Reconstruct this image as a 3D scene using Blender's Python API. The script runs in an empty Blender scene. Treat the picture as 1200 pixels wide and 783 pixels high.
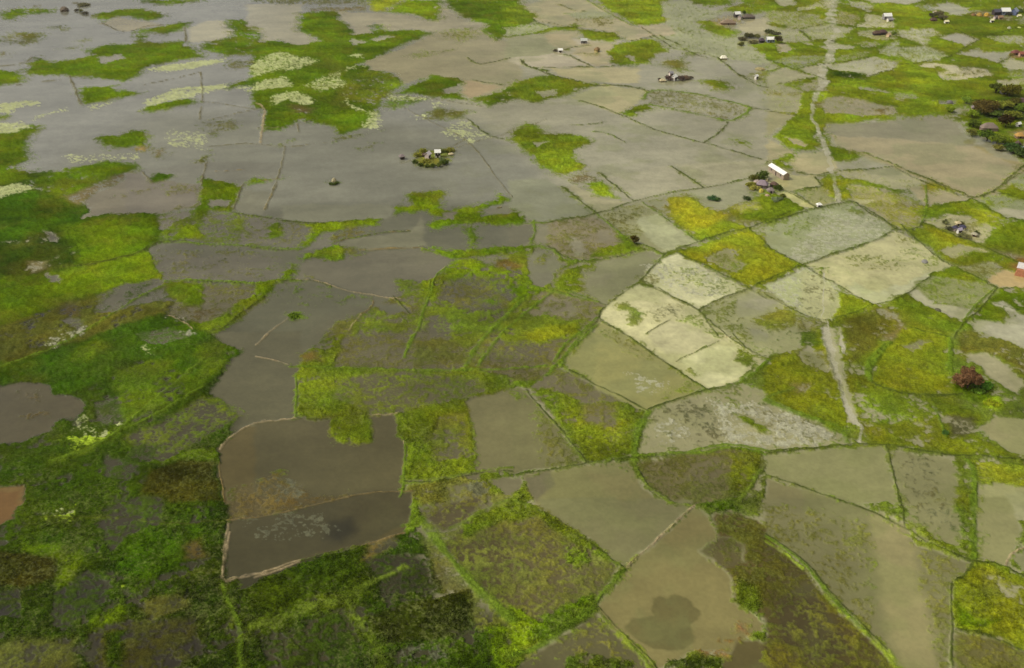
import bpy, math, random
import numpy as np
from mathutils import Vector, Matrix
random.seed(7)
scene = bpy.context.scene
COL = scene.collection
CAM_H = 160.0
PITCH = 28.7

# ------------------------------------------------------------------ colours
def lin(c):
    c = np.asarray(c, dtype=float) / 255.0
    return np.where(c <= 0.04045, c / 12.92, ((c + 0.055) / 1.055) ** 2.4)

# ------------------------------------------------------------------ noise (plan metres)
def _h(ix, iy, seed):
    n = (ix.astype(np.uint32) * np.uint32(374761393) + iy.astype(np.uint32) * np.uint32(668265263)
         + np.uint32(seed) * np.uint32(2246822519))
    n = (n ^ (n >> np.uint32(13))) * np.uint32(1274126177)
    n = n ^ (n >> np.uint32(16))
    return n.astype(np.float32) / np.float32(4294967295.0)

def vnoise(x, y, seed):
    fx, fy = np.floor(x), np.floor(y)
    ix, iy = fx.astype(np.int64), fy.astype(np.int64)
    u, v = (x - fx).astype(np.float32), (y - fy).astype(np.float32)
    u = u * u * u * (u * (u * 6 - 15) + 10); v = v * v * v * (v * (v * 6 - 15) + 10)
    a, b = _h(ix, iy, seed), _h(ix + 1, iy, seed)
    c, d = _h(ix, iy + 1, seed), _h(ix + 1, iy + 1, seed)
    return a + (b - a) * u + (c - a) * v + (a - b - c + d) * u * v

def fbm(x, y, size, octaves, seed, gain=0.55):
    s, t, amp, f = 0.0, 0.0, 1.0, 1.0 / size
    ca, sa = math.cos(0.6), math.sin(0.6)
    for o in range(octaves):
        s = s + amp * vnoise(x * f, y * f, seed + o * 17)
        t += amp; amp *= gain; f *= 2.03
        x, y = x * ca - y * sa + 13.7, x * sa + y * ca - 7.1
    s = s / t
    return np.clip(0.5 + (s - 0.5) * 1.9, 0, 1)

def smooth(e0, e1, x):
    t = np.clip((x - e0) / (e1 - e0), 0, 1)
    return t * t * (3 - 2 * t)

# ------------------------------------------------------------------ survey of the flood plain
# plan outlines in metres: w = flooded field with its water tint, gN = grass stands, a = algae,
# o/d/r = mud and earth, L = field bank along a line, P = pale track
SURVEY = """ws 158,153,142 .03:-517.7,1019.1 517.7,1019.1 106.6,140.2 -106.6,140.2
ws 137,135,138 .03:-517.7,1019.1 -145.6,1019.1 -37.9,559.8 7.8,448.5 -14.4,406.1 -106.2,396.5 -231,406.1
ws 128,126,122 .03:-193.7,543.4 -17.6,513 15.7,448.5 14.4,406.1 -12.9,353.7 -135.5,353.7 -211.6,448.5
ws 100,98,88 .03:-152.2,396.5 -21.7,406.1 13.6,378.4 -11.7,311.4 -47.9,276.5 -57.2,238.4 -86.9,242.7 -122.5,331.5
ws 125,120,104 .03:7.2,406.1 56.6,396.5 36.8,331.5 16.4,287.4 0,311.4
ws 62,59,46 .03:-196,331.5 -116.4,331.5 -79.8,276.5 -69.7,230.1 -60.4,188 -34.6,190.5 -21.1,200.7 7.6,173.6 -14.8,165.6 -25.3,200.7 -8.5,204.1 7.6,173.6 0,146.6 -106.6,140.2
g3 .6:267,1019.1 517.7,1019.1 281,513 179.9,527.8 156.2,559.8
g3 .62:50.5,406.1 95.7,416.1 141.1,448.5 250.8,448.5 196,331.5 116.7,311.4 79.1,299 32.8,361.7
g3 .8:0,331.5 32.8,361.7 98.5,361.7 214,369.9 106.6,140.2 -6.7,140.2 -9.5,238.4
g2 .84:-250.8,448.5 -211.6,448.5 -145.1,396.5 -122.5,331.5 -89.1,276.5 -75.5,230.1 -61.1,173.6 -36.3,188 -25.3,200.7 -8.5,204.1 7.6,173.6 0,146.6 -106.6,140.2
ws 104,98,86 .03:-59.3,299 -30.6,331.5 6.5,353.7 28.3,299 10.3,266.1 -4.9,247.2 0,200.7 -20.6,194.2 -28.7,214.7 -57.2,238.4 -65.6,271.2
g4 .7:-59.3,299 -30.6,331.5 6.5,353.7 28.3,299 10.3,266.1 -9.8,247.2 -26.5,214.7 -57.2,238.4 -65.6,271.2
g4 .7:-25.3,200.7 4.4,211.1 25.6,182 1.7,150.4 -15.1,170.9
g3 .8:79.1,299 116.7,311.4 196,331.5 141.4,214.7 91.7,226.1 64.5,251.7
w 168,160,144:-231.6,749.7 -225.8,771.4 -212.5,775.1 -195.2,725.8 -202.9,706.3 -219.4,703.2
w 150,140,120:-300.2,764 -293.7,786.4 -253.9,760.4 -266.9,742.7 -273.7,735.9
g1 .85:-393.7,810.1 -382.3,818.2 -355.8,818.2 -347.5,802 -370.6,790.3 -364.9,771.4 -380,778.8
g1 1:-315.9,790.3 -306.3,814.1 -291.1,818.2 -262,798.1 -260.1,786.4 -268.7,772.8 -284.1,786.4 -293.4,790.3 -299.7,771.4
g1 .9:-298.7,852.4 -247.1,852.4 -269.2,828.2 -289.4,839.3
g1 1:-263.8,742.7 -236.8,771.4 -233.9,749.7 -242.1,725.8 -257.1,735.9 -251.8,709.5 -250.7,697
g1 1:-281.1,681.8 -272.3,697 -253.2,700.1 -263.2,735.9 -249.8,703.2 -223.2,706.3 -202.7,673 -196.3,664.4 -215.6,650.5 -226.8,634.4 -224.7,611.6 -230,604.4 -252.9,611.6 -266.3,616.6 -293.1,619.1 -305.2,645.1 -305.7,662.7 -289.9,650.5 -270.3,667.3
w 140,134,126:-265.5,661.6 -254.6,670.1 -248.1,658.8 -256.9,645.1
g1 1:-319.6,629.2 -303.9,629.2 -290.9,609.2 -290.1,599.6 -302.2,590.2
g1 .88:-212.5,775.1 -197.6,778.8 -184.8,756.8 -165.2,667.3 -185.3,664.4 -205,681.8 -209.9,700.1 -193.6,722.5
a .95:-226,631.8 -209.4,647.8 -185.2,658.8 -182.5,650.5 -197.7,634.4 -211.3,626.7
g1 1:-251.1,587.9 -234.3,594.9 -227.3,583.4 -211.3,581.1 -211.1,576.7 -223.6,563.7 -235.9,553.2
a .6:-233.4,551.1 -222.9,561.5 -221.9,555.2 -227.7,545
a .8:-201.5,543 -204,565.8 -191.8,590.2 -167.5,597.2 -165.9,585.7 -178.9,574.5 -197.2,555.2
g1 1:-201.5,543 -200.6,551.1 -182.5,570.1 -177.1,565.8 -175.4,557.3 -194.8,539.9
g1 .95:-166.9,594.9 -153.6,614.1 -150.4,599.6 -163.4,585.7
a .7:-158.3,590.2 -149.9,597.2 -146.4,581.1
g4 .6:-179.8,650.5 -163.4,658.8 -158.1,634.4 -173.9,631.8
a .85:-286.6,555.2 -276.7,559.4 -262.1,561.5 -259.9,553.2 -271.1,549.1 -269.1,539.1 -279.4,539.1
g1 .9:-277.7,535.2 -268,535.2 -265.2,527.5 -272.6,523.7
g1 1:-262.9,502 -249,512.7 -249.8,520 -240,510.8 -243.5,502 -234.8,478.5 -226.3,462.9 -229.2,453.1 -238.9,448.1
a .95:-270.1,518.1 -253.9,521.8 -248.1,514.5 -253.6,505.5 -262.9,502
a .5:-255.6,531.3 -243.5,547.1 -240.8,543 -251.7,527.5
g1 1:-208.1,495.1 -206.2,500.3 -197.6,500.3 -194.5,510.8 -188.5,509.1 -183,498.5 -177.3,478.5 -184.6,483.4 -197,480.2 -201.4,486.7
d .7:-184,481.8 -178.8,481.8 -177.8,475.3 -182,476.9
o .6:-174.7,478.5 -168.4,481.8 -164.6,472.2 -167.3,464.4 -172.8,472.2
a .38:-174.3,509.1 -155.9,505.5 -148.8,478.5 -169.4,485.1
a .35:-213.6,469.1 -179.9,472.2 -177.4,464.4 -204.5,458.4
g4 .42:-161.8,523.7 -142.8,523.7 -141.3,512.7 -151.9,498.5
g4 .9:-149.7,455.4 -149,467.5 -145.3,469.1 -145.7,478.5 -142.1,453.1
g1 .9:-200.5,453.1 -189,462.9 -175,456.9 -172.1,451 -195.7,448.1
g4 .8:-352.1,735.9 -329.6,732.5 -322,706.3 -326.9,697 -342.2,712.7
g4 .6:-356.7,725.8 -344.9,722.5 -325.1,703.2 -335.5,697 -349.6,709.5
g4 .6:-334.3,749.7 -321.1,753.2 -315.7,739.3
g4 .85:-298.8,706.3 -287.7,716 -291.8,703.2
g4 .6:-297.8,684.8 -289.8,693.9 -291,681.8
o .4:-336.2,678.9 -326.5,675.9 -324.1,667.3 -330.6,666.1
L bf 1.38:-266.9,616.6 -255.3,592.5 -237.2,555.2
L bf 1.06:-319,639.7 -307.7,647.8 -308,661.6
L bf 0.90:-170.2,551.1 -164.5,527.5
L bf 0.77:-161.2,525.6 -138.9,547.1
L bf 1.55:-301.5,767.7 -273.7,735.9 -262.1,756.8 -251.7,758.2
L bf 1.33:-234.6,749.7 -221.8,706.3
L bf 1.12:-393.7,810.1 -362.4,835 -342,839.3
g1 .98:-174.9,703.2 -130.5,706.3 -100.7,678.9 -80.5,673 -94.9,645.1 -69.6,619.1 -63.7,597.2 -72,559.4 -71.5,539.1 -73.9,512.7 -87.5,503.7 -90.4,516.3 -107.2,523.7 -109.9,529.4 -119,509.8 -126.3,508.3 -133.9,543 -141.2,551.1
w 160,153,140:-209.1,835 -165.2,835 -160.5,786.4 -152.4,742.7 -131,709.5 -142,693.9 -160.2,709.5 -169.7,706.3 -176.1,729.1 -191.3,756.8
w 158,149,127:-94.3,650.5 -73.2,684.8 -52.4,735.9 -22.7,749.7 -9.9,709.5 6.1,709.5 5.3,594.9 -23.7,565.8 -28.9,576.7 -29.1,609.2 -47.4,616.6 -63.7,597.2 -71.4,624.1 -86.3,629.2
g1 1:-186.7,756.8 -176.1,729.1 -170.5,706.3 -160.2,709.5 -142.8,693.9 -131,709.5 -152.4,742.7 -162.5,802 -132.8,810.1 -126,775.1 -114.6,749.7 -110.3,729.1 -99.2,735.9 -101.7,756.8 -95.9,760.4 -89.7,739.3 -75.7,742.7 -66.6,742.7 -55.2,732.5 -81.1,678.9 -82.6,667.3 -95.6,650.5 -104.7,629.2 -120.1,597.2 -130.1,597.2 -129.6,587.9 -147.9,581.1
w 166,157,141:-133.8,806 -103.9,802 -76.8,790.3 -59.4,771.4 -53.6,778.8 -55,814.1 -51.1,818.2 -37.7,778.8 -18.2,756.8 -22.5,742.7 -52.2,732.5 -66.6,742.7 -72.9,746.2 -90.5,739.3 -100.3,771.4 -103.2,756.8 -98.8,732.5 -110.3,729.1 -118.2,764 -126,775.1
g1 .7:-101.7,756.8 -95.9,760.4 -89.7,739.3 -94.7,735.9
g1b 1:-89.1,852.4 -58.1,852.4 -55.4,835 -53.6,778.8 -57.8,771.4 -73.9,794.2 -101.1,806 -86.2,839.3
gy 1:-120.6,870.5 -90.8,870.5 -86.2,839.3 -102.7,806 -107.3,810.1
g1 .95:-57.5,870.5 7.4,870.5 6.3,735.9 -9.9,709.5 -22.5,742.7 -18.3,760.4 -38.1,786.4 -49.9,826.5
a .5:-7.3,742.7 0.3,749.7 0.3,732.5
o .62:-158.8,818.2 -113.4,826.5 -109.9,811.7 -127.3,806 -157.4,810.1
g4 .6:-210.1,870.5 -122.4,870.5 -116.2,835 -163.5,835 -186.3,839.3 -204.2,843.6
a .75:-163.2,650.5 -154,678.9 -137.4,664.4 -122.7,650.5 -131.4,631.8 -142.8,629.2 -155.2,614.1
a .98:-151.9,599.6 -136.7,611.6 -128.6,592.5 -148.4,583.4
a .55:-120.9,594.9 -112.3,619.1 -105.3,624.1 -104.7,611.6 -94.7,594.9 -109.9,581.1
a .8:-106,629.2 -95.9,642.4 -93.9,637.1 -101.7,626.7
a .7:-104.7,667.3 -98.6,673 -97.1,661.6
w 165,162,145:-111,712.7 -97.1,706.3 -105.6,693.9
w 165,162,145:-96.4,712.7 -86,725.8 -82.4,719.2 -92.7,706.3
g1 1:-147.9,581.1 -135.9,576.7 -131.6,555.2 -124.4,543 -108.1,535.2 -108.2,563.7 -95.7,567.9 -86.3,551.1 -75,535.2 -74.5,512.7 -87.5,503.7 -90.4,516.3 -107.2,523.7 -110.4,529.4 -118.8,509.1 -126.5,509.1 -133.7,543 -142.1,555.2
a .98:-133.3,563.7 -132.3,576.7 -119.3,578.9 -107.8,557.3 -116.3,555.2 -124.9,563.7 -130.4,555.2
o .8:-123.3,555.2 -107.8,547.1 -109.5,537.1 -114.5,539.1
g3 .85:-98.6,614.1 -88.6,626.7 -72.7,624.1 -64.7,594.9 -72.2,572.3 -73.4,551.1 -94.5,567.9 -97.7,581.1
a .75:-97,576.7 -92.1,559.4 -78.3,543 -72,539.1 -67.9,512.7 -73.4,512.7 -77.6,520 -75,535.2 -88.6,551.1
g1 1:-66.6,576.7 -47.6,619.1 -29.1,609.2 -28.9,576.7 -26,563.7 -42.9,567.9 -55.7,576.7
w 145,140,128:-40.4,585.7 -31,594.9 -30.2,578.9 -38.7,576.7
g1 .75:-72,559.4 -67.6,574.5 -45.2,565.8 -64.6,545
a .5:-71.3,563.7 -67.6,574.5 -45.3,567.9 -43.9,563.7
g1 .85:-23.7,565.8 5.3,599.6 5.1,567.9 -13.8,551.1
g4 .8:-45.9,543 -39.4,549.1 -21.7,543 -26.8,527.5 -44.8,527.5
a .6:-54.1,531.3 -45.6,539.1 -44.8,527.5
a .4:-44.8,559.4 -36.2,555.2 -40.7,551.1
a .45:-34.9,512.7 -25.7,527.5 -11.6,498.5 -20.9,490 -34.3,502
g4 .7:-116.1,485.1 -108.3,493.4 -112.3,481.8
g4 .62:-74.8,481.8 -66.2,488.4 -71.7,473.8
g4 .6:-86.7,491.7 -65.3,509.1 -86.7,498.5
g3 .5:-70.5,656 -58.6,678.9 -39.1,681.8 -61.4,661.6
g3 .55:-54,735.9 -28.8,749.7 -20.6,729.1 -34.4,703.2 -47,719.2
w 168,149,125:-28.3,606.8 -6,592.5 -23.7,567.9 -28.3,576.7
L bt 1.32:-141.4,557.3 -135.1,547.1 -128.3,512.7 -124.2,488.4
L bd 0.99:-28.5,661.6 -19.8,645.1 0.3,661.6
L bd 1.27:-23.9,606.8 -4.7,594.9
L bd 0.79:-24,529.4 -11.6,500.3 0.2,493.4
L bf 0.87:-72.7,576.7 -44,565.8 -16.1,551.1
L bf 0.74:-112.1,520 -108.3,505.5
L bg 1.17:-22.5,742.7 -9.9,709.5
L bf 0.59:-26.9,481.8 -9.4,498.5
w 184,173,162:-1.5,716 34.8,739.3 48.2,709.5 74.4,709.5 57.5,678.9 62.6,639.7 11.9,634.4 -1.4,650.5
w 165,150,130:10.1,835 60.2,852.4 71.3,818.2 86.6,756.8 61.3,749.7 20.9,790.3
w 172,165,130:52.7,597.2 78.6,583.4 65.5,551.1 57.2,537.1 38.1,563.7
g1 1:-1.7,835 8.4,826.5 20.9,790.3 10.9,764 -1.5,753.2
g1r .9:31.3,861.3 50.4,861.3 40.9,843.6
g1r .95:-1.5,729.1 15.2,742.7 30.7,749.7 48.1,760.4 48.8,746.2 34.8,739.3 -1.5,716
a .45:9.4,764 23.1,753.2 9.1,742.7 0,729.1
g1r .95:47.3,746.2 72.1,732.5 74.7,712.7 58.1,706.3 48.5,716
g1br 1:63.1,870.5 122.8,870.5 134,794.2 123.2,786.4 113.8,764 89.3,753.2 84.9,771.4 71.3,818.2
g1r 1:57.5,678.9 68.9,697 81.7,709.5 95.6,716 105.2,678.9 94.3,670.1 85.8,645.1 63.8,638.6 60.3,661.6
w 160,152,130:73.2,667.3 79.8,664.4 75.7,650.5
g4 .58:41.2,778.8 72,786.4 69.9,760.4 61.3,749.7 45.4,767.7
g4 .75:94.6,650.5 109.7,661.6 107.6,629.2 95.2,634.4
g3 .9:142.1,870.5 178.9,870.5 169.8,830.7 144.6,830.7
g1r .85:180.6,870.5 217.5,870.5 201.9,802 165.8,818.2 183.2,839.3
g3 .92:135.4,767.7 148.4,775.1 159.1,732.5 144.4,725.8 134.9,749.7
g1r 1:152.2,697 178.8,700.1 167.5,650.5 157.1,678.9
g4 .85:112.1,687.8 120.2,675.9 115.9,666.1
g1r .95:-1.3,599.6 12.8,614.1 25.8,616.6 41.9,606.8 53.9,597.2 36.7,581.1 26.4,567.9 11.8,557.3 -1.2,572.3
w 158,152,128:14.7,581.1 24.6,585.7 25.4,572.3 16.9,570.1
g1r 1:57.2,537.1 65.5,551.1 74.4,557.3 78.8,545 69,541.1 67.1,533.2 61,529.4
g1r .85:108.9,604.4 122.5,609.2 132.8,590.2 122.4,581.1 115.5,583.4
g4 .45:74.4,567.9 78.3,581.1 88.4,583.4 103.4,576.7 112.8,567.9 129.4,549.1 114.5,525.6 102.6,535.2 75.3,555.2
g4 .75:142.8,621.6 157.5,629.2 149.9,594.9 144.1,609.2
g1r .95:109.9,495.1 114.5,496.8 117,488.4 114.7,481.8 109,485.1
g1r 1:-1.1,503.7 7.8,523.7 16.5,512.7 16.2,503.7 30.3,503.7 36.5,498.5 42.2,488.4 31.1,478.5 29.6,469.1 34.6,453.1 12.9,453.1 9.1,466 -1.1,495.1
w 150,145,128:9.5,490 16.9,490 13.5,481.8
L bd 1.08:5.4,656 11.9,634.4 21,629.2 23.3,619.1 47.5,594.9 62.5,594.9 78.6,583.4
L bd 0.89:11.9,634.4 50.6,639.7
L bd 1.14:34.7,670.1 50.4,637.1
L bd 0.73:38.1,563.7 55.2,541.1 71.4,512.7 93.1,490 110.7,472.2 120.3,459.9
L bd 0.97:95.2,490 103.6,502 112.7,521.8
L bg 1.72:74.2,565.8 78.3,581.1 88.4,583.4 103.4,576.7 112.8,567.9 129.4,549.1 114.5,525.6 102.6,535.2 75.3,555.2
L bd 0.95:118.8,675.9 131.7,661.6 137.1,619.1 143.7,594.9 148.9,590.2
L bd 0.78:129.4,549.1 139,545
L bd 0.91:92.4,753.2 107.5,684.8
L bd 1.32:80.3,709.5 91.2,716 103.8,722.5
L bg 1.28:60.2,852.4 70.7,810.1 86.6,756.8
L bd 1.04:20.4,771.4 48.8,746.2
g1 .98:-241.1,453.2 -227.3,453.2 -218.2,436.1 -229.3,426.6
g1 .88:-215.1,433.4 -206.3,450.2 -196.7,456.1 -173.8,456.1 -171.9,447.4 -177.9,436.1 -182.7,417.5 -181.3,403.8 -190.9,410 -202.2,420.1
o .6:-192.8,415 -179.8,441.7 -171.9,447.4 -173.1,438.9 -181.8,415 -181.8,405
g1d 1:-223,412.5 -213.7,425.3 -202.2,420.1 -190.4,408.7 -177.8,402.6 -175.6,397.8 -175.7,388.6 -182.7,384.1 -186.9,375.3 -191.9,368.9 -201.7,364.8
a 1:-228.7,425.3 -218.8,430.7 -212,428 -210.3,424 -217.8,417.5 -223,412.5
w 122,114,104:-175.7,390.8 -176.4,400.2 -182.7,412.5 -171,444.5 -162.6,436.1 -156,433.4 -140.5,436.1 -131.3,405 -145,396.7 -159.2,396.7 -169,394.3
o .45:-170.7,415 -160.1,428 -157.3,425.3 -168,412.5
o .45:-150.6,428 -139.3,428 -133.1,405 -144.3,400.2
g2 1:-163,437.5 -161.7,445.9 -154.6,441.7 -153.9,436.1 -159.8,433.4
gt .86:-198.1,356.7 -189.3,366.8 -176.9,362.7 -165.7,354.7 -162.9,345.1 -170.9,341.4 -189.7,337.7
w 95,90,80:-187.8,379.6 -176.8,371 -179.3,366.8
g1 1:-182.7,381.8 -173,390.8 -167.2,394.3 -146.8,396.7 -139.9,375.3 -139.2,360.7 -147.7,351.8 -155.6,347 -162.9,345.1 -164.9,352.8 -170.3,362.7
g1b 1:-167.9,337.7 -155.6,347 -137.9,356.7 -130,341.4 -125.8,332.4 -136.3,327.1 -143.7,322 -149.4,325.4 -160.4,330.6
g1 .98:-188.1,334.1 -170.1,339.6 -160.4,330.6 -149.4,325.4 -143.7,322 -154,313.8 -164.7,304.3 -172,298.2
w 92,88,82:-144.6,320.3 -135.8,325.4 -124.2,329.7 -119.7,322 -121.7,313.8 -128,310.6 -136,304.3 -142.5,310.6
g2 0.65:-144.6,320.3 -135.8,325.4 -124.2,329.7 -119.7,322 -121.7,313.8 -128,310.6 -136,304.3 -142.5,310.6
gt .82:-172,298.2 -164.7,304.3 -143.1,320.3 -140.7,307.4 -117.2,318.7 -113,317 -117.4,304.3 -128.7,295.3 -138.7,291.9 -168.1,289.5
w 95,90,84:-147.8,301.2 -142.3,305.8 -139.9,295.3 -145.3,296.7
g4 .4:-147.8,301.2 -142.3,305.8 -139.9,295.3 -145.3,296.7
g2 .98:-132.2,289.5 -126.4,301.2 -116.4,305.8 -107.8,298.2 -106.7,289.5
g1 .92:-139.9,437.5 -123.3,432 -118.9,425.3 -116.6,400.2 -124,397.8 -127.2,386.3 -129.8,371 -135.9,368.9 -139.9,375.3 -137.8,393.2 -132.2,405
w 115,110,100:-129,410 -119.8,410 -119.9,402.6 -126.2,402.6
g3 .5:-129.8,371 -124.6,400.2 -115.1,397.8 -101.7,393.2 -95.3,362.7 -122.5,365.8
w 100,97,90:-138.7,356.7 -136.8,363.8 -123.9,364.8 -94.6,359.7 -88.5,330.6 -104,331.5 -117.3,332.4 -124.7,331.5 -130,341.4
g4 .28:-135.9,360.7 -97.3,356.7 -92.3,334.1 -123.2,334.1
w 105,98,84:-124.2,329.7 -110.2,328.9 -87.7,327.1 -85.3,315.4 -93.7,301.2 -100.2,293.8 -107.1,298.2 -115.7,305.8 -116.5,318.7
g4 .5:-124.2,329.7 -110.2,328.9 -87.7,327.1 -85.3,315.4 -93.7,301.2 -100.2,293.8 -107.1,298.2 -115.7,305.8 -116.5,318.7
g3 .9:-99.5,290.9 -95.8,301.2 -89.7,322 -85.6,317 -94.3,298.2 -96.7,290.9
g3 .85:-124.5,330.6 -108.6,325.4 -110.3,315.4 -114.6,312.2
L bd 0.71:-162.1,343.3 -155.3,346.1 -148.9,350.8 -141.2,356.7 -138.8,364.8 -127.8,366.8
L bg 0.66:-127.6,366.4 -98.5,362.3 -93.3,361.1
L bg 0.67:-124.7,331.5 -116.6,332.7 -104.1,332 -91.4,329.7
L bt 0.40:-115.4,305.1 -107.1,298.2 -104.8,295.3
L bd 0.42:-169,394.3 -159.2,396.7 -146.8,396.7
L bf 0.60:-142.1,453.2 -138.8,433.4
g1 .95:-117,441.7 -102.9,438.9 -109.1,436.1 -112,432 -114.6,430.7
g1b .97:-50.1,402.6 -43.1,405 -46,417.5 -31.7,425.3 -28.5,418.8 -29.7,407.5 -27.6,401.4 -22.2,401.4 -8.9,410 -6.3,420.1 -1.6,412.5 -3.4,407.5 -10.6,402.6 -12.1,393.2 3.7,396.7 3.6,382.9 -17.1,385.2 -31.5,379.6 -35.2,384.1 -30.5,390.8 -35.4,399 -48.5,395.5
w 118,112,100:-28.3,399 -23,399 -24.3,389.7 -28.6,389.7
w 120,116,104:-10.5,400.2 0.2,405 -0.7,396.7 -9.5,394.3
g1 .9:-18.7,381.8 -15.3,381.8 -15,373.1 -12.8,371 -15.5,362.7 -17.4,368.9
g1 .97:-34.5,362.7 -30.3,362.7 -26.7,357.7 -20.3,358.7 3.5,363.8 3.4,354.7 -17.5,351.8 -25.5,350.8 -29.1,356.7
g1 .9:-106.3,393.2 -94,388.6 -78.6,385.2 -65.2,388.6 -54.7,388.6 -54.9,382.9 -65.3,382.9 -75.6,377.4 -78.3,363.8 -81.2,363.8 -79.4,379.6 -82.7,384.1 -99.4,389.7
g1 .7:-105.8,390.8 -93.5,386.3 -89.2,373.1 -95.1,368.9 -99.8,375.3
g4 .35:-105.3,388.6 -79.3,384.1 -81,364.8 -99.4,361.7
g1 .92:-78.5,348.9 -77.6,354.7 -70.6,361.7 -64.1,362.7 -58.8,359.7 -63.3,356.7 -63.2,350.8 -66,348 -72.2,351.8
o .45:-70.3,371 -59.7,379.6 -56,377.4 -68.9,366.8
g1 .92:-84.4,332.4 -81.8,347 -79.8,345.1 -78.5,337.7 -80.6,332.4 -86.5,317 -88.7,313.8 -92.5,330.6
g3 .72:-53.7,289.5 -52.1,298.2 -50.3,305.8 -48.1,312.2 -35.7,304.3 -32.3,305.8 -30.7,313.8 -35.4,317 -37.5,323.7 -42.1,332.4 -32.1,332.4 -28.5,335.9 -23.6,345.1 -19.1,350.8 3.4,350.8 2.9,289.5
w 85,80,66:-24.1,327.1 -18.3,332.4 -11.4,334.1 -7.3,322 3.1,320.3 2.9,289.5 -30.2,289.5 -26.4,304.3
g4 .58:-24.1,327.1 -18.3,332.4 -11.4,334.1 -7.3,322 3.1,320.3 2.9,289.5 -30.2,289.5 -26.4,304.3
w 98,92,80:-25.5,301.2 -14.3,305.8 -8.1,289.5 -27.5,289.5
g4 .5:-25.5,301.2 -14.3,305.8 -8.1,289.5 -27.5,289.5
w 92,88,76:-22.8,330.6 -10.6,333.3 -8.9,325.4 -17.9,323.7
g4 .42:-22.8,330.6 -10.6,333.3 -8.9,325.4 -17.9,323.7
g1 .85:-23.6,345.1 -19.1,350.8 -7.9,350.8 0.2,339.6 -11.5,335.9 -21.5,334.1 -27.2,327.1
g1 .7:-9.9,304.3 0.2,313.8 3,298.2 -5.4,291.9
w 100,98,88:-46.9,313.8 -36.6,313.8 -34.6,307.4 -43.2,307.4
g1 .8:-75.5,305.8 -71.4,307.4 -67.9,303.5 -73.2,301.2
o .75:-6.2,347 3.4,352.8 3.3,343.3 -4.5,341.4
L bg 0.59:-98.5,361.7 -81.9,360.7 -79,362.7
L bd 0.52:-105.4,393.2 -94,388.6 -78.7,385.8
L bo 0.44:-69.5,365.8 -58.9,373.1 -40.8,378.5
L bo 0.39:-58.8,359.7 -39.3,361.1
L bt 0.45:-79.1,332.9 -71.3,332.4 -60.3,325.1 -47.6,320.3 -38.4,317.4
L bo 0.44:-48,317 -48.1,312.2 -51,305.8
L bg 0.89:-24.3,343.3 -27.7,335.9 -28.6,320.3 -30.1,305.8 -30.7,295.3
L bt 0.44:-24.3,343.6 -27.1,338.1 -28.4,334.1
L bt 0.39:-75,303.5 -79.7,291.9
L bt 0.40:-51,305.8 -53.6,293.8
L bf 0.62:-104.2,430.7 -103.4,400.2
L bd 0.32:-41.7,320.3 -34.4,305.8
w 136,136,122:-1,436.1 15.4,438.9 34.6,396.7 15.7,387.4 8.7,387.4 -0.9,402.6
w 165,159,146:40.6,440.3 74.6,456.1 84.7,426.6 51.9,410 45.3,428
w 168,162,146:75.6,456.1 125.5,465.2 120.1,441.7 101.1,433.4 84.7,426.6
w 165,158,136:24,426.6 28.4,429.3 38.4,412.5 50.1,410 36.3,396.7
g1 .95:-0.9,400.2 4.4,393.2 8.7,386.3 -0.9,384.1
g1r .97:14.9,456.1 34.8,456.1 33.3,447.4 19.3,440.3
g1br .92:30.4,432 38.3,436.1 43.4,428 45.8,412.5 36.8,415
o .6:24.1,438.9 35.2,445.9 38.3,436.1 28.5,432
w 158,156,138:77.3,421.4 100.8,432 103.4,412.5 89.5,401.4 81.2,405
g4 .7:56.2,407.5 77.1,420.1 80.8,402.6 89.3,400.2 110.4,415 108.1,388.6 72.4,366.8 63.1,390.8
go .95:65.9,412.5 76.4,415 88.9,393.2 73,371 65.9,386.3
g1br .95:72.9,375.3 87.2,388.6 94.5,381.8 72.5,367.9
g3 .95:89.3,400.2 111,417.5 107.6,386.3 94.1,388.6
gy .6:93.3,402.6 104.7,410 104.1,402.6 96,397.8
w 148,146,126:58.1,408.7 65.6,410.5 62.5,400.2
w 150,148,118:36.3,395.5 54.5,408.7 71,368.9 57.6,355.7 47,371
g4 .5:36.3,395.5 54.5,408.7 60.7,386.3 50.8,375.3 45.1,368.9
w 172,172,148:50.8,390.8 60.1,395.5 71.5,366.8 58.6,356.7 51.1,377.4
w 132,122,104:14.7,386.3 34.4,394.3 44.5,371 49.7,364.8 52.4,359.7 33.6,349.9 21.7,351.8 14,362.7
g4 .42:14.7,386.3 34.4,394.3 44.5,371 49.7,364.8 52.4,359.7 33.6,349.9 21.7,351.8 14,362.7
w 132,124,108:34.2,379.6 40.2,379.6 40.1,368.9 34.1,366.8
w 138,132,118:22.7,371 26.7,368.9 28.5,356.7 23.4,352.8
g1r .85:40.7,375.3 45.5,373.1 49.7,364.8 46,360.7 41.6,366.8
g3 .9:28.9,350.5 32.8,360.7 44.7,364.8 52.5,360.7 40.4,353.8
w 108,104,92:-0.9,381.8 9.5,385.2 8.3,366.8 -0.8,362.7
g3 .85:-0.8,362.7 14,362.7 20.8,348.9 15.2,327.1 13.5,322 4.5,320.3 -0.7,304.3
w 122,120,106:6.1,356.7 11.5,360.7 15.5,356.7 18.2,345.1 13.8,330.6 10.6,327.1 6.9,332.4
g4 .45:8.9,352.8 13.8,354.7 14.3,347 10.3,345.1
w 130,127,108:14.4,327.1 18.9,343.3 32,348.9 50.7,358.7 56.7,354.7 46.3,334.1 32.3,313.8 26,318.7
g4 .62:14.4,325.4 18.8,341.4 26.9,345.1 26.1,320.3
w 208,204,184:46.3,334.1 56.2,350.8 62.5,355.7 81.7,325.4 63.3,309.8
g4 .55:46.3,334.1 50,339.6 53.8,332.4 50.3,328.9
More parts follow.
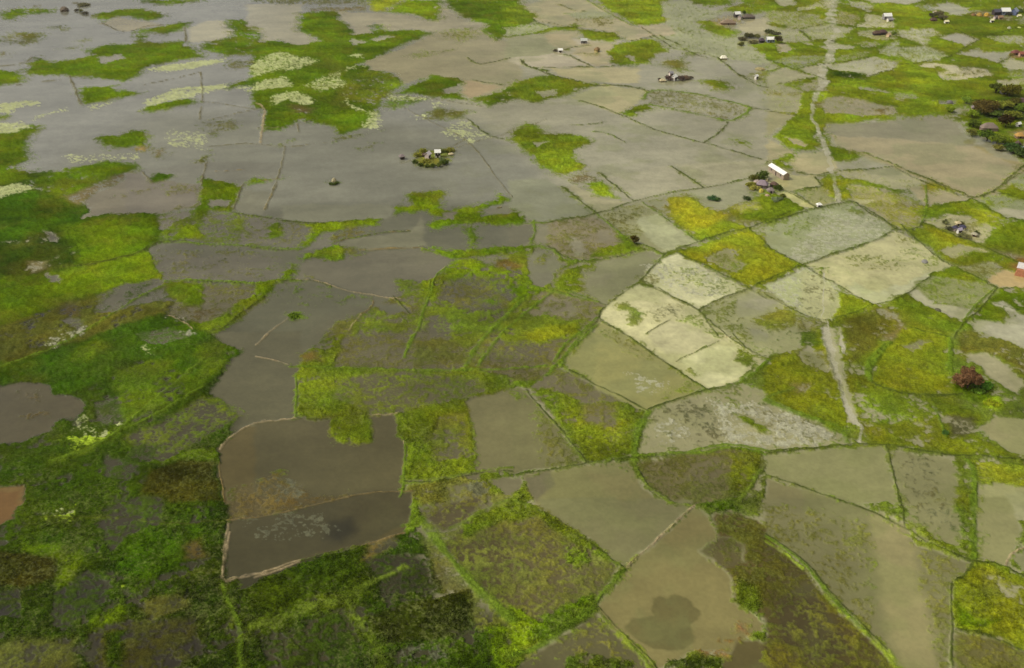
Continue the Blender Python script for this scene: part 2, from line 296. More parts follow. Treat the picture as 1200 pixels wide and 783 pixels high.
g3 .6:74.7,320.3 80.8,328.9 81.7,325.4 74.2,317.8
w 204,200,178:29.3,302.8 32.2,312.2 45.1,329.7 63.2,309 52.5,289.5 36.6,289.5
g4 .65:34.5,313.8 41.3,315.4 43.8,304.3 40.1,296.7 37.9,302.8
g4 .4:46.3,320.3 62.4,309 52.8,291.9 42.4,298.2
gy2r .95:63.4,356.7 94.9,379.6 102.2,362.7 96.6,337.7 83.9,325.4
w 146,142,110:73.8,350.8 81.7,358.7 86.3,345.1 82.1,339.6
g3 .5:73.8,350.8 81.7,358.7 86.3,345.1 82.1,339.6
w 146,146,112:63.2,309 83.9,325.4 92.6,320.3 85.6,289.5 69,289.5
g4 .38:63.2,309 83.9,325.4 92.6,320.3 85.6,289.5 69,289.5
w 118,110,94:5.1,313.8 9.7,322 26,318.7 32.2,312.2 24.2,289.5 4.1,289.5
g4 .58:5.1,313.8 9.7,322 26,318.7 32.2,312.2 24.2,289.5 4.1,289.5
w 125,118,104:8.9,316.2 19.3,318.7 21.6,305.8 15.7,301.2
g4 .3:8.9,316.2 19.3,318.7 21.6,305.8 15.7,301.2
L bg 0.69:-0.9,384.1 15.6,387
L bdw 0.77:15.7,387.4 35.4,396.2 51.9,410 69.7,420.1 84.6,426.1 103.5,436.1 116.9,444.5
L bdw 0.77:21.7,428 29.1,410 35.4,395.5
L bg 0.89:35.4,395.5 39.7,384.1 44.3,368.9
L bdw 0.56:44.2,367.9 52.6,361.7 57.5,355.1
L bdw 0.79:39.9,444.5 51.9,410
L bdw 0.81:74.2,453.2 84.6,426.1
L bdw 0.65:14,362.7 21.7,350.8 33.6,349.9 50.8,359.7
L bdw 0.65:57.5,354.7 46.1,332.4 32.2,312.2 28.5,302 23.6,290.9
L bg 0.77:55.4,408.7 63.1,390.8 72.4,366.8
L bdw 0.56:55.4,408.7 63.1,390.8 72.4,366.8
L bdw 0.68:57.6,355.3 63,359.7 72.4,366.8 84.7,375.3 95.2,380.7 104.6,388.6 115.5,397.8
L bdw 0.63:62.5,356.1 73.8,341.4 83.9,325.1
L bdw 0.60:63.2,309.3 73.6,318.7 83.9,325.4 92.3,332.4 101,336.8
L bdw 0.47:32.2,312.6 26,318.7
L bg 0.77:26,318.7 14.4,326.3 4.5,320.3 0,313.8
L bdw 0.58:45.2,330.6 56.5,318.7 63.2,309 66.5,290.9
L bdw 0.45:29.2,301.2 37.4,290.9
L bdw 0.60:94.9,379.6 98.9,362.7
L bdw 0.45:83.9,325.1 88.9,317
L bg 0.81:8.7,388.6 9.4,377.4 7.4,362.7 14,362.7
w 150,148,122:147.7,447.4 177,450.2 182.9,428 173,405 174.3,436.1
w 158,149,138:178.9,456.1 237.7,456.1 202.7,416.2 183.9,430.7
w 183,174,140:121.9,441.7 137.4,441.7 136.4,430.7 121.2,422.7 119.3,430.7
w 183,178,132:118.8,420.1 121.6,420.1 128,403.8 125.3,402.1 116.3,417.5
w 172,166,132:125.9,422.7 137.2,426.6 135.5,410 130.3,407.5
g1r .98:111,422.7 116.3,417.5 122.8,402.6 103,385.8
gy .9:138.8,436.1 143.4,438.9 139.9,412.5 135,415
gy .9:145.5,436.1 148.2,425.3 143.5,412.5 141.3,417.5
g1r .72:148,441.7 160,433.4 168.2,412.5 160.2,428
w 160,152,126:149.9,428 164.2,422.7 171.2,405 169.6,395.5 160.6,379.6 154.5,381.8 146.3,412.5
gy .5:149.9,428 164.2,422.7 171.2,405 169.6,395.5 160.6,379.6 154.5,381.8 146.3,412.5
gy .95:154.7,385.2 162.3,400.2 172.1,405 170.5,395.5 158.9,379.6
w 165,155,130:173.3,438.9 182.9,428 193.9,415 196.6,412.5 174.8,405 174.6,417.5
g1r .88:173.1,400.2 195.6,410 203.9,390.8 191.4,379.6 179.3,395.5 171.5,390.8
gy .8:182.4,429.3 186.6,422.7 182.9,417.5 179.2,422.7
w 150,150,122:196.5,410 208.8,417.5 221.5,408.7 214.6,393.2 203.1,393.2
g1r .5:196.5,410 208.8,417.5 214,412.5 203.3,397.8
w 165,162,145:202.9,399 218.2,401.4 212.5,388.6
g1r .95:212.9,425.3 232.6,444.5 238.7,447.4 220.9,407.5 212.5,417.5
w 186,178,150:167.7,385.2 180.7,394.3 186.4,393.2 193.6,380.7 182,364.8 176.1,375.3
g4 .55:179.4,390.8 189.8,384.1 182,364.8 176.1,375.3
g1r .95:182.8,366.8 194,379.6 204.7,388.6 211.5,386.3 196.5,352.8 187.6,348.9
o .6:184.5,358.7 196.5,352.8 194.8,348.9 187.6,348.9
gy .97:158.2,377.4 167.3,384.1 175.3,368.9 178.3,363.8 163.6,348.9 161.5,360.7
w 158,154,122:163.2,358.7 173.7,364.8 182,356.7 166,350.8
w 185,172,140:176.4,361.1 182,355.7 181.6,357.7
g3 .92:165.9,352.8 176.3,358.7 187.6,348.9 177.4,337.7 169.7,334.1 163.9,343.3
w 150,150,112:163.9,343.3 178.8,347 179.7,339.6 169.7,334.1
g4 .6:163.9,343.3 178.8,347 179.7,339.6 169.7,334.1
w 192,168,132:170.5,332.4 181.2,341.4 189,335.9 184.7,326.3 172.6,326.3
r 1:184.4,343.3 192.5,350.8 198.1,352.8 189.8,334.1 185.5,336.8
w 160,163,138:102.6,384.1 132.4,405 143.6,406.3 152.9,379.6 139.6,366.8 107,346.1 97.9,362.7
g3 .45:101.1,377.4 123.6,395.5 131.8,393.2 112.3,371
a2 .5:103,352.8 112.1,366.8 132,400.2 147.7,393.2 150.4,379.6 136.3,366.8 108.5,348.9
w 196,190,160:109.2,345.1 140.4,366.8 153.4,378.5 159,360.7 162.7,344.2 154.7,339.6 150.9,337.7 129.8,320.3 124,313.8 116.8,327.1
g3 .4:153.1,377.4 159,360.7 162.7,344.2 154.4,343.3 147.5,360.7
g3 .85:131.2,352.8 136.3,350.8 132.9,345.1 130.3,347
g3 .42:126.7,356.7 146.6,352.8 145,343.3 123.9,341.4
g3 .9:109.7,344.2 116.6,343.3 114.6,335.9 112,337.7
w 186,187,160:129.6,322 149.3,337.7 156.1,341.4 129.2,313.8 124.3,314.6 119,327.1 122.3,330.6
gy2r .97:97.5,360.7 106.8,345.1 90.6,328.9
w 178,181,150:90.2,327.1 108.7,343.3 116.3,325.4 123.5,312.2 111,304.3 103.3,302 94.2,312.2
a2 .4:90.2,327.1 108.7,343.3 116.3,325.4 123.5,312.2 111,304.3 103.3,302 94.2,312.2
g6 .97:114.5,324.6 124.2,312.2 112.5,304.3 106.7,304.3
gy2 .75:88.7,320.3 92.4,313.8 94.2,312.2 103.3,302 96.5,289.5 82,289.5
w 145,142,115:85.2,304.3 93.5,305.8 98.7,298.2 93,289.5 82,289.5
g4 .45:85.2,304.3 93.5,305.8 98.7,298.2 93,289.5 82,289.5
w 140,145,104:139,325.4 149.6,334.1 159.3,327.1 170,323.7 157.9,312.2 154.1,313.8
g3 .55:139,325.4 149.6,334.1 159.3,327.1 170,323.7 157.9,312.2 154.1,313.8
g1r .97:151.7,337.7 162.8,342.3 165.8,334.1 159.3,327.1 152.1,332.4
w 175,172,155:137.8,322 144.6,313.8 157.3,310.6 150.7,301.2 144.2,310.6
go2 .92:103.1,301.2 122.8,312.2 135,313.8 143.6,309 149.3,301.2 144.8,289.5 105.5,289.5
g1r .75:124.7,313.8 137.8,322 144.2,310.6 136.7,305.8
g1 .85:157.9,312.2 170.7,325.4 182.1,320.3 174.9,304.3 157.1,302.8 147.6,289.5 149.3,301.2
w 160,158,140:152.5,296.7 157.8,302.8 175.6,305.8 168.3,289.5 148.9,289.5
w 168,165,148:165.2,313.8 169.8,307.4 163.6,301.2
g1 .9:161.7,310.6 165.6,304.3 162.2,299.7 157.7,304.3
P 0.86:149.1,456.1 140.4,417.5
P 0.42:104.8,301.2 102.7,289.5
P 0.38:115.4,343.3 110.8,327.1 103.9,304.3
L bdw 0.71:102.8,385.2 117.4,395.5 131.2,403.8 145.2,408.7
L bdw 0.71:145.5,410 150.2,395.5 153.3,380.7
L bdw 0.65:154.1,380.7 139.6,366.8 123.5,356.7 107.6,345.1 91.3,332.4
L bdw 0.62:97.9,362.7 107.6,345.1 116.8,327.1 123.5,312.2
L bdw 0.54:123.8,313 137.2,320.3 154.7,339.6
L bdw 0.64:157,384.1 159,360.7 162.7,344.2 169,332.4 171.1,326.3
L bdw 0.66:166.4,386.3 173.6,373.1 181.2,362.7 187.6,348.9 191.5,341.4
L bdw 0.62:152.9,379.6 160.6,379.6 168.9,388.6
L bdw 0.46:88.7,320.3 95.7,309 103.3,302 113.6,305.8 123.5,312.2
L bdw 0.81:177,453.2 184.3,432 198,413.7 212.9,425.3 233.8,447.4 246,459.1
L bg 0.72:183.4,429.3 173.1,400.2 166.4,386.3
L bdw 0.50:197.5,412.5 201.7,392 209,388.6
L bg 0.73:171.1,326.3 157.3,310.6 150.7,301.2
L bdw 0.84:124.4,424 136.7,428
L bdw 0.82:120.6,420.1 128.1,402.6
L bdw 0.55:170.5,332.4 173.1,325.7 185.1,327.1
L bdw 0.44:165.9,313.8 173.4,307.4
L bdw 0.74:114.8,436.1 118.1,425.3 120.6,420.1
g2 .88:-171.3,293.4 -97.4,293.4 -86.1,278 -91.4,257.8 -78.1,241.8 -78.7,227.2 -71.7,203.3 -130.8,203.3
gt 0.73:-171.3,293.4 -149.7,293.4 -149.2,283.5 -155.8,276.7 -163.2,275.4
g1d 1:-163.5,276 -147.5,279.4 -138.5,287.7 -128.5,294.9 -122,283.5 -121.1,265.1 -125.8,260.2 -131.1,254.2 -137.9,260.2 -145.9,262.6 -156.1,259.6
w 90,83,72:-155.8,259 -147.9,261.4 -140.3,261.4 -135.2,256.6 -129.3,254.2 -123.8,249.6 -122.8,245.1 -124.6,241.8 -128.2,241.8 -127.9,236.4 -134,231.2 -142.4,229.2
o .48:-140.4,245.1 -137.2,246.2 -131.6,247.3 -130.8,244 -138.9,242.9
o .35:-145.3,256.6 -137.9,255.4 -137.1,251.9 -143.2,253
w 88,84,78:-120.7,249.6 -112.7,255.4 -104.1,251.9 -102.9,244 -110,239.6 -114,237.5
g2 0.61:-120.7,249.6 -112.7,255.4 -104.1,251.9 -102.9,244 -110,239.6 -114,237.5
w 76,71,62:-105.5,233.3 -98.6,239.6 -90.2,253 -82.5,247.3 -78.4,242.9 -92.5,221.3 -103,229.2
g3 .46:-105.5,233.3 -98.6,239.6 -90.2,253 -82.5,247.3 -78.4,242.9 -92.5,221.3 -103,229.2
g1 .8:-121.1,265.1 -109.5,278 -96.2,289.1 -86.4,279.4 -92.4,259 -103.3,245.1 -107.2,238.5 -114.5,253
g1d .97:-104.9,271.4 -100.1,278 -95.1,274 -96.6,265.1
a1 .66:-123.7,233.3 -118.6,232.3 -111.7,234.3 -112.4,231.2 -117.7,226.7
a .3:-121.9,242.9 -113.2,238.5 -112.5,233.3 -121.7,234.3
a .6:-117.5,282.1 -113.8,283.5 -112.6,279.4 -115.1,278.7
a .45:-109.4,239.6 -107.8,238.5 -108.2,236.9
w 95,90,84:-126.6,293.4 -105.7,293.4 -104.3,283.5 -111.8,276.7 -121.1,280.7
g4 .5:-126.6,293.4 -105.7,293.4 -104.3,283.5 -111.8,276.7 -121.1,280.7
w 70,65,57:-102.5,231.2 -94.9,229.2 -95.9,221.3 -102.2,223.3
g2 0.62:-102.5,231.2 -94.9,229.2 -95.9,221.3 -102.2,223.3
w 70,65,57:-109.7,225.2 -98.7,219.4 -99.1,213.9 -105.3,215.7
g2 0.64:-109.7,225.2 -98.7,219.4 -99.1,213.9 -105.3,215.7
g5 .95:-94.7,217.6 -87.1,222.3 -78.9,221.3 -72.6,204.8 -94,204.8
g1 .9:-95.6,220.4 -87.9,225.2 -80.4,227.2 -78.4,221.3 -87.1,222.3
w 96,92,80:-98,293.4 -83.4,293.4 -71.4,238.5 -78,244 -89.2,256.6 -86.1,275.4
g3 .5:-87,253 -78.9,245.1 -76.6,242.9 -80.8,242.9
w 96,86,64:-79.3,227.2 -78,231.2 -74.7,237.5 -69.2,239.6 -61.6,203.3 -71.7,203.3
w 112,90,58:-133.9,210.3 -125,211.2 -122.3,203.3 -130.8,203.3
L bg 0.93:-91.9,259.6 -96.7,251.9 -100.8,245.1 -106.9,237.5
L bt 0.45:-69.7,241.8 -74.7,237.5 -78,231.2 -78.7,227.2
L bo 0.31:-77.5,221.3 -74.4,212.1 -72,204.8
w 96,92,80:-84.2,293.4 -69.6,293.4 -65,279.4 -65.3,266.3 -61.3,242.9 -72.6,240.7
w 100,94,80:-54.8,274 -53.6,289.1 -31.9,293.4 -34,278 -33.8,268.9 -45.9,271.4 -54.4,271.4
g4 .45:-54.8,274 -53.6,289.1 -31.9,293.4 -34,278 -33.8,268.9 -45.9,271.4 -54.4,271.4
g3 .85:-65.3,266.3 -66.1,278 -62.6,284.9 -54.3,293.4 -54.7,278 -55.1,271.4 -36.5,269.5 -19.5,270.2 -13,271.4 2.7,263.8 2.7,259 -13.5,251.9 -34.1,246.2 -48.3,243.4 -61.1,243.4
w 95,90,74:-51.2,262.6 -38.9,267.6 -10.2,263.8 -8.7,257.8 -14.9,254.2 -33.5,246.2 -40.8,246.2 -51,253
g3 .55:-51.2,262.6 -38.9,267.6 -10.2,263.8 -8.7,257.8 -14.9,254.2 -33.5,246.2 -40.8,246.2 -51,253
o .8:-66.8,278 -61.9,280.7 -59.7,275.4 -64.1,274
w 102,96,80:-31.9,293.4 -9.6,293.4 -13.1,274 -15.6,270.2 -31.2,268.9
g4 .5:-31.9,293.4 -9.6,293.4 -13.1,274 -15.6,270.2 -31.2,268.9
w 112,104,86:-12.3,271.4 3,296.3 2.7,265.1
g4 .62:-12.3,271.4 3,296.3 2.7,265.1
w 116,111,90:-13.5,251.9 2.7,258.4 2.3,217.1 -8.3,217.6 -10.4,231.2
g3 .97:-33.4,245.1 -13.5,251.9 -11.9,241.8 -10.4,231.2 -8.8,217.6 -12.1,215.7 -27.9,213 -29.6,231.2 -31.7,234.3
go2 .7:-21.7,244 -13.3,246.2 -10.8,225.2 -19.1,221.3 -23.2,231.2
w 90,84,68:-72.6,240.7 -60.9,242.3 -51.1,241.8 -39.6,243.4 -33,244.5 -31.6,233.3 -29.4,231.2 -27.7,213 -27.6,203.3 -64.3,203.3
g3 .87:-51.1,241.8 -48.5,244.5 -40.6,244.5 -37.8,231.2 -41.7,229.7 -47.5,229.7 -50.7,235.4
o .5:-65.4,215.7 -60.2,217.6 -58.6,212.1 -63.5,212.1
o .55:-45.4,204.8 -44.6,206.7 -41.1,208.9 -39.2,206.7
g4 .82:-27.6,203.3 -27.3,212.1 -12.1,215.2 -5.9,213 -5.7,203.3
w 112,108,90:-16.2,210.3 -12,212.1 -11.1,204.8 -14.9,204.8
g4 .4:-16.2,210.3 -12,212.1 -11.1,204.8 -14.9,204.8
a3 .9:-11.9,211.2 -7.6,213 -5.8,208.5 -10.6,205.9
w 118,112,100:-6,213.9 2.3,215.2 2.3,204.8 -2.6,208.5
L bt 0.40:-80,277.4 -75.7,276 -69.1,272.7
L bt 0.38:-79.1,292 -81.7,284.9
L bg 0.98:-31.8,292 -33.9,276.7
L bg 1.21:-8.2,292 -12,280.7 -14.3,271.4
L bl 1.17:-55,270.8 -36.4,268.9 -19.5,269.5 -12.9,269.5 0.1,263.2
L bt 0.41:-72.5,240.1 -60.9,242.6
L bd 0.48:-60.9,242.5 -51.2,242
L bt 0.46:-40.6,244.2 -32.7,244.9
L bg 0.75:-65.3,266.3 -61.3,242.9
L bd 0.35:-27.9,213 -18.6,213 -7.7,217.1 0.1,217.6
L bl 0.67:-27.3,212.1 -18.6,213.9 -7.7,218 0.1,219
L bg 0.50:-31.6,233.3 -29.4,231.2 -27.9,213 -28.4,206.7
L bt 0.19:-29.7,232.3 -29.1,228.2
w 142,140,102:16,276.7 23.7,293.4 37.7,293.4 56.5,259 39.3,247.9 25.5,260.2 17.6,268.9
a2 .3:31.2,267.6 46,271.4 51.1,261.4 37.4,253
w 112,104,86:-0.7,293.4 23,293.4 16.1,278 7.7,263.8 -0.6,260.2
g4 .7:-0.7,293.4 23,293.4 16.1,278 7.7,263.8 -0.6,260.2
gy2 .6:1.4,293.4 13.9,293.4 10.2,283.5 3.4,284.9
g1b .95:-0.6,261.4 7.7,263.8 16.1,278 15.1,271.4 8.9,261.4 3.8,258.4
w 112,105,92:5.1,259 13.1,271.4 18.2,267.6 26.6,257.8 38.5,246.2 34.3,235.4 32.5,224.2 19.8,221.3 15.8,232.3 12.1,241.8
g4 .42:13.1,271.4 25.5,260.2 34.8,251.9 20.5,251.9 11.4,257.8
g3 .85:5.1,259 11.4,257.8 20.5,251.9 34.8,251.9 38.5,246.2 34.3,235.4 32.5,224.2 19.8,221.3 15.8,232.3
gy2 .9:15.9,234.3 18,239.6 33.8,241.8 32.6,225.2 19.8,221.3
g4 .6:20.4,250.7 29.6,249.6 28.7,238.5 21,239.6
w 114,110,88:-0.6,257.8 4.4,257.2 14.7,234.3 19.2,221.3 -0.6,216.6
g4 .55:6.2,249.6 10.3,244 18.7,221.3 8.4,219.4
g3 .35:-0.6,257.2 4.4,257.2 10.3,244 4.9,249.6
w 192,188,170:38.5,294.9 70,294.9 72.5,286.3 69.9,279.4 73,271.4 66.7,262.6 57.1,259 42.1,283.5
g4 .5:42.3,284.9 50.7,276.7 55.3,267.6 53.1,266.3
g4 .42:44.6,293.4 49.5,287.7 46.9,283.5
g3 .92:71.2,286.3 84,294.9 80.1,265.1 72.8,267.6 73.5,274 70.3,278
w 152,149,126:34.4,225.2 39,245.1 46.6,251.9 56.7,256.6 67.5,260.2 77.6,254.2 71.5,227.2 58,229.2 43.5,225.2
g2g .42:38.8,244 47.1,250.7 56.5,255.4 60.1,254.2 47.9,239.6 37.6,233.3
g2g .35:40.7,239.6 74.1,249.6 70.5,233.3 44.1,229.2
g3 .7:34.9,225.2 37.4,231.2 43.8,227.2 57.2,231.2 58,229.2 43.5,225.2
a2 .3:39.8,241.8 56.1,253 68.7,238.5 64.6,233.3 53.9,239.6 42.4,234.3
g3 .9:63.7,244 68.1,241.8 73.8,237.5 73.1,234.3 64.7,239.6
g4 .72:59.2,256.6 66.2,260.2 66.9,254.2 63.6,249.6
w 112,104,80:32.3,219.4 45.8,225.2 58,229.2 67.2,226.2 63.5,213.9 58,205.9 47.9,203.3 40.5,203.3 33.1,213.9
g4 .64:32.3,219.4 45.8,225.2 58,229.2 67.2,226.2 63.5,213.9 58,205.9 47.9,203.3 40.5,203.3 33.1,213.9
g3 .9:58,229.2 67.2,226.2 63.5,213.9 58,205.9 56,206.7 62,217.6 61.8,225.2
w 112,104,88:48.8,222.3 54.8,224.2 56.8,219.4 52.8,213 44.1,213.9
g4 .5:48.8,222.3 54.8,224.2 56.8,219.4 52.8,213 44.1,213.9
w 130,124,98:2.8,215.7 19.2,220.4 32.3,221.8 32,213.9 37.3,203.3 5.3,203.3
g3 .85:30.5,221.3 32.5,221.3 33.1,213.9 31.4,213
w 112,106,94:3.3,215.2 10.6,217.6 11,212.1 5.4,204.8
g3 .9:-0.5,208.5 2.7,212.1 4.8,204.2 -0.5,203.3
L bdw 0.49:4.1,257.8 9.7,245.1 14.7,234.3
L bdw 0.37:14.7,234.3 19.8,221.3
L bl 1.19:15.3,233.3 17.3,227.2 19.8,221.5 26.1,222.3
L bdw 0.49:-0.6,215.9 8.4,217.6 20.4,221.3 32.4,223.3
L bg 1.38:32.5,223.5 43.5,225.2 58.1,229.7 69,226.7
L bdw 0.36:32.4,222.8 43.4,224.5
L bdw 0.66:17.6,268.9 25.5,260.2 31.9,254.2 39.1,246.2
L bg 2.12:39.1,246.2 34.6,235.4 32.6,222.3
L bl 0.83:32.5,221.3 33.6,213 39.5,204.2
L bdw 0.39:33,217.6 35,211.2 40.6,204.2
L bdw 0.75:39.2,247.3 46.6,251.9 56.8,257.2 66.4,261.4
L bg 1.56:66.4,261.4 72.6,266.3 79.7,275.4
L bdw 0.64:36.8,292 43.2,280.7 49.8,270.2 57.1,259
L bdw 0.49:71.6,292 75.9,279.4 79.6,278
L bg 1.21:22.9,292 17.5,279.4 15.1,271.4
go2 .88:107,294.9 123.1,294.9 111.6,271.4 106.4,259 125,254.2 132.2,244 127.9,233.3 131.6,225.2 101.9,229.2 97.2,236.4 98.4,253
gy2 .9:79.5,278 100.6,292 98.6,265.1 96.3,241.8 91.2,236.4 80.9,245.1 73.8,251.9
g1 .8:82.5,292 97.9,294.9 99.8,286.3 87.5,280.7 78.4,272.7
w 140,138,112:90.5,279.4 97.6,280.7 96.4,268.9 90.9,272.7
g4 .5:90.5,279.4 97.6,280.7 96.4,268.9 90.9,272.7
g3 .95:107.2,261.4 118.8,254.2 120.8,249.6 114.4,241.8 101.7,239.6 98.8,241.8
gy2 .85:112.8,275.4 124.8,283.5 136.1,275.4 129,256.6 119.6,256.6 111,261.4
go2 .7:124.8,283.5 138.1,286.3 133.9,271.4 123.4,267.6
gy2 .9:120.3,233.3 132.7,225.2 117.8,225.2 114.7,229.2
g1 .6:143.4,294.9 154.8,292 154.6,267.6 149.3,283.5 142.1,287.7
g5 0.70:123.1,244 130.5,242.9 127.8,234.3 120.9,233.3
g3 .8:141.9,289.1 155.4,293.4 161.7,280.7 163.2,278 154.7,259 153.6,263.8 149.7,279.4 139.9,276.7
o .7:118.9,290.5 124.9,292 122.6,287
o .62:83.3,260.2 88.4,260.2 84.6,255.4
w 161,155,130:73.3,249.6 81.3,241.8 90.3,233.3 89.8,231.2 68.3,226.7
g2g .4:73.3,249.6 81.3,241.8 89.8,233.3 68.9,229.2
w 142,140,114:68,225.2 100.8,229.2 96.6,204.2 82.7,204.2 66,215.7
w 130,124,102:65.8,214.8 75.9,208.9 85.1,203.3 63.3,203.3
w 137,134,112:101.6,226.2 116.9,224.2 116.5,215.7 111.7,203.3 97.3,203.3
g2g .35:102.4,225.2 116.5,223.3 105.9,205 99,205
g3 .85:116.7,222.3 120.3,221.3 112,203.3 110.4,204.2 114.9,213
w 150,145,121:142.4,278 149.4,278.7 153.6,263.8 147.2,257.8 145.1,265.1
w 150,145,121:130,238.5 137.4,243.4 146.5,240.7 139.2,224.2 133.7,226.2
w 166,161,140:119.3,210.3 125,212.1 132.9,210.3 129.8,203.3 116,203.3
w 166,161,142:155.4,293.4 170,293.4 164.4,280.7
g6 1:136.6,251.9 141.3,254.2 143.4,251.9 140.3,247.3 135.4,247.3
g1 .9:133.2,262.6 135.5,255.4 143.8,254.2 136.1,250.7 128.8,254.2
w 145,142,112:126,284.9 131.8,287.7 132.1,284.9 125.9,280.7
gy .9:121.9,222.3 137,219.4 132.9,210.3 120.6,212.1
P 3.07:102.9,294.9 99.5,275.4 98,262.6
P 1.85:98,262.6 96.4,246.2 96.6,240.7
P 1.07:96.6,240.7 97.2,237.5 95,231.2
P 0.96:107.9,294.9 104.3,279.4
L bg 1.19:121.7,286.3 110.3,271.4 107.6,262.6
L bdw 0.50:107.4,262 110.9,257.2 121.3,254.2 131.5,254.8
L bg 1.20:141.2,289.1 137.7,278 133,268.9
L bg 0.79:121.5,249.6 120.5,241.8 119.1,233.3
L bdw 0.69:68.3,226.5 83.8,228.5 94.1,230.2 101.9,229.2
L bdw 0.57:101.9,229.2 117.1,224.7 129.8,223.6 138.6,220.4
L bdw 0.36:101.2,228.7 99.9,219.4 96.8,204.2
L bg 1.80:73.8,251.9 80.9,245.1 87,240.7 91.5,237.5 91.5,231.2
L bg 1.32:120.7,222.3 120.5,217.6 115.2,203.3
L bdw 0.44:66,215.7 71.4,213 76,209.4 83.7,204.2
L bl 0.75:74.1,253 83.5,258.4
w 108,80,50:-133.2,208.6 -125,208.6 -121.9,197.6 -126,192.8
a1 1:-113.6,197.6 -109.4,201.7 -109,203.4 -107.7,197.2 -110.1,196.8
a .5:-115.4,200.9 -109.3,201.3 -113.6,198.8
w 62,57,50:-99.7,196.8 -94.4,206 -87.9,206 -86,196 -93.4,190.4 -94.2,186.6
g2 0.60:-99.7,196.8 -94.4,206 -87.9,206 -86,196 -93.4,190.4 -94.2,186.6
g1d 1:-93.4,188.9 -87.8,195.2 -79.1,192 -76.8,182.2 -82,176.4 -90.4,178.6
g1d .97:-78.5,193.6 -70,194.4 -68.6,188.9 -72.9,185.9
g5 .95:-122.9,185.9 -107.3,184.4 -103,175.7 -109.5,173 -117.8,174.4
w 50,46,38:-116.5,171.6 -110.2,172.3 -106.2,165.1 -113.6,165.1
g2 0.65:-116.5,171.6 -110.2,172.3 -106.2,165.1 -113.6,165.1
w 52,48,40:-102.4,174.4 -97.5,179.3 -90.9,174.4 -89.5,169 -95.5,161.3 -98.7,163.8
g2 0.65:-102.4,174.4 -97.5,179.3 -90.9,174.4 -89.5,169 -95.5,161.3 -98.7,163.8
g1 .95:-105.3,182.9 -100.9,185.9 -99.1,174.4 -101.4,173
g1 .9:-115.7,188.9 -107.1,188.9 -103.5,182.2 -113.9,185.9
g1 .95:-90,163.8 -85.3,169 -82.5,161.9 -88.4,160.6
w 52,47,40:-83.1,163.8 -68.8,163.8 -64.7,155.2 -70.1,149.4 -84.4,149.4 -88.7,160
g5 0.66:-83.1,163.8 -68.8,163.8 -64.7,155.2 -70.1,149.4 -84.4,149.4 -88.7,160
g2 .9:-86.2,160.6 -82.5,160.6 -79.5,150.4 -82.2,150.4
a1 .8:-87.4,174 -86.3,175 -85.9,173.7
gt 0.70:-82.2,169.6 -73.5,172.3 -69.7,167 -78,163.8
gt 0.68:-109.7,156.4 -92.3,158.8 -88.8,149.4 -106.6,149.4
o .62:-77,188.1 -73.9,189.7 -71.5,184.4 -75.5,184.4
g2 .95:-71.6,182.9 -67.1,182.9 -63.7,173 -73.1,172.3
w 88,78,58:-72,206.9 -62.3,206.9 -60,196 -68.3,196
w 60,55,50:-68,196 -60.5,198.4 -56.4,178.9 -58.2,178.2 -64.7,177.1 -68,192.8
o .45:-70.8,204.3 -63.5,202.6 -62.6,198.4 -68.7,197.6
L bt 0.49:-67.8,192.8 -66.8,184.4 -65.3,176.4 -62.6,176.4 -60.6,178.2 -56.3,178.6
L bd 0.31:-68.5,196.8 -77.6,196 -86.1,196.4 -95.2,198.8 -103.4,198.4 -115,198.4
L bg 0.83:-65.4,175.7 -62.3,169 -58.1,161.3 -54.9,149.4
L bd 0.27:-77.1,176.4 -71.1,179.3 -66.1,178.9
w 90,80,60:-64.9,206 -27.9,206.9 -25,198.4 -26.1,192.8 -30.4,190.4 -36.2,188.1 -41.9,185.9 -48.4,182.9 -58.5,177.1
o .45:-64.9,206 -44,206 -53,202.6 -61.7,198.4
a3 .4:-39.7,195.2 -36.3,196.8 -35.5,190.4 -39.6,190.4
g3 .9:-27.8,206 -23.5,206 -21.7,196 -25.6,192.8 -26.4,196 -24.5,198.4
w 84,76,62:-20.9,199.2 -14.4,205.1 -7.9,206 -10.4,198.4 -15.4,194.4 -17.4,193.6
g4 .3:-20.9,199.2 -14.4,205.1 -7.9,206 -10.4,198.4 -15.4,194.4 -17.4,193.6
w 82,74,54:-16.1,188.9 -10.3,196.8 2.2,201.7 1.9,162.5 -9.6,176.4
g4 .62:-16.1,188.9 -10.3,196.8 2.2,201.7 1.9,162.5 -9.6,176.4
g3 .85:-12.3,196 2.3,206.9 2.2,200.1 -11.1,191.2
g2 .9:-58.2,175.7 -40.8,185.1 -38.3,181.4 -37.7,170.3 -46.5,167 -55.3,162.5
w 66,60,46:-45.5,161.3 -37.3,167.6 -31,155.2 -33.8,149.4 -47.6,149.4 -50.8,156.4
g2 0.74:-51.6,160 -37.3,167.6 -31,155.2 -32.9,149.4 -49.4,149.4
w 60,55,42:-34.7,183.6 -24.9,185.1 -19.5,180 -16.6,173 -28.5,173
g2 0.68:-34.7,183.6 -24.9,185.1 -19.5,180 -16.6,173 -28.5,173
g5d .93:-31.4,165.1 -23.4,169 -9.4,172.3 -8.9,158.8 -26.7,156.4
g2 .85:-25.7,155.2 -13.4,158.8 1.9,161.3 1.8,149.4 -25.1,149.4
g1 .85:-5.4,161.3 1.9,163.8 1.8,149.4 -3.4,149.4
a3 .4:-24.7,154 -21.3,155.8 -13.3,156.4 -14,152.9 -21.8,151.7
o .6:-32.6,191.2 -27.9,190.4 -30,186.6 -34.5,182.2 -34,186.6
L bt 0.43:-58.5,177.1 -53.7,179.6 -48.6,182.5
L bd 0.40:-48.6,182.5 -41.9,185.9 -36.2,188
L bo 0.61:-26.1,192.8 -30.4,190.4 -35.2,188.1
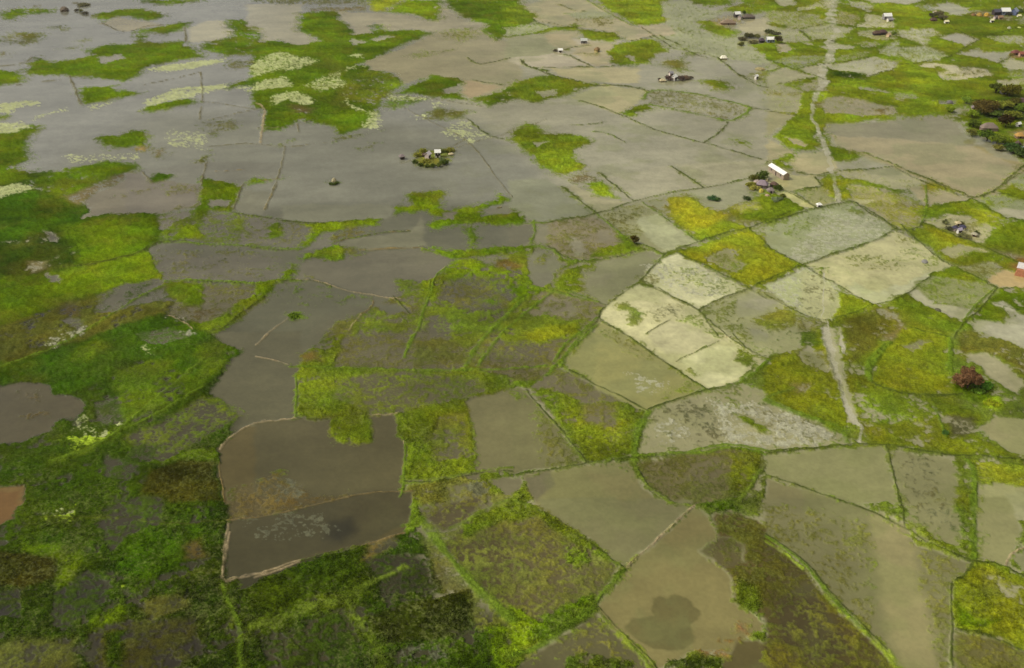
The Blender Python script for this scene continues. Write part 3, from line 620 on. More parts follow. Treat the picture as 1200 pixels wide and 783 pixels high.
L bl 1.70:-55.2,161.9 -48.5,165.1 -42.1,168.3 -36.7,170.3 -31.6,175 -24.5,180.7
L bl 1.35:-36.7,170.3 -31.9,161.9 -27.9,155.2 -25.9,149.4
L bg 2.10:-22.4,198.4 -17.6,188.9 -13.8,182.9 -9.5,175.7
L bg 2.26:-9.5,175.7 -4.6,169.6 0.1,163.8
L bl 1.58:-15.4,194.4 -10.3,197.6 -5.2,202.6 0.1,206
w 124,120,100:5.9,206 45.1,206 44.1,202.6 26,180.7 21,185.9 17.8,190.4 7.9,200.1
w 94,85,68:-0.5,195.2 8.4,200.1 24.6,180.7 17.8,168.3 4.4,155.2 -0.4,152.3
g4 .66:-0.5,195.2 8.4,200.1 24.6,180.7 17.8,168.3 4.4,155.2 -0.4,152.3
g3 .85:-0.5,206 3.2,204.3 8.4,200.1 11.5,196.8 15.4,192.8 21,185.9 24.6,180.7 19.9,184.4 13.2,188.9 6.3,198.4 -0.5,196
g3 .85:11.1,188.9 17.5,185.1 17.8,182.2 13.3,180.7
g1 .93:-0.5,167.6 4.6,163.8 18,171.6 18.6,167 4.4,155.2 -0.4,152.3
g1b .95:-0.5,167.6 2.8,166.3 4.5,156.4 -0.4,152.9
w 128,119,92:45.2,202.6 48.7,198.4 49,191.2 43.2,186.6 48.7,178.6 49.4,174.4 48,169.6 51.3,167 54,162.5 52.6,160 49.6,158.8 45.3,155.2 39.2,155.8 34.3,152.9 28.6,149.4 18.2,167 25.8,178.6
ws 104,97,72 .002:31.2,171 32.8,171.9 34.2,171 36.2,171.9 37.8,170.8 39.3,170.2 39.6,168.3 40.9,167.1 41.1,165.4 39.7,163.8 38.5,161.3 38.6,158.8 37.2,156.9 36.1,155.6 33.7,155 31.1,155.3 28.9,155.6 27.1,157.1 25.8,158.6 24.5,161 24.6,163 25.8,164.5 27.3,164.5 29.2,165.3 30.7,165.7 30.2,167.5 30.8,169.3
w 94,89,72:-0.4,149.4 17.6,165.7 20.2,163.8 28.6,149.4
g4 .38:2.7,155.2 18.4,163.8 24.7,152.9 10.1,152.9
g3d .85:10,149.4 11,153.2 17.7,154 24.6,152 26,149.4
w 96,88,66:43.7,186.6 49,191.2 54.8,189.7 53.3,182.2 49.2,178.6
g4 .28:43.7,186.6 49,191.2 54.8,189.7 53.3,182.2 49.2,178.6
w 92,80,50:49.5,200.1 55.8,200.1 63.6,192.8 56.9,163.1 51.3,167 48.5,169.6 49.9,174.4 48.9,179.3 54,182.9 54.8,189.7 49,191.2
go3 .74:49.5,200.1 55.8,200.1 63.6,192.8 56.9,163.1 51.3,167 48.5,169.6 49.9,174.4 49.3,179.3 54,182.9 54.8,189.7 49.3,192.8
g3 .8:51.1,175.7 54.4,173 55.2,163.8 51.1,166.3 48.6,170.3
g1 .93:45.3,203.4 57,206 55.8,200.1 48.7,201.3
g3d .9:29.5,149.4 33.5,153.2 37.9,153.2 43.1,152.9 42.5,149.4
w 95,86,62:43.4,152.9 47.7,158.2 51.6,157.6 55.2,155.8 53.8,149.4 42.5,149.4
r .75:42.7,157.9 45.1,158.8 48.1,159.2 48.1,157.6 43,157.3
r .7:38.5,155.8 41.4,155.8 44.9,155.5 44.9,154 39.9,154.3
r .55:48.4,164.1 50.5,163.1 50.1,158.8 47.1,160
g3 .9:51,158.8 54.7,161.3 56.5,161.3 55.2,155.8 52.8,157
L bt 0.69:45.2,203 40.8,198 34.6,190.4 29.9,184.7 25.9,179.6
L bg 1.15:25.9,179.3 21,173.7 18.3,168.3
L bl 0.89:21,185.5 24.6,181.1
L bdw 0.40:15.3,191.6 21,185.5 25.5,180.3
L bl 0.81:17.8,168.3 21.9,161.3 25.4,155.8 28.7,150
L bdw 0.29:18.7,168 22.8,161.3 29.6,150.4
L bl 0.47:39.6,204.4 45.2,203
L bl 1.59:-0.5,204.7 3.2,203.4 7.9,199.2
L bg 1.62:-0.4,152.9 5.3,155.8 11.9,161.9 18.2,167
w 124,120,100:63.8,206 83.2,206 95.1,195.2 95.6,188.9 106.1,182.2 99.7,175.7 88.9,149.4 79.7,149.4 75.7,158.8 72,168.3 68.5,180 60.8,192
g4 .35:63.3,203.4 87.3,196.8 74.6,155.2 72,168.3 67.2,182.9 61,192.8
ws 144,136,114 .007:88.4,200.1 95.3,195.6 95.3,186.6 92,174.4 86.7,149.4 78.9,149.4 81.6,169 85.4,188.9
g4 .55:79.8,190.4 85.9,192 85,187.4 80.9,188.9
g4 .52:76.2,181.4 79.3,169 76.4,161.3 74.6,169
g4 .55:93.4,178.6 99.7,175.7 88.9,149.4 86.7,149.4 90.5,167.6
g4 .45:95.3,188.1 103.9,182.9 99.2,175.7 94.9,180
w 137,134,112:99.1,206.9 112,206.9 105.7,185.1 96.9,191.2 96.2,196.8
g3 .92:95.8,197.2 98.2,195.2 104.2,188.9 106.3,184 99.4,189.7
g3 .85:110.8,205.1 115.4,206 106.6,183.6 105.1,187.4
g2g .32:99.6,205.1 109.2,205.1 106.6,192.8 99.3,195.2
w 82,72,46:60.5,190.4 67.3,179.3 69.4,172.3 71.3,165.7 75.5,158.2 78.9,149.4 51.5,149.4
go3 .66:60.5,190.4 67.3,179.3 69.4,172.3 71.3,165.7 75.5,158.2 78.9,149.4 51.5,149.4
w 75,66,48:58.1,169 67.4,175.7 68.9,163.8 70.1,155.2 61.2,151.7 56.7,158.8
g4 .42:58.1,169 67.4,175.7 68.9,163.8 70.1,155.2 61.2,151.7 56.7,158.8
w 147,144,119:116.9,206.9 124.9,206.9 123.1,192.8 114.2,181.4 107.9,184.4
w 166,163,146:124.8,207.7 131.8,207.7 126.9,196.8 123.6,197.6
w 135,134,115:116.9,184.4 122.7,187.4 117.5,175.7
gy2 .97:99.6,174.4 106.1,182.2 117.7,176.1 107.8,154 99.6,160 94.7,161.3
g1 .9:98.1,169 100.2,163.8 105.7,163.8 101.7,160.6 95.4,161.9
go2 .8:106.3,181.4 115,174.4 112,167.6 104,171
w 105,100,70:94.4,160.6 103.4,158.2 107.8,154 105.8,149.4 90.2,149.4
g4 .7:94.4,160.6 103.4,158.2 107.8,154 105.8,149.4 90.2,149.4
L bdw 0.50:81.9,205.1 88.6,200.9 94.9,194.4
L bdw 0.65:94.9,194.4 98.4,189.7 106.2,182.5
L bdw 0.38:97.6,206.9 97.4,205.1 94.9,194.4
L bdw 0.59:106.2,182.5 112.9,180.7 117.5,175.7
L bg 1.24:116.1,206.9 112.6,196.8 106.9,183.6
L bdw 0.58:106.3,182.2 104,179.3 100.2,175.7
L bdw 0.36:98.9,175 89.4,149.4
L bl2 0.80:60.3,189.7 63.8,185.1 66.6,180.3
L bl2 0.75:69.7,171.6 70.6,168.3
L bl2 0.56:71.3,166.7 72,165.7
L bl2 1.09:72.8,164.4 73.9,161.9 75.1,159.7
L bl2 1.94:76.1,157.3 77.9,154.6 78.9,149.4
L bg 0.87:60.7,191.6 65,185.9 68.3,179.3 71.9,167.6 75.7,158.8
L bdw 0.38:60.9,192.4 65.6,186.2 68.9,179.6 72.5,168.3 76.6,158.8 78.1,155.2
L bt 0.34:113.7,181.4 115.9,184.4 118,185.9 121.9,187.7
L bdw 0.39:94.5,161 101.4,158.8 107.7,153.7
g1r .93:211.2,879.8 426.4,879.8 300.8,594.9 245.3,551.2 192.4,531.3 156.7,503.8 138.5,495.1 144.1,572.3
w 182,176,144:211.6,861.3 228.9,861.3 222.4,830.7 212.2,826.5
w 180,176,140 .3:220.2,818.2 229.7,826.5 245.1,843.6 242,822.4 230.7,814.1 219,810.1
w 178,172,142 .2:251.5,861.3 263.7,861.3 249.8,826.5 245.1,818.2 246.2,835
w 162,160,120 .42:195.1,806 203.4,810.1 210.7,806 228.3,798.1 229.1,782.6 233.4,775.1 229.3,765.9 208.1,749.7 198.5,748 188.4,775.1
w 168,164,138 .15:184.4,756.8 188.2,749.7 203.8,744.5 203.2,735.9 202.1,707.9 184.3,703.2 184.3,725.8 179.8,735.9
w 166,164,130 .2:207.3,746.2 228.4,762.2 231.5,756.8 244.4,748 229.5,722.5 218.3,711.1 205.9,711.1
w 160,152,112 .45:251.1,810.1 260,790.3 255.2,771.4 246.2,756.8 235.1,764
w 172,168,144 .2:270.2,848 285.9,835 275.3,806 270.2,808 265.6,835
w 178,172,152:278,865.9 316.4,865.9 308.2,841 288.3,840.1
g1br 1:286.7,835 315.3,837.1 314.3,810.1 306.3,782.6 291.8,775.1 285.2,778.8 287,812.1 277.4,810.1
w 188,182,148 .3:268,798.1 277.7,790.3 283.6,778.8 274,749.7 251,749.7 249.8,753.3 260.2,775.1
w 174,170,136 .38:243.9,735.9 255,742.7 269.5,735.9 261.9,712.7 248,712.7 241.6,725.8
w 150,148,114 .45:232.8,703.2 248.9,706.4 247.2,693.9 234.8,690.9
w 168,170,136 .35:241.3,681.8 263.1,709.5 247.3,661.6 240.8,667.3
g1r 1:172.7,703.2 183.9,701.6 198.8,706.4 203.7,700.1 208.6,693.9 202.4,675.9 184.9,673 171.1,661.6 162.4,656
w 178,164,142:176.4,697 183.9,698.5 186,683.3 174.4,675.9
w 178,172,142:198,703.2 204.1,701.6 201.8,695.4 197.2,697
w 174,170,144 .1:204.9,690.9 219.7,703.2 228.9,687.8 213.8,681.8 207.6,684.8
w 144,148,112 .5:166.5,653.2 178.7,664.4 201.5,667.3 199.1,656 186.8,642.4 173.6,631.9 168.7,645.1
w 152,150,134 .1:178.7,656 186.8,650.5 182.1,642.4 176.1,647.8
w 148,150,106 .5:205.3,656 219.7,673 236.8,678.9 226,661.6 209.9,653.2
w 172,168,146 .1:197.5,642.4 216.3,651.9 232.9,661.6 241.6,650.5 237,634.5 214.4,616.6 206.9,624.1 197.3,631.9
g4 .42:231.1,656 241.6,650.5 236.3,634.5 225.7,634.5
w 170,166,138:161.2,650.5 166.9,637.1 156.3,628
w 166,160,134:154.9,621.6 168.9,634.5 180.2,616.6 173.2,606.8 155.9,594.9 144.1,572.3
w 168,162,138:176.2,631.9 195.5,645.1 192.6,629.3 185.3,609.2 182.1,619.1
g2 .85:195.3,631.9 206.1,621.6 211.3,621.6 213.6,614.1 201.8,606.8 189.8,614.1
g1br 1:212.7,609.2 234.2,624.1 249.4,639.7 256.5,631.9 254.8,609.2 247.1,594.9 239.3,583.4 230.8,576.7 220.8,583.4 206.6,597.2
L bd 1.16:204.8,739.3 203.3,709.5
L bd 1.03:162.4,656 168.7,645.1 173.6,631.9 182.1,619.1 184.7,609.2
L bd 0.88:156,626.7 166.3,634.5
L bd 1.05:172.9,631.9 187.4,639.7 198.2,645.1 216.7,653.2 228.1,661.6
L bd 1.04:232.2,762.2 246,753.3
L bd 1.14:204,709.5 214.6,711.1 218.7,704.8
L bd 1.04:230.4,764 217.9,755 206.2,748
L bd 0.99:156.7,598.4 171.3,606.8 181.5,611.7
L bg 1.28:213.8,681.8 230.6,686.3 239.1,681.8 247.2,693.9 263,716
L bd 1.02:215,616.6 237.6,634.5
P 6.59:266.7,865.9 246.1,810.1 233.7,767.7
P 4.14:234.5,767.7 228.8,735.9 215.4,703.2
P 5.38:215.4,703.2 210.3,681.8 201.9,656 194.8,639.7 187.3,619.1 181.8,594.9
w 178,172,152:311.3,861.3 333,861.3 327.5,845.8 312.5,836.7 303.6,838
w 150,154,122 .4:318,830.7 331.3,835 324,810.1 315.8,810.1
w 172,168,144:326.1,818.2 338.8,839.3 347.2,843.6 350.9,826.5 352,810.1 343.3,794.2 330.4,794.2 330.1,802
o .7:350.4,806 367.6,810.1 356.3,782.6 346.6,790.3
o .65:356.3,786.4 377.1,790.3 369,775.1 350.9,771.4
w 150,150,122 .4:376.2,778.8 387.6,790.3 372.8,756.8 370.5,764
g3 1:308.2,764 332.3,786.4 354.7,782.6 361.2,771.4 371.2,753.3 365.1,739.3 328.9,719.2 323,719.2 316.1,735.9
w 180,176,146 .3:271.2,739.3 301.5,749.7 297.3,725.8 286.1,719.2 283.3,703.2 274.9,693.9 271.7,716 267.9,729.1
w 166,160,142:294.2,719.2 310.4,730.8 318.2,725.8 320.4,712.7 308.3,697 302.8,693.9 299.8,704.8
g1br 1:282.2,700.1 290.1,707.9 302.8,693.9 304.5,690.9 290.3,675.9 282.2,673
w 170,172,136 .35:254.4,687.8 277.1,693.9 281.9,675.9 280.8,667.3 266.7,653.2 252,647.8 250.5,661.6
w 164,159,138:288.8,670.1 309.7,687.8 307.1,675.9 315.5,674.5 329.1,681.8 318.4,661.6 307.1,649.1 300.2,658.8
g1br .97:317.3,703.2 324.9,711.1 327.4,703.2 317.5,675.9 307.1,675.9
w 164,162,128 .35:328.3,716 341.3,724.1 357.7,722.5 347.8,700.1 334.1,700.1
w 180,174,144:307.4,645.1 319.3,658.8 324.7,647.8 317.6,631.9 307.6,634.5
r .6:319.1,661.6 328,675.9 338.4,678.9 330.8,661.6
w 194,184,156:252.6,639.7 264.6,649.1 269.8,645.1 276.5,639.7 276.5,629.3 283.8,634.5 291.3,631.9 290.3,616.6 267.8,606.8 257.6,606.8 257.7,619.1 265.9,634.5 253,637.1
g3 .9:254.3,637.1 267.9,639.7 262.1,624.1 254.7,621.6
g3 1:262.7,620.4 268.3,621.6 267.9,615.4 261.8,612.9
g4 .5:278.5,634.5 293.3,631.9 288.1,619.1 273.5,616.6
w 142,144,104 .5:305.8,631.9 316.5,629.3 307.6,609.2 298.9,614.1
w 178,170,148 .3:288.9,605.6 307.6,609.2 301.3,594.9 285.7,594.9
L bd 1.19:240.1,642.4 253.1,645.1 265.9,654.6 281.2,663 303.1,690.9 317.6,709.5 333.1,725.8 346.2,735.9 373.6,756.8
L bd 1.17:317.6,709.5 316.1,735.9 313.9,746.2
L bd 0.92:304,645.1 318.4,661.6 326.6,675.9
g1r 1:233.2,576.9 255.3,602.2 273.9,609.4 287.4,614.3 275.1,581.3 255.2,561.7 249.3,568.1 236.9,563.8 236.9,570.3
w 118,118,98 .3:234.4,561.7 247.7,563.8 243.3,555.4 236.2,555.4
w 146,146,114 .5:218.7,579.1 230,574.7 228.3,568.1 213.7,563.8
g1br 1:212.3,559.6 219.5,561.7 229.8,572.5 236.3,570.3 237.5,543.2 233,537.3 218.1,532.4 210.6,535.3
w 150,146,120 .2:240.2,547.2 250.2,543.2 246.7,537.3 237.6,537.3
g3 .95:235.4,531.5 251.1,551.3 261.8,572.5 276.1,583.6 301,592.7 238.3,451.1 239.4,466.1 242.2,488.5 239.2,500.4 231.1,500.4 232.7,512.8
g2 .8:251.4,543.2 275.7,568.1 287.3,561.7 272.2,527.6 247.4,527.6
d .65:252.7,505.7 265.6,512.8 259.4,498.7 251.9,498.7
w 180,170,144 .3:287.2,604.6 309.4,611.8 304.1,599.8 286.5,599.8
w 160,154,130 .12:148.6,592.8 159.1,595.2 165.6,583.7 163,568.2 153.6,537.4 147.8,539.3 138.2,545.3
g4 .5:146.6,583.7 159,581.4 164.5,579.2 162.3,572.6 143.7,570.4
w 156,150,120:137.8,543.3 149.8,533.5 130.4,502.2 128,498.8
w 162,154,128 .15:166.6,592.8 180.3,607.1 184.7,599.9 179.8,583.7 173.1,579.2 167.5,581.4
g1r 1:164.7,572.6 174.8,585.9 174.3,577 162.1,541.3 155.1,518.4 153.1,502.2 152.4,483.6 145.6,477.2 136.4,475.6 133.1,483.6 129.3,497 138.8,512.9 152.1,533.5 158.3,551.4
w 174,162,132:137.8,497 142.2,495.3 145,485.3 141.9,481.2 138.3,483.6
o .6:170.4,559.7 174.5,561.8 170.6,549.4 166.5,547.3
g6 .9:174.3,574.8 178.6,577 177.4,568.2 171.6,559.7
w 150,148,126 .3:202.1,590.5 215.3,581.4 213.8,577 202.5,583.7
w 158,148,122 .12:176.2,568.2 184,572.6 194.8,566.1 208.5,549.4 204.5,535.4 187.3,533.5 177.6,539.3 167.3,539.3
o .7:197.3,547.3 206.1,547.3 202.2,537.4 194.8,535.4
w 142,136,116:161.1,520.2 174.4,520.2 202.4,525.8 227.1,533.5 232,523.9 227.9,498.8 227.9,478.8 191.8,493.6 176.6,497.9 160.2,492.8 160.5,505.7
w 163,151,126:160.5,505.7 164,498.8 192.4,495.3 229.2,482 230.4,466.2 240.1,457.1 234.9,445.4 199.5,408.3 196.9,413.3 186.1,434.3 169.7,461.6 167,469.3 159.2,485.3
g1r .95:160.1,531.5 175.2,530.6 185.1,533.5 202.1,531.5 199.7,527.7 175.2,523 163.8,522.1 159.2,525.8
g1r 1:159.4,520.2 161.8,516.5 158.6,498.8 157.1,485.3 162.6,478.8 166.9,472.4 165.5,466.2 159.2,460.1 150.2,460.1 152.8,477.2 154.3,498.8
w 176,167,140:133.3,469.3 150.7,477.2 148.2,460.1 127.6,460.1
w 172,162,136:127.3,495.3 132.7,482 136,474 125.6,464.6 119.6,460.1
g1r .9:125.1,464.6 135.5,474 130.1,460.1
L bd 0.93:196.7,572.6 210.2,549.4
L bd 0.77:137.8,543.3 151.5,533.5
P 2.83:187.4,616.9 183.5,599.9 174.9,579.2 164.2,549.4
P 2.01:164.2,549.4 158,527.7 157.4,514.7 153.9,497
P 2.27:153.9,497 153,483.6 150.7,469.3 148.7,460.1
w 178,167,138:131.9,463.3 144.1,469.5 150.7,469.5 153.2,460.3 149,448.5 143.3,445.6 135.9,443.5 130.6,445.6 129.5,457.3
g1r .9:120,461.8 127.6,466.4 134.6,472.6 134.9,469.5 129.8,458.8 130.7,449.9 129,447 118.3,454.3
w 162,157,122 .3:118.2,453.6 127.7,449.9 128.3,444.2 124.2,437.2
w 188,178,144:124.4,440 135.1,442.1 136.7,431.7 135.5,429 122.6,422.4 118.8,422.4 117.9,426.4 115.4,434.4
w 164,160,118 .38:125.4,422.4 132.6,425 136.7,426.4 138.1,416 136,408.5 130.5,404.8 126.6,407.2
w 200,194,146:118.5,419.8 120.9,421.1 128.2,404.8 126.7,402.4 121.2,403.6 118.1,413.4
gy .95:138.5,438.6 144.6,441.4 142.9,425 138.2,409.7 136.9,413.4 137.2,426.4
gy .95:146.7,438.6 151.2,435.8 145.9,416 141.1,413.4
w 168,162,138 .1:148.6,447 161.7,448.5 162.9,442.8 178.9,444.2 183.8,435.8 180.4,426.4 173.4,425 162.7,423.7 156.2,430.4 149.7,437.2
g1r .92:148.7,437.2 156.4,437.2 164.9,427.7 168.3,423.7 166.1,417.2 160.8,422.4 153.9,430.4 148.9,434.4
w 172,164,120 .45:149.2,429 157.9,426.4 164.9,413.4 159.3,396.4 154.9,396.4 148.9,406 146.2,412.2
w 194,186,146:147.1,412.2 154.9,410.9 154.4,407.8 147.3,406.6
gy .62:153.4,406 164.9,412.2 168.1,396.4 163.3,384.9 156.6,381.6 153.4,391.8
g1r 1:109.1,412.2 115,416 117.2,413.4 119.5,406 121.2,400 109.5,391.8 104.2,389.5
g1r .7:103.7,387.2 124.8,400 138.1,406 143.7,403.6 146,396.4 150.5,382.7 145.5,386.1 140.5,398.8 134.7,403.6 118.6,392.9 102.2,380.5
P 2.39:152,474.2 146.9,449.9 143.3,431.7 139.7,413.4 138.7,408.5
L bdw 0.94:122.3,421.1 136.6,427.7
L bdw 0.82:122.3,421.1 127.9,403.6
L bdw 0.85:136.9,440 136.6,427.7
L bdw 0.87:130.6,445.6 137.7,442.8 144.4,446.3
L bdw 0.88:149.7,447.8 162.1,449.9 177.4,454.3
L bdw 0.64:103.7,387.2 114.2,392.9 125.7,400 138.4,407.2 145.5,409.7
L bdw 0.63:145.5,409.7 148.2,396.4 151.9,387.2 154.4,381.6
L bdw 0.82:168.4,474.2 178.8,455.8 182.8,444.2 188.5,433.1 192.5,416
gy .92:182.7,430.4 188.4,430.4 193.9,422.4 192,419.8 184.1,425
g1r .95:172.8,402.4 181.8,406 195.9,410.9 202,403.6 201.9,389.5 193,381.6 189.3,394.1 179.1,396.4 169.5,391.8
gy .85:193.9,403.6 200,398.8 200.6,389.5 193.4,382.7 186.6,384.9
w 148,152,120 .3:197.7,410.9 206.7,417.2 220.1,410.9 211.6,391.8 202.2,397.6
g1r .8:197.7,410.9 206.2,416 201,401.2
w 174,168,154:202.2,397.6 206.9,402.4 214.7,398.8 210.6,389.5
w 148,150,122 .3:221.8,433.1 236.7,448.5 223.5,418.5 220.3,426.4
g1r .95:210.3,423.7 219.6,429 223.4,423.7 220.7,412.2 212.8,418.5
L bdw 0.96:178.2,454.3 183.2,445.6 188.9,434.4 193.9,422.4 199.2,414.7 209.8,422.4 222.6,437.2 241.9,460.3
L bdw 0.81:199.2,414.7 192.7,409.7 180.9,404.8
L bdw 0.82:208.7,419.8 214.1,417.2 219.6,409.7
L bdw 0.57:197.2,407.2 201.2,395.2 209.6,387.2
w 178,167,136:9.2,822.4 30.5,865.9 52.4,865.9 60.2,852.4 72.3,810.1 76.5,782.6 91.1,746.2 87.5,712.7 80.2,709.5 71.3,732.5 62.8,739.3 49.3,753.3 30.8,755 15.9,778.8
w 164,164,132 .15:38.9,798.1 62.4,810.1 75.7,802 75.3,778.8 47.8,782.6
g4 .6:46.6,775.1 59.5,778.8 61.6,786.4 72.1,788.4 70.1,764 61.8,756.8 57.9,767.7
o .5:63.4,756.8 71.4,760.4 69.1,751.5
g1r 1:-5,830.7 8.4,826.5 20.9,790.3 15.9,778.8 15.7,771.4 9.3,756.8 -4.6,753.3
w 166,168,134 .3:-4.6,749.7 9.2,753.3 17.3,771.4 29.2,753.3 15,732.5 -4.5,724.1
g1r 1:41.7,756.8 46.7,762.2 49.3,753.3 45.6,742.7 42.7,746.2
g1r 1:48.4,739.3 56.4,734.2 72.2,734.2 75,716 66.7,704.8 58.4,709.5 51.7,719.2
w 158,155,128:-4.4,719.2 22.4,729.1 33.3,739.3 29.8,687.8 27.8,673 20.7,667.3 -4.1,661.6
w 177,163,136:22.3,725.8 33.3,740 46.9,739.3 47.6,725.8 42.5,712.7 45.6,690.9 33.8,681.8 29.8,687.8 23.9,703.2
w 180,166,138:52.3,706.4 69.2,700.1 67.4,687.8 61.5,675.9 61.2,656 61.5,642.4 51.9,639.7 39,673
g4 .7:44.6,673 54.4,674.5 53.9,667.3 48.4,667.3
w 182,171,140:23.1,634.5 79.2,637.1 75,598.9 44.3,603.2 27.1,617.8
L bg 1.70:-4.4,718.6 15,732.5 30.6,748 43.2,755 49.5,756.8
L bd 1.22:15.8,775.1 23.2,758.6 30.7,749.7
L bd 1.43:34.5,681.8 42.7,690.9 51.6,695.4
L bd 0.91:37.3,667.3 43.4,653.2 50.4,637.1
L bd 0.87:4.8,656 8,642.4 14.5,634.5 22,619.1 27,614.1 33,606.8 40.5,604.4
L bd 0.82:15.2,635.8 33.2,637.1 50.4,637.1 63.2,639.7
L bd 1.14:78.8,709.5 87.3,711.1
L bd 1.02:37.2,835 46.2,814.1 57.2,806
L bd 0.85:38.1,563.1 46.9,552.6 55.2,540.5
L bd 0.84:53.9,596.6 63.7,594.3 74,589.6
w 168,164,130:33.7,569.5 45.9,589.6 53.5,591.9 61.1,573.9 52.1,573.9 42.9,563.1 38.1,563.1
w 178,167,136:44.1,563.1 52,572.8 60.9,571.7 66.2,552.6 56.4,541.5 47,553.7
L bd 0.62:31,517.7 38.8,518.6 48.1,523.2
L bd 0.60:41.3,506.8 48.7,503.3 56,489.6
w 166,166,136 .1:119.1,843.6 137.5,852.4 148.4,814.1 165.8,810.1 150.5,778.8 135.1,771.4 133,739.3 159.2,725.8 162.6,653.2 160.4,645.1 154.1,645.1 142.8,656 130.1,661.6 113.9,681.8 109,681.8 102,709.5 94.7,716 111.6,760.4
w 182,167,144:91,756.8 112.4,760.4 115.2,725.8 105.1,722.5 96.2,722.5 86.6,716
g4 .6:117.3,756.8 121.7,749.7 120.4,735.9 126.5,735.9 119.7,730.8 116.9,742.7
g1r .92:136,767.7 149.9,775.1 152,760.4 158.8,739.3 159.1,729.1 147.5,719.2 141.1,729.1 135.1,742.7
g1r .8:112.5,681.8 116.2,687.8 119.8,670.1 117.1,665.8
g4 .8:95.8,650.5 102,661.6 109,653.2 106.4,639.7 107.5,629.3 104.1,624.1 97.7,634.5
g3 .95:140.1,870.5 179.6,870.5 172.1,835 153.8,826.5 144,839.3
g1r .9:182.2,870.5 210.3,870.5 197.9,814.1 180.6,794.2 160.9,810.1 169.7,822.4 182.2,835
d .5:148.4,771.4 162.1,790.3 168.7,782.6 165.9,760.4 151.3,756.8
w 182,172,146:166.6,764 191.8,786.4 178.5,725.8 164.3,729.1 160.1,746.2
L bd 1.09:113.9,681.8 120.3,668.7 125.8,660.2
L bd 1.10:131.3,660.2 134,645.1 135.8,626.7 139.9,614.1 143,604.4
L bd 0.98:103.6,722.5 112.6,697
L bd 1.08:94.4,719.2 99.4,724.1 104.6,724.1
g2 .93:-199.1,360.8 -182.8,363.8 -165.5,356.4 -162.9,347.9 -166.6,342.3 -177.6,337 -189.1,338.3
o .6:-180.4,347.9 -174,349.3 -171.3,341 -175.3,338.3
g1 .98:-187.3,334.3 -174.8,337 -161.7,335.6 -153.2,343.7 -138.6,356.4 -132,346.5 -127.8,338.3 -138.4,330.4 -146.2,324.1 -151.2,316.7 -157.7,308.4 -170.8,297.2
g1b .98:-149.5,346.5 -138.4,355.7 -130.7,342.3 -128,337 -139.2,333 -151.5,335.6
w 102,97,90:-169.1,337.6 -164.8,336.3 -160.8,330.4 -165.3,331.7
w 98,94,88 .3:-144.9,320.4 -137.9,329.1 -127.9,333 -123.9,329.1 -121.9,320.4 -131.2,311.9 -135,307.3 -140.7,308.4
gt .84:-169.4,294 -157.9,306.2 -154,315.5 -148.6,315.5 -140.3,307.3 -132.8,307.3 -120.6,317.9 -117.2,315.5 -118,307.3 -129.4,297.2 -136.7,288.7 -145.8,283.5 -153.9,274.3 -160.7,274.3
o .55:-153.3,310.8 -151,313.1 -145.8,305 -150.5,306.2
w 96,92,86 .3:-150.7,302.8 -146.2,303.3 -139.8,297.2 -140,295 -146.4,298.3
a2 .3:-149.8,288.7 -145.8,294 -139.8,297.2 -139.2,292.9 -146.3,283.5
g1d .95:-136.7,288.7 -129.4,297.2 -119.4,305 -106.9,297.2 -100.5,274.3 -139.3,274.3 -138.4,282.5
g1 .9:-138.3,274.3 -138.4,282.5 -133.7,288.7 -128.2,284.5 -131.5,274.3
w 94,92,80 .52:-121.5,288.7 -117.8,292.9 -110.6,292.9 -107.4,290.8 -114.8,286.6 -118.2,284.5
a2 .35:-117.9,283.5 -115.2,284.5 -112.4,280.5 -114.8,278.5
L bd 0.58:-165.7,343 -157.7,346.5 -149.5,350 -142,355.7 -138.8,360.8 -137,366.8 -126.4,367.6
w 120,112,106:-176.2,444.4 -168.8,445.3 -163,436 -160,431.9 -138.2,429.5 -133.2,410.8 -134.2,406.3 -144.4,400.5 -146.8,397.6 -160.7,397.6
g4 .6:-165.2,421.5 -159.9,427.9 -157.1,426.3 -160.5,420.7
go3 .6:-151,424.7 -148,427.9 -139.3,429.5 -138,424.7 -143.2,419.2 -148.5,420
g4 .62:-144.4,400.5 -140.5,405.6 -133.8,404.9 -134.9,401.2 -142,397.6
w 123,120,116:-169,449.6 -144,460.3 -125.9,460.3 -108.1,460.3 -103.7,437.7 -114.5,436 -120.5,431.9 -132.3,437.7 -139.6,439.4 -138.6,431.1 -150.3,431.9 -154.1,441 -162,446.2 -162.9,437.7
g1d 1:-161.9,434.4 -161.8,445.3 -153.2,440.2 -155.3,435.2 -159.1,432.7
g1 1:-139.7,438.5 -134.6,437.7 -131.4,434.4 -123,432.7 -122.6,428.7 -118.8,429.5 -118.3,415.3 -116.6,399.1 -121.5,399.1 -125.2,401.2 -124.5,404.9 -118.8,403.4 -119.6,409.3 -129.2,412.3 -130.6,409.3 -127.7,396.2 -125.8,389.3 -128.5,389.3 -131.4,396.2 -132,406.3 -137,426.3
w 118,112,106:-129,411.5 -124.8,412.3 -119.6,409.3 -119.5,404.1 -124,404.9 -127.1,406.3
g1 .95:-119.8,435.2 -116.4,439.4 -113,436.9 -113.1,431.9 -117.3,430.3
w 124,121,112:-117.2,422.3 -108.2,422.3 -103.7,420 -102.9,397.6 -103.1,393.4 -111.2,396.2 -116.3,402
g3 .75:-145.4,394.8 -137.6,399.1 -130.4,396.2 -125.3,389.3 -120.1,369.5 -128.5,367 -137.9,368.2 -138.8,374.6 -136.4,378.5 -139.1,382.5 -141.7,382.5
w 112,106,100 .25:-145,393.4 -135.7,398.4 -132.9,392 -138.7,386.5 -137.8,379.8 -140.9,379.8
g1b .95:-131.8,382.5 -124.4,383.8 -120.5,370.8 -125.8,368.2 -130.7,369.5
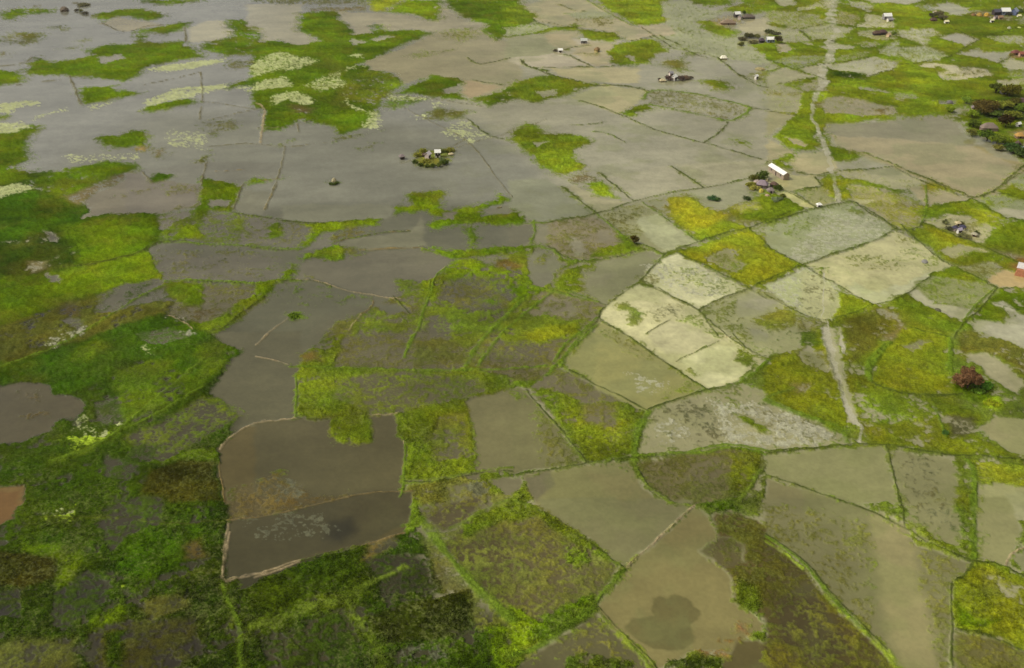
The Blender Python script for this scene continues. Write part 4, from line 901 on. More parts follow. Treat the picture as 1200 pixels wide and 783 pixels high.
w 108,103,98 .38:-127.3,394.8 -114.9,396.2 -112.3,392 -113.8,385.2 -112.4,370.8 -119.6,369.5 -124.9,379.8 -125,387.9
g3 .7:-115.9,385.2 -112.4,394.8 -109.7,392 -105.4,367 -111.5,367
w 108,103,98 .3:-110.7,392 -94.4,390.6 -89.2,364.5 -104.9,364.5
g1 .8:-99.7,379.8 -96.6,385.2 -91.2,386.5 -88.4,372 -93.4,369.5 -97.2,370.8
L bf 0.76:-169.9,447.9 -160.3,432.7
L bf 0.76:-143.4,460.3 -140.4,444.4 -137.6,429.5
L bo 0.75:-112.4,434.4 -103.5,438.5
L bo 0.66:-136,447.9 -130.3,448.7 -123,450.5
L bf 0.72:-119.2,431.1 -118.1,416.9 -116.4,400.5
L bo 0.61:-104.3,420 -103.5,400.5
L bg 0.99:-137.1,365.7 -127.3,366.4 -120.8,364.5 -107.6,363.3 -98.4,362.1 -88.5,360.6
L bd 0.53:-145,353.1 -141.4,357.2 -139.2,364.5 -136.1,365.5 -127.5,367
L bd 0.59:-104.5,363 -98,360.6 -88.1,358.8
L bd 0.49:-116.8,397.6 -110.8,394.8 -102.3,392 -94.4,390.6
w 108,103,98 .12:-136.4,353.7 -87.1,353.7 -83.5,335.7 -86.3,332.4 -117.8,332.4 -124.4,331.4
g4 .6:-125.2,346.8 -122.6,347.9 -120.1,338.9 -122.6,337.8
g2 .6:-111,351.4 -107.4,352.5 -107.1,349.1 -109.9,349.1
g2 .6:-132.6,352.5 -127.9,351.4 -127.9,349.6 -131.5,350.2
g2 .55:-117.4,344.5 -113.4,343.9 -113.4,342.2 -116.3,342.2
g1 .9:-124.1,330.3 -118.4,331.4 -109.3,328.2 -106.6,318 -106.6,311.2 -113,312.1 -111.1,318 -119.4,322
w 104,98,84 .35:-109.4,328.7 -95.7,328.7 -87.6,321 -89.4,317 -94.5,316 -98.5,303.6 -103.3,299.1 -107.7,300.9 -114.6,305.5 -112.2,309.3 -106.6,311.2 -106.9,319
o .5:-109.7,308.3 -100.4,311.2 -100.5,304.6 -106.6,301.8
g1b .9:-90,330.3 -82.9,332.4 -85.2,327.2 -88.5,317 -92,305.5 -95.2,297.3 -99.4,293.7 -104.1,295.5 -107.2,299.1 -101.9,300 -97.9,304.6 -94.1,314.1 -91.2,321
w 100,96,92 .25:-132,327.7 -124.4,329.8 -121.3,321 -116.3,316 -124.2,317 -126.5,313.1
g1d .93:-127.7,298.2 -116.5,304.6 -107.4,300 -100.4,294.6 -95.5,288.5 -86.3,281 -85.5,277.5 -120.9,277.5
g1 .85:-100.2,284.3 -95.5,288.5 -87.1,281 -87.9,277.5 -100,277.5
w 96,93,82 .55:-122.6,292.9 -113.3,295.5 -104.4,293.7 -104.1,289.4 -110.5,286 -116.3,286
a .4:-117.3,282.6 -116.2,284.3 -113.2,282.6 -112.6,279.4 -115,279.4
a2 .5:-107.8,293.7 -104.7,294.6 -103.5,292 -107.9,291.1
a2 .25:-116.6,305 -114.4,305 -108,300.4 -107.6,299.1 -111.6,301.3
L bg 0.98:-117.8,332.4 -109.3,331.9 -100.7,330.8 -91.3,329.8 -82.9,332.4
L bd 0.46:-112,331.4 -102.5,330.5 -95.9,329.8
L bd 0.52:-86.3,319 -89.4,311.2 -92.3,304.6 -95,296.4 -98.6,294.2
L bd 0.41:-117.5,306.4 -113.6,311.2 -110.4,314.1
L bt 0.39:-76.5,300 -79.2,293.7 -81.2,285.6
w 126,124,114:-97.4,406.1 -50.6,406.1 -48.5,396 -54.1,389 -64.7,389 -76.3,386.3 -94.1,389
w 106,102,96 .25:-93.3,384.9 -83.6,383.6 -80.7,375.7 -82.2,364.3 -88.5,360.6
w 116,112,106:-76.2,376.3 -71.4,378.3 -70.6,366.8 -69.5,365.5 -71.7,360.6 -78.9,359.4 -77.2,364.3
w 118,115,102:-69.3,364.3 -58.3,371.8 -40.5,377 -36.7,394.6 -33.3,363.1 -39.1,360.6 -56.7,359.4 -63.8,360.6
w 108,103,95:-78,348.8 -69.7,351.1 -65.8,348.2 -61.8,353.5 -53.6,358.2 -29.6,359.4 -28,337.6 -34.4,333.3 -42.2,333.3 -38.4,321.8 -42.6,318.8 -58.8,325.9 -67.4,331.2 -71.7,334.4 -77.2,334.4
w 100,98,88 .1:-83.4,330.1 -76.2,331.2 -70.6,330.6 -63.4,325.9 -49,319.8 -47.2,312.6 -79.9,312.6
g1b .97:-83.1,386.3 -78.2,384.9 -70.5,386.3 -63.8,386.3 -60.5,389.7 -54.6,388.3 -54.6,384.3 -59.7,382.9 -67.6,380.3 -71.4,378.3 -74.9,377.6 -76.6,369.3 -78.5,363.1 -81.5,363.1 -80.8,370.6 -79.1,378.3 -83.1,383.6
go3 .6:-70.4,371.8 -65.8,382.3 -60.6,382.3 -60.1,378.3 -63.5,373.1 -69.5,365.5
g1b .95:-78.9,351.1 -78.7,355.8 -71.5,359.4 -69.1,363.1 -64.3,360.6 -62.9,354.6 -63.9,351.1 -66.4,348.8 -69,350 -70,353.5 -72.5,353.5 -76.7,350
g4 .6:-63.8,360.6 -56.7,359.4 -58,354.6 -61.8,353.5
g1 .85:-82.1,333.3 -82.5,339.8 -81.9,346.5 -79.3,344.3 -78.6,334.4
g4 .62:-74.8,336.5 -72.1,337.1 -71.1,333.8 -73.3,333.3
g3 .7:-42.2,333.3 -34.5,334.4 -32.2,335.4 -27.8,335.4 -26.3,312.6 -39.3,312.6 -38.4,321.8
g1b .9:-32.3,331.2 -28,335.4 -26.5,314.9 -30.9,318.8
L bd 0.52:-93.9,387.9 -83.1,386.3 -76.1,384.9
L bg 0.60:-69.7,365.5 -66.5,369.3 -62.1,370.6 -57.4,373.1
L bd 0.44:-66.4,368.7 -60.3,371.8 -53.6,375 -48.2,377 -40.5,377.6
L bo 0.46:-57.6,358.8 -50.8,359.4 -44,360.6 -34.7,361.2
L bt 0.42:-71.4,332.7 -66.8,330.1 -61.6,325.9 -55.7,323.4 -47.2,320.3 -40.6,317.3
L bd 0.43:-82.6,331.2 -75.9,332.2 -71.3,332.2 -64.5,327
L bg 0.78:-88.2,359.4 -80.9,360
w 108,103,95:-40.5,360.8 -35.7,360.8 -30.1,357.9 -21.9,349.3 -26.1,341 -29.5,333 -38,333
g1 .95:-28.8,356.4 -24,356.4 -14,359.3 10.8,363.8 10.1,360.8 2.9,358.6 -5.5,356.4 -13.8,355 -20.8,351.4 -25.5,351.4
w 112,108,96 .2:-12.6,352.1 -5.5,355 -5.4,345.1 -8.9,345.1
g3 .8:-4.3,355 6.5,359.3 8.7,350.7 5.1,346.5 -1.9,352.1
o .88:-6,347.9 -1.9,350.7 4.5,345.1 2.2,341.7 -3,342.3
g1b .85:-21.8,347.9 -14.9,350.7 -8.8,344.4 -1.9,341 -0.7,335.6 -7.5,334.3 -13.2,335.6 -17.7,333 -24,334.3 -25,342.3
w 118,115,104:7,353.5 8.9,360.8 12.5,361.6 16,357.9 17.4,346.5 15.2,335.6 11.6,327.2 8.3,329.1 6.2,341
g3 .6:10.6,355 13.6,355.7 13.9,347.9 10.4,346.5
w 92,88,80 .5:-23.8,331.7 -17.7,334.3 -9.7,333 -5.2,334.3 0.4,327.9 0.4,316.7 -5,311.9 -12.4,308.4 -18.9,311.9 -23,317.9
g1 .8:-9.4,316.7 -6.1,319.1 -3.4,316.1 -6.6,312.5
g3 .75:-29.9,315.5 -23,316.7 -18.9,310.8 -12.3,307.3 -4.9,310.8 -4.8,297.2 -13.6,282.5 -18.5,282.5 -27.3,301.6
w 96,91,82 .35:-28,303.9 -22.9,306.2 -19.8,297.2 -19.8,288.7 -26.1,290.8
g4 .72:-31.9,287.6 -25.9,288.7 -17.7,286.6 -13.5,280.5 -14.2,274.3 -31.7,274.3
g1 .85:-1.8,334.3 6,327.9 12.6,324.1 5.9,317.9 2.6,313.1 -0.1,317.9
g3 .78:4.8,315.5 9.1,316.7 10,308.4 17.2,301.6 23.6,303.9 22.9,292.9 14.8,282.5 7.3,282.5 -4.6,286.6 -2.7,299.4
w 122,114,104 .3:9.7,316.7 13.5,319.1 18.8,315.5 21.2,309.6 18.2,301.6 13.1,306.2 9,309.6
gy2 .85:4.5,292.9 10.7,297.2 20.7,299.4 21.9,292.9 12.5,287.6 5.4,286.6
w 100,94,82 .5:-3.7,288.7 5.4,286.6 11.3,282.5 11.1,274.3 -8.4,274.3 -6.6,282.5
g3 .9:15,329.1 20.1,342.3 26.1,346.5 31.8,349.3 31.2,341 25.8,341 24.2,324.1 17,322.8
L bg 1.14:-33.8,359.3 -28.8,356.4 -23.9,353.5 -15.1,357.9 -5.6,360.1 10.8,363
L bg 1.40:4.2,317.3 -0.7,307.3 -4.8,298.3 -8.7,289.7 -12,281.5 -13.7,274.3
L bg 1.20:-0.7,334.3 6,327.9 11.5,324.1 16.9,321.6 22.3,319.1 29.4,315.5
L bl 0.87:-29.5,333 -29.2,324.1 -29.9,315.5 -30.3,306.2 -30.6,297.2 -32.5,288.7
L bt 0.44:-24.8,343.7 -27,338.3 -28.3,331.7
L bg 1.09:28.5,303.9 23,294 17.4,285.6 14.1,277.5 13,274.3
L bg 0.97:11.9,360.8 16,357.9 19.8,349.3 26.2,347.9 31.9,350.7
g4 .42:35.6,317.9 54.2,324.6 66,305.1 55.7,293.1
g4 .38:0,276.5 16.4,287.4 10.3,266.1
g3 .4:53.9,346 77.9,338.6 77.1,317.9 59.8,321.2
a2 .35:49.1,346 72.9,346 74.7,321.2 59.1,316.5
a2 .3:33,305.1 56.3,317.9 67.5,281.8 67.2,266.1 54,281.8
w 150,146,106:27.9,301.2 30,300 38.6,288.8 48.8,271.2 56.9,258.8 52.8,254.2 43.7,250.7 38.9,246.3 31.9,251.5 24.8,258.8
g4 .4:31.1,294.3 38.5,287.7 46.6,273.2 41.9,276.2 33.6,285.6
g3 .45:43.7,250.7 56.2,257.8 53.1,262.5 43.3,255.1
a2 .22:33.5,268.2 46.2,262.5 44.3,255.1 37.3,256.9
w 198,192,168:29.3,302.3 32.6,312.5 41.8,325.9 51.7,325.9 62.2,308.3 71.1,287.7 78.6,276.2 73.9,268.2 67.1,261.6 58.2,258.3 49.9,271.2 38.7,289.9
g3 .75:33.6,310.7 39.1,315.6 41.9,310.7 44.2,305.9 41.1,297.7 38,298.9 38.8,307.1 34.5,308.3
g2g .42:48.4,313.1 57.2,311.9 56,303.5 46.8,300
g3 .6:54,301.2 58.7,307.1 62.8,304.7 71.1,287.7 65.7,289.9 59.9,297.1 55.2,297.7
w 184,178,160:43.7,292.1 53.5,301.2 61.5,296.6 66.5,288.8 55.6,279.3 49.7,277.2 45.6,285.6
g3 .8:71.5,284.5 79.3,277.2 73.9,268.2 68.8,262.5 67.2,264.4 68.9,268.2 72.3,270.2 68.2,275.2 70.5,279.3
w 204,200,180:51.3,274.2 66,285.6 71.8,283.4 68.2,275.2 72.3,270.2 67,263.4 58.3,258.8 55.8,267.3
g3 .7:39.8,289.9 43.2,287.7 42.7,283.4 40.3,285.6
g3 .7:53.1,269.2 56.9,268.2 57.3,264.4 54.6,266.3
w 164,162,138 .2:63.2,307.7 81.8,323 93,314.4 97.8,310.7 90.5,281.3 79.3,277.2 71.3,288.8
g3 .58:63.2,307.7 77.7,316.9 76.7,305.9 69.2,297.7 66.3,300
w 162,158,148:77.7,316.9 85.3,323.3 91.6,313.1 81.7,305.9 76.3,303.5
gy2r .75:79.1,301.2 90.5,310.7 98.4,313.1 94.6,297.7 84.1,294.3
g3 .5:69,296.6 78.3,300 76.4,285.6 78,278.2 73.1,284.5
w 154,152,140:78.1,296.6 83.3,293.2 82.4,286.6 77.9,287.7
L bdw 0.17:43.2,292.1 53.1,302.3
L bdw 0.16:50.8,274.7 59,281.3 66.3,287.7
L bdw 0.57:51.7,325.9 62.4,309.5 71.1,287.7 79.2,276.7
L bdw 0.54:29.3,302.3 38.6,289.4 48.8,271.2 57.3,258.3
w 190,188,170:118.8,329.4 123.2,321.9 131.3,324.9 144.4,332.4 151.2,338.6 150.8,335.5 139.1,324.9 125.3,314.1 123,314.8 119.3,324.1
w 184,182,154:105.6,340.2 110.7,338.6 114.9,324.9 111.8,309.2 102.8,301.2 97.7,307.9
g2g .36:105.6,340.2 110.7,338.6 114.9,324.9 102.8,301.2 97.7,307.9
w 190,186,160:107.1,317.6 111.9,323.4 104,301.2 102.8,302.5
g1br .97:115.6,324.9 124.2,312.7 119.6,307.9 107.2,303.8 112,312
go3 .86:110.8,301.2 123.4,307.9 126.2,301.2 119.7,288.5 111.4,278.9 104.2,272
o .6:123.8,309.2 128.8,309.2 129.8,297.3 121.7,287.2 119.9,287.2 127.8,298.6
g3 .95:132.5,320.5 139,320.5 143.4,307.9 147.9,299.9 143.8,292.2 137.5,294.7 134.5,303.8 131,312
w 146,148,112 .42:139.1,324.9 152.1,335.5 172.4,329.4 170,321.9 157.7,310.6 152.4,313.4 146.5,316.2
w 176,172,160:139.4,325.6 143.1,324.9 145.7,310.6 155.8,310.6 155.5,306.5 149.7,301.2 143.9,309.2 139.3,317.6
w 174,170,164:152.4,297.3 157,302.5 162.4,299.2 169.8,306.5 174.6,304.5 164.2,281.2 158.6,287.2
w 174,170,164:165.2,313.4 169.3,314.1 170.4,307.9 168,306.5
g3 1:161.6,309.2 165.9,312 168,306.5 162.7,299.9 157.6,302.5
go3 .82:144.4,292.2 151.9,296 164.2,281.2 157.1,265.4 153.6,275.4 147.4,280 140.5,278.9
w 166,160,144:142,278.3 149.2,278.9 152.6,273.1 153.4,263.2 148.5,256.9 146,260 143.7,270.9
gy2 .95:111.5,269.8 126.1,293.4 133.1,296 140.9,290.9 132,265.4 123.5,255.9 113.3,257.9 109.1,262.1
w 140,136,116 .4:124,283.6 129,286 130.4,288.5 134.4,287.8 129.9,283.6 125.4,280.6
w 140,138,114 .5:93.4,278.9 98.4,280 96.5,270.9 92.5,270.9
w 178,172,158:103,297.3 105.9,294.7 102.7,278.9 100.6,265.4 99.1,250.8 96.8,241.2 94.5,241.2 97.9,255.9 99.6,272 100.5,283.6
w 172,166,146:107.4,296.6 108.4,296 105.8,283.6 105,286
g3 .85:103,262.1 112.9,256.9 127.8,252.8 128.8,246.9 118.2,241.2 98.9,241.2
L bg 1.06:119.1,284.8 110.6,274.3 107.3,265.4
L bdw 0.60:107.7,261.1 111.8,256.9 119.9,254.9 131.8,254.9
L bg 1.06:139.7,286 136.7,276.5 133.3,267.5
L bdw 0.58:171.8,326.4 159,309.2 150.4,299.9 142.8,289.7
L bdw 0.45:129.8,297.3 136.6,292.2 140.7,290.3
w 158,153,136 .28:34.4,224.3 36.3,236.6 39.4,246 48.2,251.9 58,256 68.7,260.1 73.7,252.9 81.5,245 91.5,233.9 91,230.3 69.1,226.9 56.6,229.5 44.5,226
a2 .5:39.7,239.4 47,243.1 48.3,234.8 40.1,230.3
a2 .55:57.7,253.9 64.1,248 69,250.9 72.9,248.9 81.1,243.1 89,233.9 82.7,229.5 68.5,228.6 57.9,231.2 59,243.1
g2g .45:49.4,248.9 56.7,248 55.6,235.7 48.7,237.5
g2g .5:71.2,246 81.1,243.1 87.7,233 70.2,232.1 70.8,239.4
g3 .85:63.4,244.1 67.4,243.1 72.1,235.7 70,233.4 64.6,239.4
g3 .7:61.5,257 65.7,256 64.5,249.9 61.7,251.9
gy2 .8:59,226 66.5,224.3 64.2,217.7 57.3,207.5 54,204.5 57.2,216.9
L bg 1.37:34.8,223.5 44.5,225.6 52,226 57.4,228.1 64.1,226.9 67.7,225.1
L bg 1.18:32.9,224.3 34.9,233.9 38.8,245
L bdw 0.51:68.8,225.6 77.1,226.9 92.3,229.5
L bl 1.09:65.1,217.7 60.8,210.5 55.6,203
w 78,73,60:-69.6,197.4 -56.8,200.4 -42.9,206.2 -34.6,208.3 -25.6,209 -24.7,200.7 -26.9,195.5 -32.5,190.5 -40.2,187.4 -48.5,183.2 -54.9,180.9 -60.2,178 -65,176.9
ws 80,74,60 .012:-42.7,204.8 -34.5,207.6 -26,208.3 -25.3,200.7 -32.7,191.7 -40.3,188
ws 58,55,48 .008:-44.7,196.8 -39.8,198.8 -37,193.6 -40.5,189.2 -44.8,191.1
o .42:-71.2,209.3 -65.9,212.9 -55.9,212.5 -47.5,207.6 -42.9,206.2 -56.9,200.7 -68.5,198.1
a3 .22:-65.9,198.8 -56.9,200.7 -46.2,199.4 -41.2,194.2 -46.7,190.5 -56.8,189.8 -63.5,192.6
a3 .26:-61.9,214.7 -53.6,211.8 -53.3,204.1 -59,205.8
L bo 0.21:-69.6,197.4 -56.8,200.4 -42.9,206.2 -34.6,208.3 -25.6,209
L bt 0.43:-69,196.8 -67.7,188 -65.5,176.9 -62.8,176.9 -58.3,178.3 -53.9,180.6 -49,182.9
L bf 0.79:-173.6,563.2 -159.1,556.4 -139.1,546.6
L bf 0.65:-148.9,482.8 -130.4,488.1 -110.5,482.8 -88.8,490.8
L bf 0.65:-110.5,482.8 -106.2,442.8 -102.9,401.3
L bf 0.68:-131.7,513 -118.5,513 -102.6,527.8
L bf 0.69:-23.4,494.8 -33.1,477.7 -51.8,457.9
L bf 0.61:-23.4,494.8 -14.2,466.4 0,414
L bf 0.79:-217.1,595.2 -201.6,610.5 -191.5,624.4
L bf 0.76:-190,624.4 -171.3,559.8
L bf 0.71:-289.5,595.2 -265.3,610.5
L bf 0.64:-83.7,586 -55.3,543.4 -23.4,494.8
L bf 0.67:18,527.8 0,505.9 -16.9,492.1
L bg 0.68:-157.4,271.2 -142.5,287.4 -130.4,317.9 -122.1,330.1
L bg 0.87:-95.8,276.5 -104.2,251.7 -111.5,230.1 -122.3,222.2
L bg 0.78:-68.2,271.2 -47.1,270.2 -15.6,268.7 10.5,271.2
L bg 1.01:-10.5,271.2 -2.8,293.1 15.1,324.6
L bg 0.97:28.3,299 16,276.5 10.3,266.1
gp 1:-46.8,468.8 -45.7,475.1 -42.6,477.7 -37.5,476.4 -33.2,480.2 -28,476.4 -27.4,472.6 -30.1,468.8 -29.6,460.3 -31.7,454.3 -37.1,452 -42.8,454.3 -45.7,460.3
w 128,126,122:-41.9,485.4 -41.4,484.1 -41.7,482.8
g2 .9:-81.4,432.9 -79.9,430.7 -77.4,431.8 -77.9,435 -80.2,435"""
EXTENT = [(-440.4, 896.9), (440.4, 896.9), (105.3, 147.7), (-105.3, 147.7)]

VEG = {  # leaf colours; the dark greens also carry painted dimness of the lower left
 'g1': (86, 108, 12), 'g1b': (106, 128, 18), 'g1d': (61, 88, 10), 'g2': (53, 72, 10), 'g3': (100, 116, 26), 'g3d': (62, 76, 20),
 'g4': (98, 100, 42), 'g5': (62, 62, 18), 'g5d': (46, 54, 12), 'g6': (150, 172, 34), 'gy': (138, 146, 40), 'gy2': (117, 127, 28), 'g1r': (108, 124, 28), 'g1br': (120, 136, 32), 'gy2r': (132, 138, 34),
 'go': (144, 147, 38), 'go2': (104, 112, 28), 'go3': (92, 92, 32), 'gt': (90, 92, 38), 'gp': (122, 124, 62), 'g2g': (92, 92, 66),
 'o': (104, 90, 52), 'd': (172, 142, 98), 'r': (136, 92, 62)}
ALG = {'a': (184, 188, 128), 'a1': (166, 190, 52), 'a2': (172, 169, 140), 'a3': (104, 104, 78)}
BANK = {'bd': (72, 78, 30), 'bf': (112, 106, 74), 'bdw': (74, 84, 28), 'bg': (100, 122, 30), 'bt': (164, 146, 108), 'bl': (104, 120, 36), 'bo': (128, 110, 66), 'bl2': (138, 156, 42)}

def grid():
    d2r = math.pi / 180
    el = np.concatenate([np.linspace(66, 47.6, 40, endpoint=False), np.linspace(47.6, 10.0, 860, endpoint=False),
                         np.linspace(10.0, 2.6, 110)])
    az = np.concatenate([np.linspace(-62, -37, 60, endpoint=False), np.linspace(-37, 37, 1450, endpoint=False),
                         np.linspace(37, 62, 60)])
    r = CAM_H / np.tan(el * d2r)
    R, A = np.meshgrid(r, az * d2r, indexing='ij')
    return (R * np.sin(A)), (R * np.cos(A))

X, Y = grid()
NR, NC = X.shape
X = X.ravel().astype(np.float64); Y = Y.ravel().astype(np.float64)
N = X.size
DIST = np.sqrt(X * X + Y * Y + CAM_H ** 2)

wamp = 0.0026 * DIST
WX = X + wamp * ((fbm(X, Y, 7.0, 3, 101) - .5) * 1.5 + (fbm(X, Y, 1.8, 2, 131) - .5) * 0.7)
WY = Y + wamp * 1.4 * ((fbm(X, Y, 7.0, 3, 201) - .5) * 1.5 + (fbm(X, Y, 1.8, 2, 231) - .5) * 0.7)

def poly_sd(px, py, poly):
    """signed distance, positive inside"""
    n = len(poly)
    d2 = np.full(px.shape, 1e18); inside = np.zeros(px.shape, bool)
    for i in range(n):
        x0, y0 = poly[i]; x1, y1 = poly[(i + 1) % n]
        ex, ey = x1 - x0, y1 - y0
        L2 = ex * ex + ey * ey + 1e-12
        t = np.clip(((px - x0) * ex + (py - y0) * ey) / L2, 0, 1)
        dx = px - x0 - t * ex; dy = py - y0 - t * ey
        d2 = np.minimum(d2, dx * dx + dy * dy)
        if y0 != y1:
            c = ((y0 > py) != (y1 > py)) & (px < (x1 - x0) * (py - y0) / (y1 - y0) + x0)
            inside ^= c
    d = np.sqrt(d2)
    return np.where(inside, d, -d)

def line_d(px, py, pts):
    d2 = np.full(px.shape, 1e18)
    for i in range(len(pts) - 1):
        x0, y0 = pts[i]; x1, y1 = pts[i + 1]
        ex, ey = x1 - x0, y1 - y0
        t = np.clip(((px - x0) * ex + (py - y0) * ey) / (ex * ex + ey * ey + 1e-12), 0, 1)
        dx = px - x0 - t * ex; dy = py - y0 - t * ey
        d2 = np.minimum(d2, dx * dx + dy * dy)
    return np.sqrt(d2)

def spline(pts):
    """Catmull-Rom through the survey points, so that banks curve"""
    if len(pts) < 3: return pts
    out = []
    P = [pts[0]] + list(pts) + [pts[-1]]
    for i in range(1, len(P) - 2):
        p0, p1, p2, p3 = (np.array(P[i + k]) for k in (-1, 0, 1, 2))
        for t in (0, .34, .67):
            out.append(tuple(0.5 * ((2 * p1) + (-p0 + p2) * t + (2 * p0 - 5 * p1 + 4 * p2 - p3) * t * t + (-p0 + 3 * p1 - 3 * p2 + p3) * t ** 3)))
    out.append(pts[-1])
    return out

Wc = np.tile(lin((140, 135, 118)), (N, 1)); Vc = np.tile(lin(VEG['g1']), (N, 1))
V = np.zeros(N); ALGA = np.zeros(N); Ac = np.tile(lin(ALG['a']), (N, 1))
BK = np.zeros(N); Bc = np.tile(lin(BANK['bd']), (N, 1)); TR = np.zeros(N); MUD = np.zeros(N)
WID = np.zeros(N, np.int32)
wn = 0
for ln in SURVEY.split('\n'):
    head, pts = ln.split(':')
    h = head.split()
    P = [tuple(float(v) for v in p.split(',')) for p in pts.split()]
    A = np.array(P)
    if h[0] in 'LP' and len(h[0]) == 1:
        P = spline(P)
        wm = float(h[-1]) / 2
        pad = wm * 2 + 3 + 0.01 * np.hypot(*A.mean(0))
    else:
        pad = 3 + (0.04 if h[0] == 'ws' else 0.014) * np.hypot(*A.mean(0))
    lo, hi = A.min(0) - pad, A.max(0) + pad
    idx = np.nonzero((X > lo[0]) & (X < hi[0]) & (Y > lo[1]) & (Y < hi[1]))[0]
    if idx.size == 0: continue
    fw = 0.0022 * DIST[idx]
    if h[0] == 'L':
        hw = 0.35 * WX[idx] + 0.65 * X[idx], 0.35 * WY[idx] + 0.65 * Y[idx]
        d = line_d(hw[0], hw[1], P)
        wv = wm * (0.55 + 0.95 * fbm(X[idx], Y[idx], 7.0, 4, 57, .65))
        w = (1 - smooth(wv * 0.3, wv * 1.3 + 0.15, d)) * (.50 + .75 * fbm(X[idx], Y[idx], 5.0, 4, 59))
        if h[1] in ('bl', 'bl2', 'bt'): w = w * (.35 + .9 * fbm(X[idx], Y[idx], 1.8, 3, 63))
        w = np.clip(w, 0, .92)
        if h[1] in ('bd', 'bg', 'bl', 'bdw'):
            f = (1 - smooth(wv * .5, wv * (6.5 if h[1] == 'bdw' else 4.5) + .3, d)) * (.25 + .6 * fbm(X[idx], Y[idx], 5.0, 3, 77))
            V[idx] = np.maximum(V[idx], f * .85)
            Vc[idx] += (lin((98, 114, 26)) - Vc[idx]) * (f * .7)[:, None]
        m = w > BK[idx]
        Bc[idx[m]] = lin(BANK[h[1]])
        BK[idx] = np.maximum(BK[idx], w)
        continue
    if h[0] == 'P':
        d = line_d(0.6 * WX[idx] + 0.4 * X[idx], 0.6 * WY[idx] + 0.4 * Y[idx], P)
        w = 1 - smooth(wm * 0.3, wm * 1.6, d)
        TR[idx] = np.maximum(TR[idx], w)
        continue
    sd = poly_sd(WX[idx], WY[idx], P)
    fg = fw * (1.9 + 1.6 * smooth(300, 450, DIST[idx]))
    w = smooth(-fg, fg, sd)
    kind = h[0]
    if kind in ('w', 'ws'):
        fe = fw * 1.2 if kind == 'w' else float(h[2]) * DIST[idx]
        w = smooth(-fe, fe, sd)
        c = lin(np.array([float(v) for v in h[1].split(',')]) * (1, 1, .87))
        Wc[idx] += (c - Wc[idx]) * w[:, None]
        if kind == 'w' and len(h) > 2:
            V[idx] += (float(h[2]) - V[idx]) * w; ALGA[idx] *= 1 - w; MUD[idx] *= 1 - w
        elif kind == 'w': V[idx] *= 1 - w; ALGA[idx] *= 1 - w; MUD[idx] *= 1 - w
        if kind == 'w':
            WID[idx[w > .5]] = wn; wn += 1
    elif kind in ALG:
        a = float(h[1])
        m = w > .02
        Ac[idx[m]] = lin(ALG[kind])
        w2 = smooth(-fw * 2, fw * 2, sd)
        ALGA[idx] = ALGA[idx] * (1 - w2) + a * w2
    else:
        dn = float(h[1])
        if kind in ('o', 'd', 'r'):
            MUD[idx] += (1 - MUD[idx]) * w
            w = smooth(-fw * 3, fw * 3, sd)
        else:
            MUD[idx] *= 1 - w
            if dn < .7: w = smooth(-fw * 4, fw * 3, sd)
        c = lin(VEG[kind])
        Vc[idx] += (c - Vc[idx]) * w[:, None]
        V[idx] += (dn - V[idx]) * w
        if dn > .8: ALGA[idx] *= 1 - w

# beyond the surveyed ground the same patchwork goes on: irregular cells divided by banks
sd = poly_sd(X, Y, EXTENT)
oi = np.nonzero(sd < 12)[0]
cs = 46.0
qx = X[oi] + 9 * (fbm(X[oi], Y[oi], 40, 2, 5) - .5); qy = Y[oi] + 9 * (fbm(X[oi], Y[oi], 40, 2, 9) - .5)
gx = np.floor(qx / cs).astype(np.int64); gy = np.floor(qy / cs).astype(np.int64)
b1 = np.full(oi.size, 1e9); b2 = np.full(oi.size, 1e9); cid = np.zeros(oi.size)
for i in (-1, 0, 1):
    for j in (-1, 0, 1):
        cx = (gx + i + .15 + .7 * _h(gx + i, gy + j, 3)) * cs; cy = (gy + j + .15 + .7 * _h(gx + i, gy + j, 4)) * cs
        d = np.hypot(qx - cx, qy - cy)
        m = d < b1
        b2 = np.where(m, b1, np.minimum(b2, d)); cid = np.where(m, _h(gx + i, gy + j, 8), cid); b1 = np.where(m, d, b1)
ow = smooth(1.2, -1.2, sd[oi] + 9 + 9 * fbm(X[oi], Y[oi], 30, 3, 17) * -1)
ov = np.where(cid < .4, 0.0, np.where(cid < .65, .55, .97))
tints = np.array([lin(c) for c in ((150, 146, 124), (137, 131, 124), (165, 158, 136), (120, 113, 98))])
vts = np.array([lin(VEG[k]) for k in ('g1', 'g3', 'g4', 'g1d')])
Wc[oi] += (tints[(cid * 37).astype(int) % 4] - Wc[oi]) * ow[:, None]
Vc[oi] += (vts[(cid * 53).astype(int) % 4] - Vc[oi]) * ow[:, None]
V[oi] += (ov - V[oi]) * ow
ALGA[oi] *= 1 - ow
BK[oi] = np.maximum(BK[oi], (1 - smooth(.5, 2.2, b2 - b1)) * ow)

# ------------------------------------------------------------------ growth: where stems break the surface
nP = fbm(X, Y, 5.5, 5, 301, 0.62)
nF = fbm(X, Y, 1.5, 3, 331, 0.6)
nB = fbm(X, Y, 22.0, 3, 361)
nC = fbm(X, Y, 3.2, 3, 391)
gN = np.clip(0.62 * nP + 0.38 * nF, 0, 1)
nX = fbm(X, Y, .75, 2, 341)
sparse = smooth(.88, .6, V)
gS = np.clip(.5 + (.30 * nP + .34 * nF + .36 * nX - .5) * 1.25, 0, 1)
gN = gN + (gS - gN) * sparse
sw = .17 + .16 * sparse
VM = smooth(.5 - sw, .5 + sw, V + (gN - .5) * 1.15 * np.clip(1.15 - np.maximum(V - .85, 0) * 4, .3, 1.15) * (V > .02)) * (1 - .22 * sparse)
nA = .4 * fbm(X + 31, Y - 77, 5.0, 5, 411, 0.75) + .6 * fbm(X - 11, Y + 17, 1.2, 3, 431, .7)
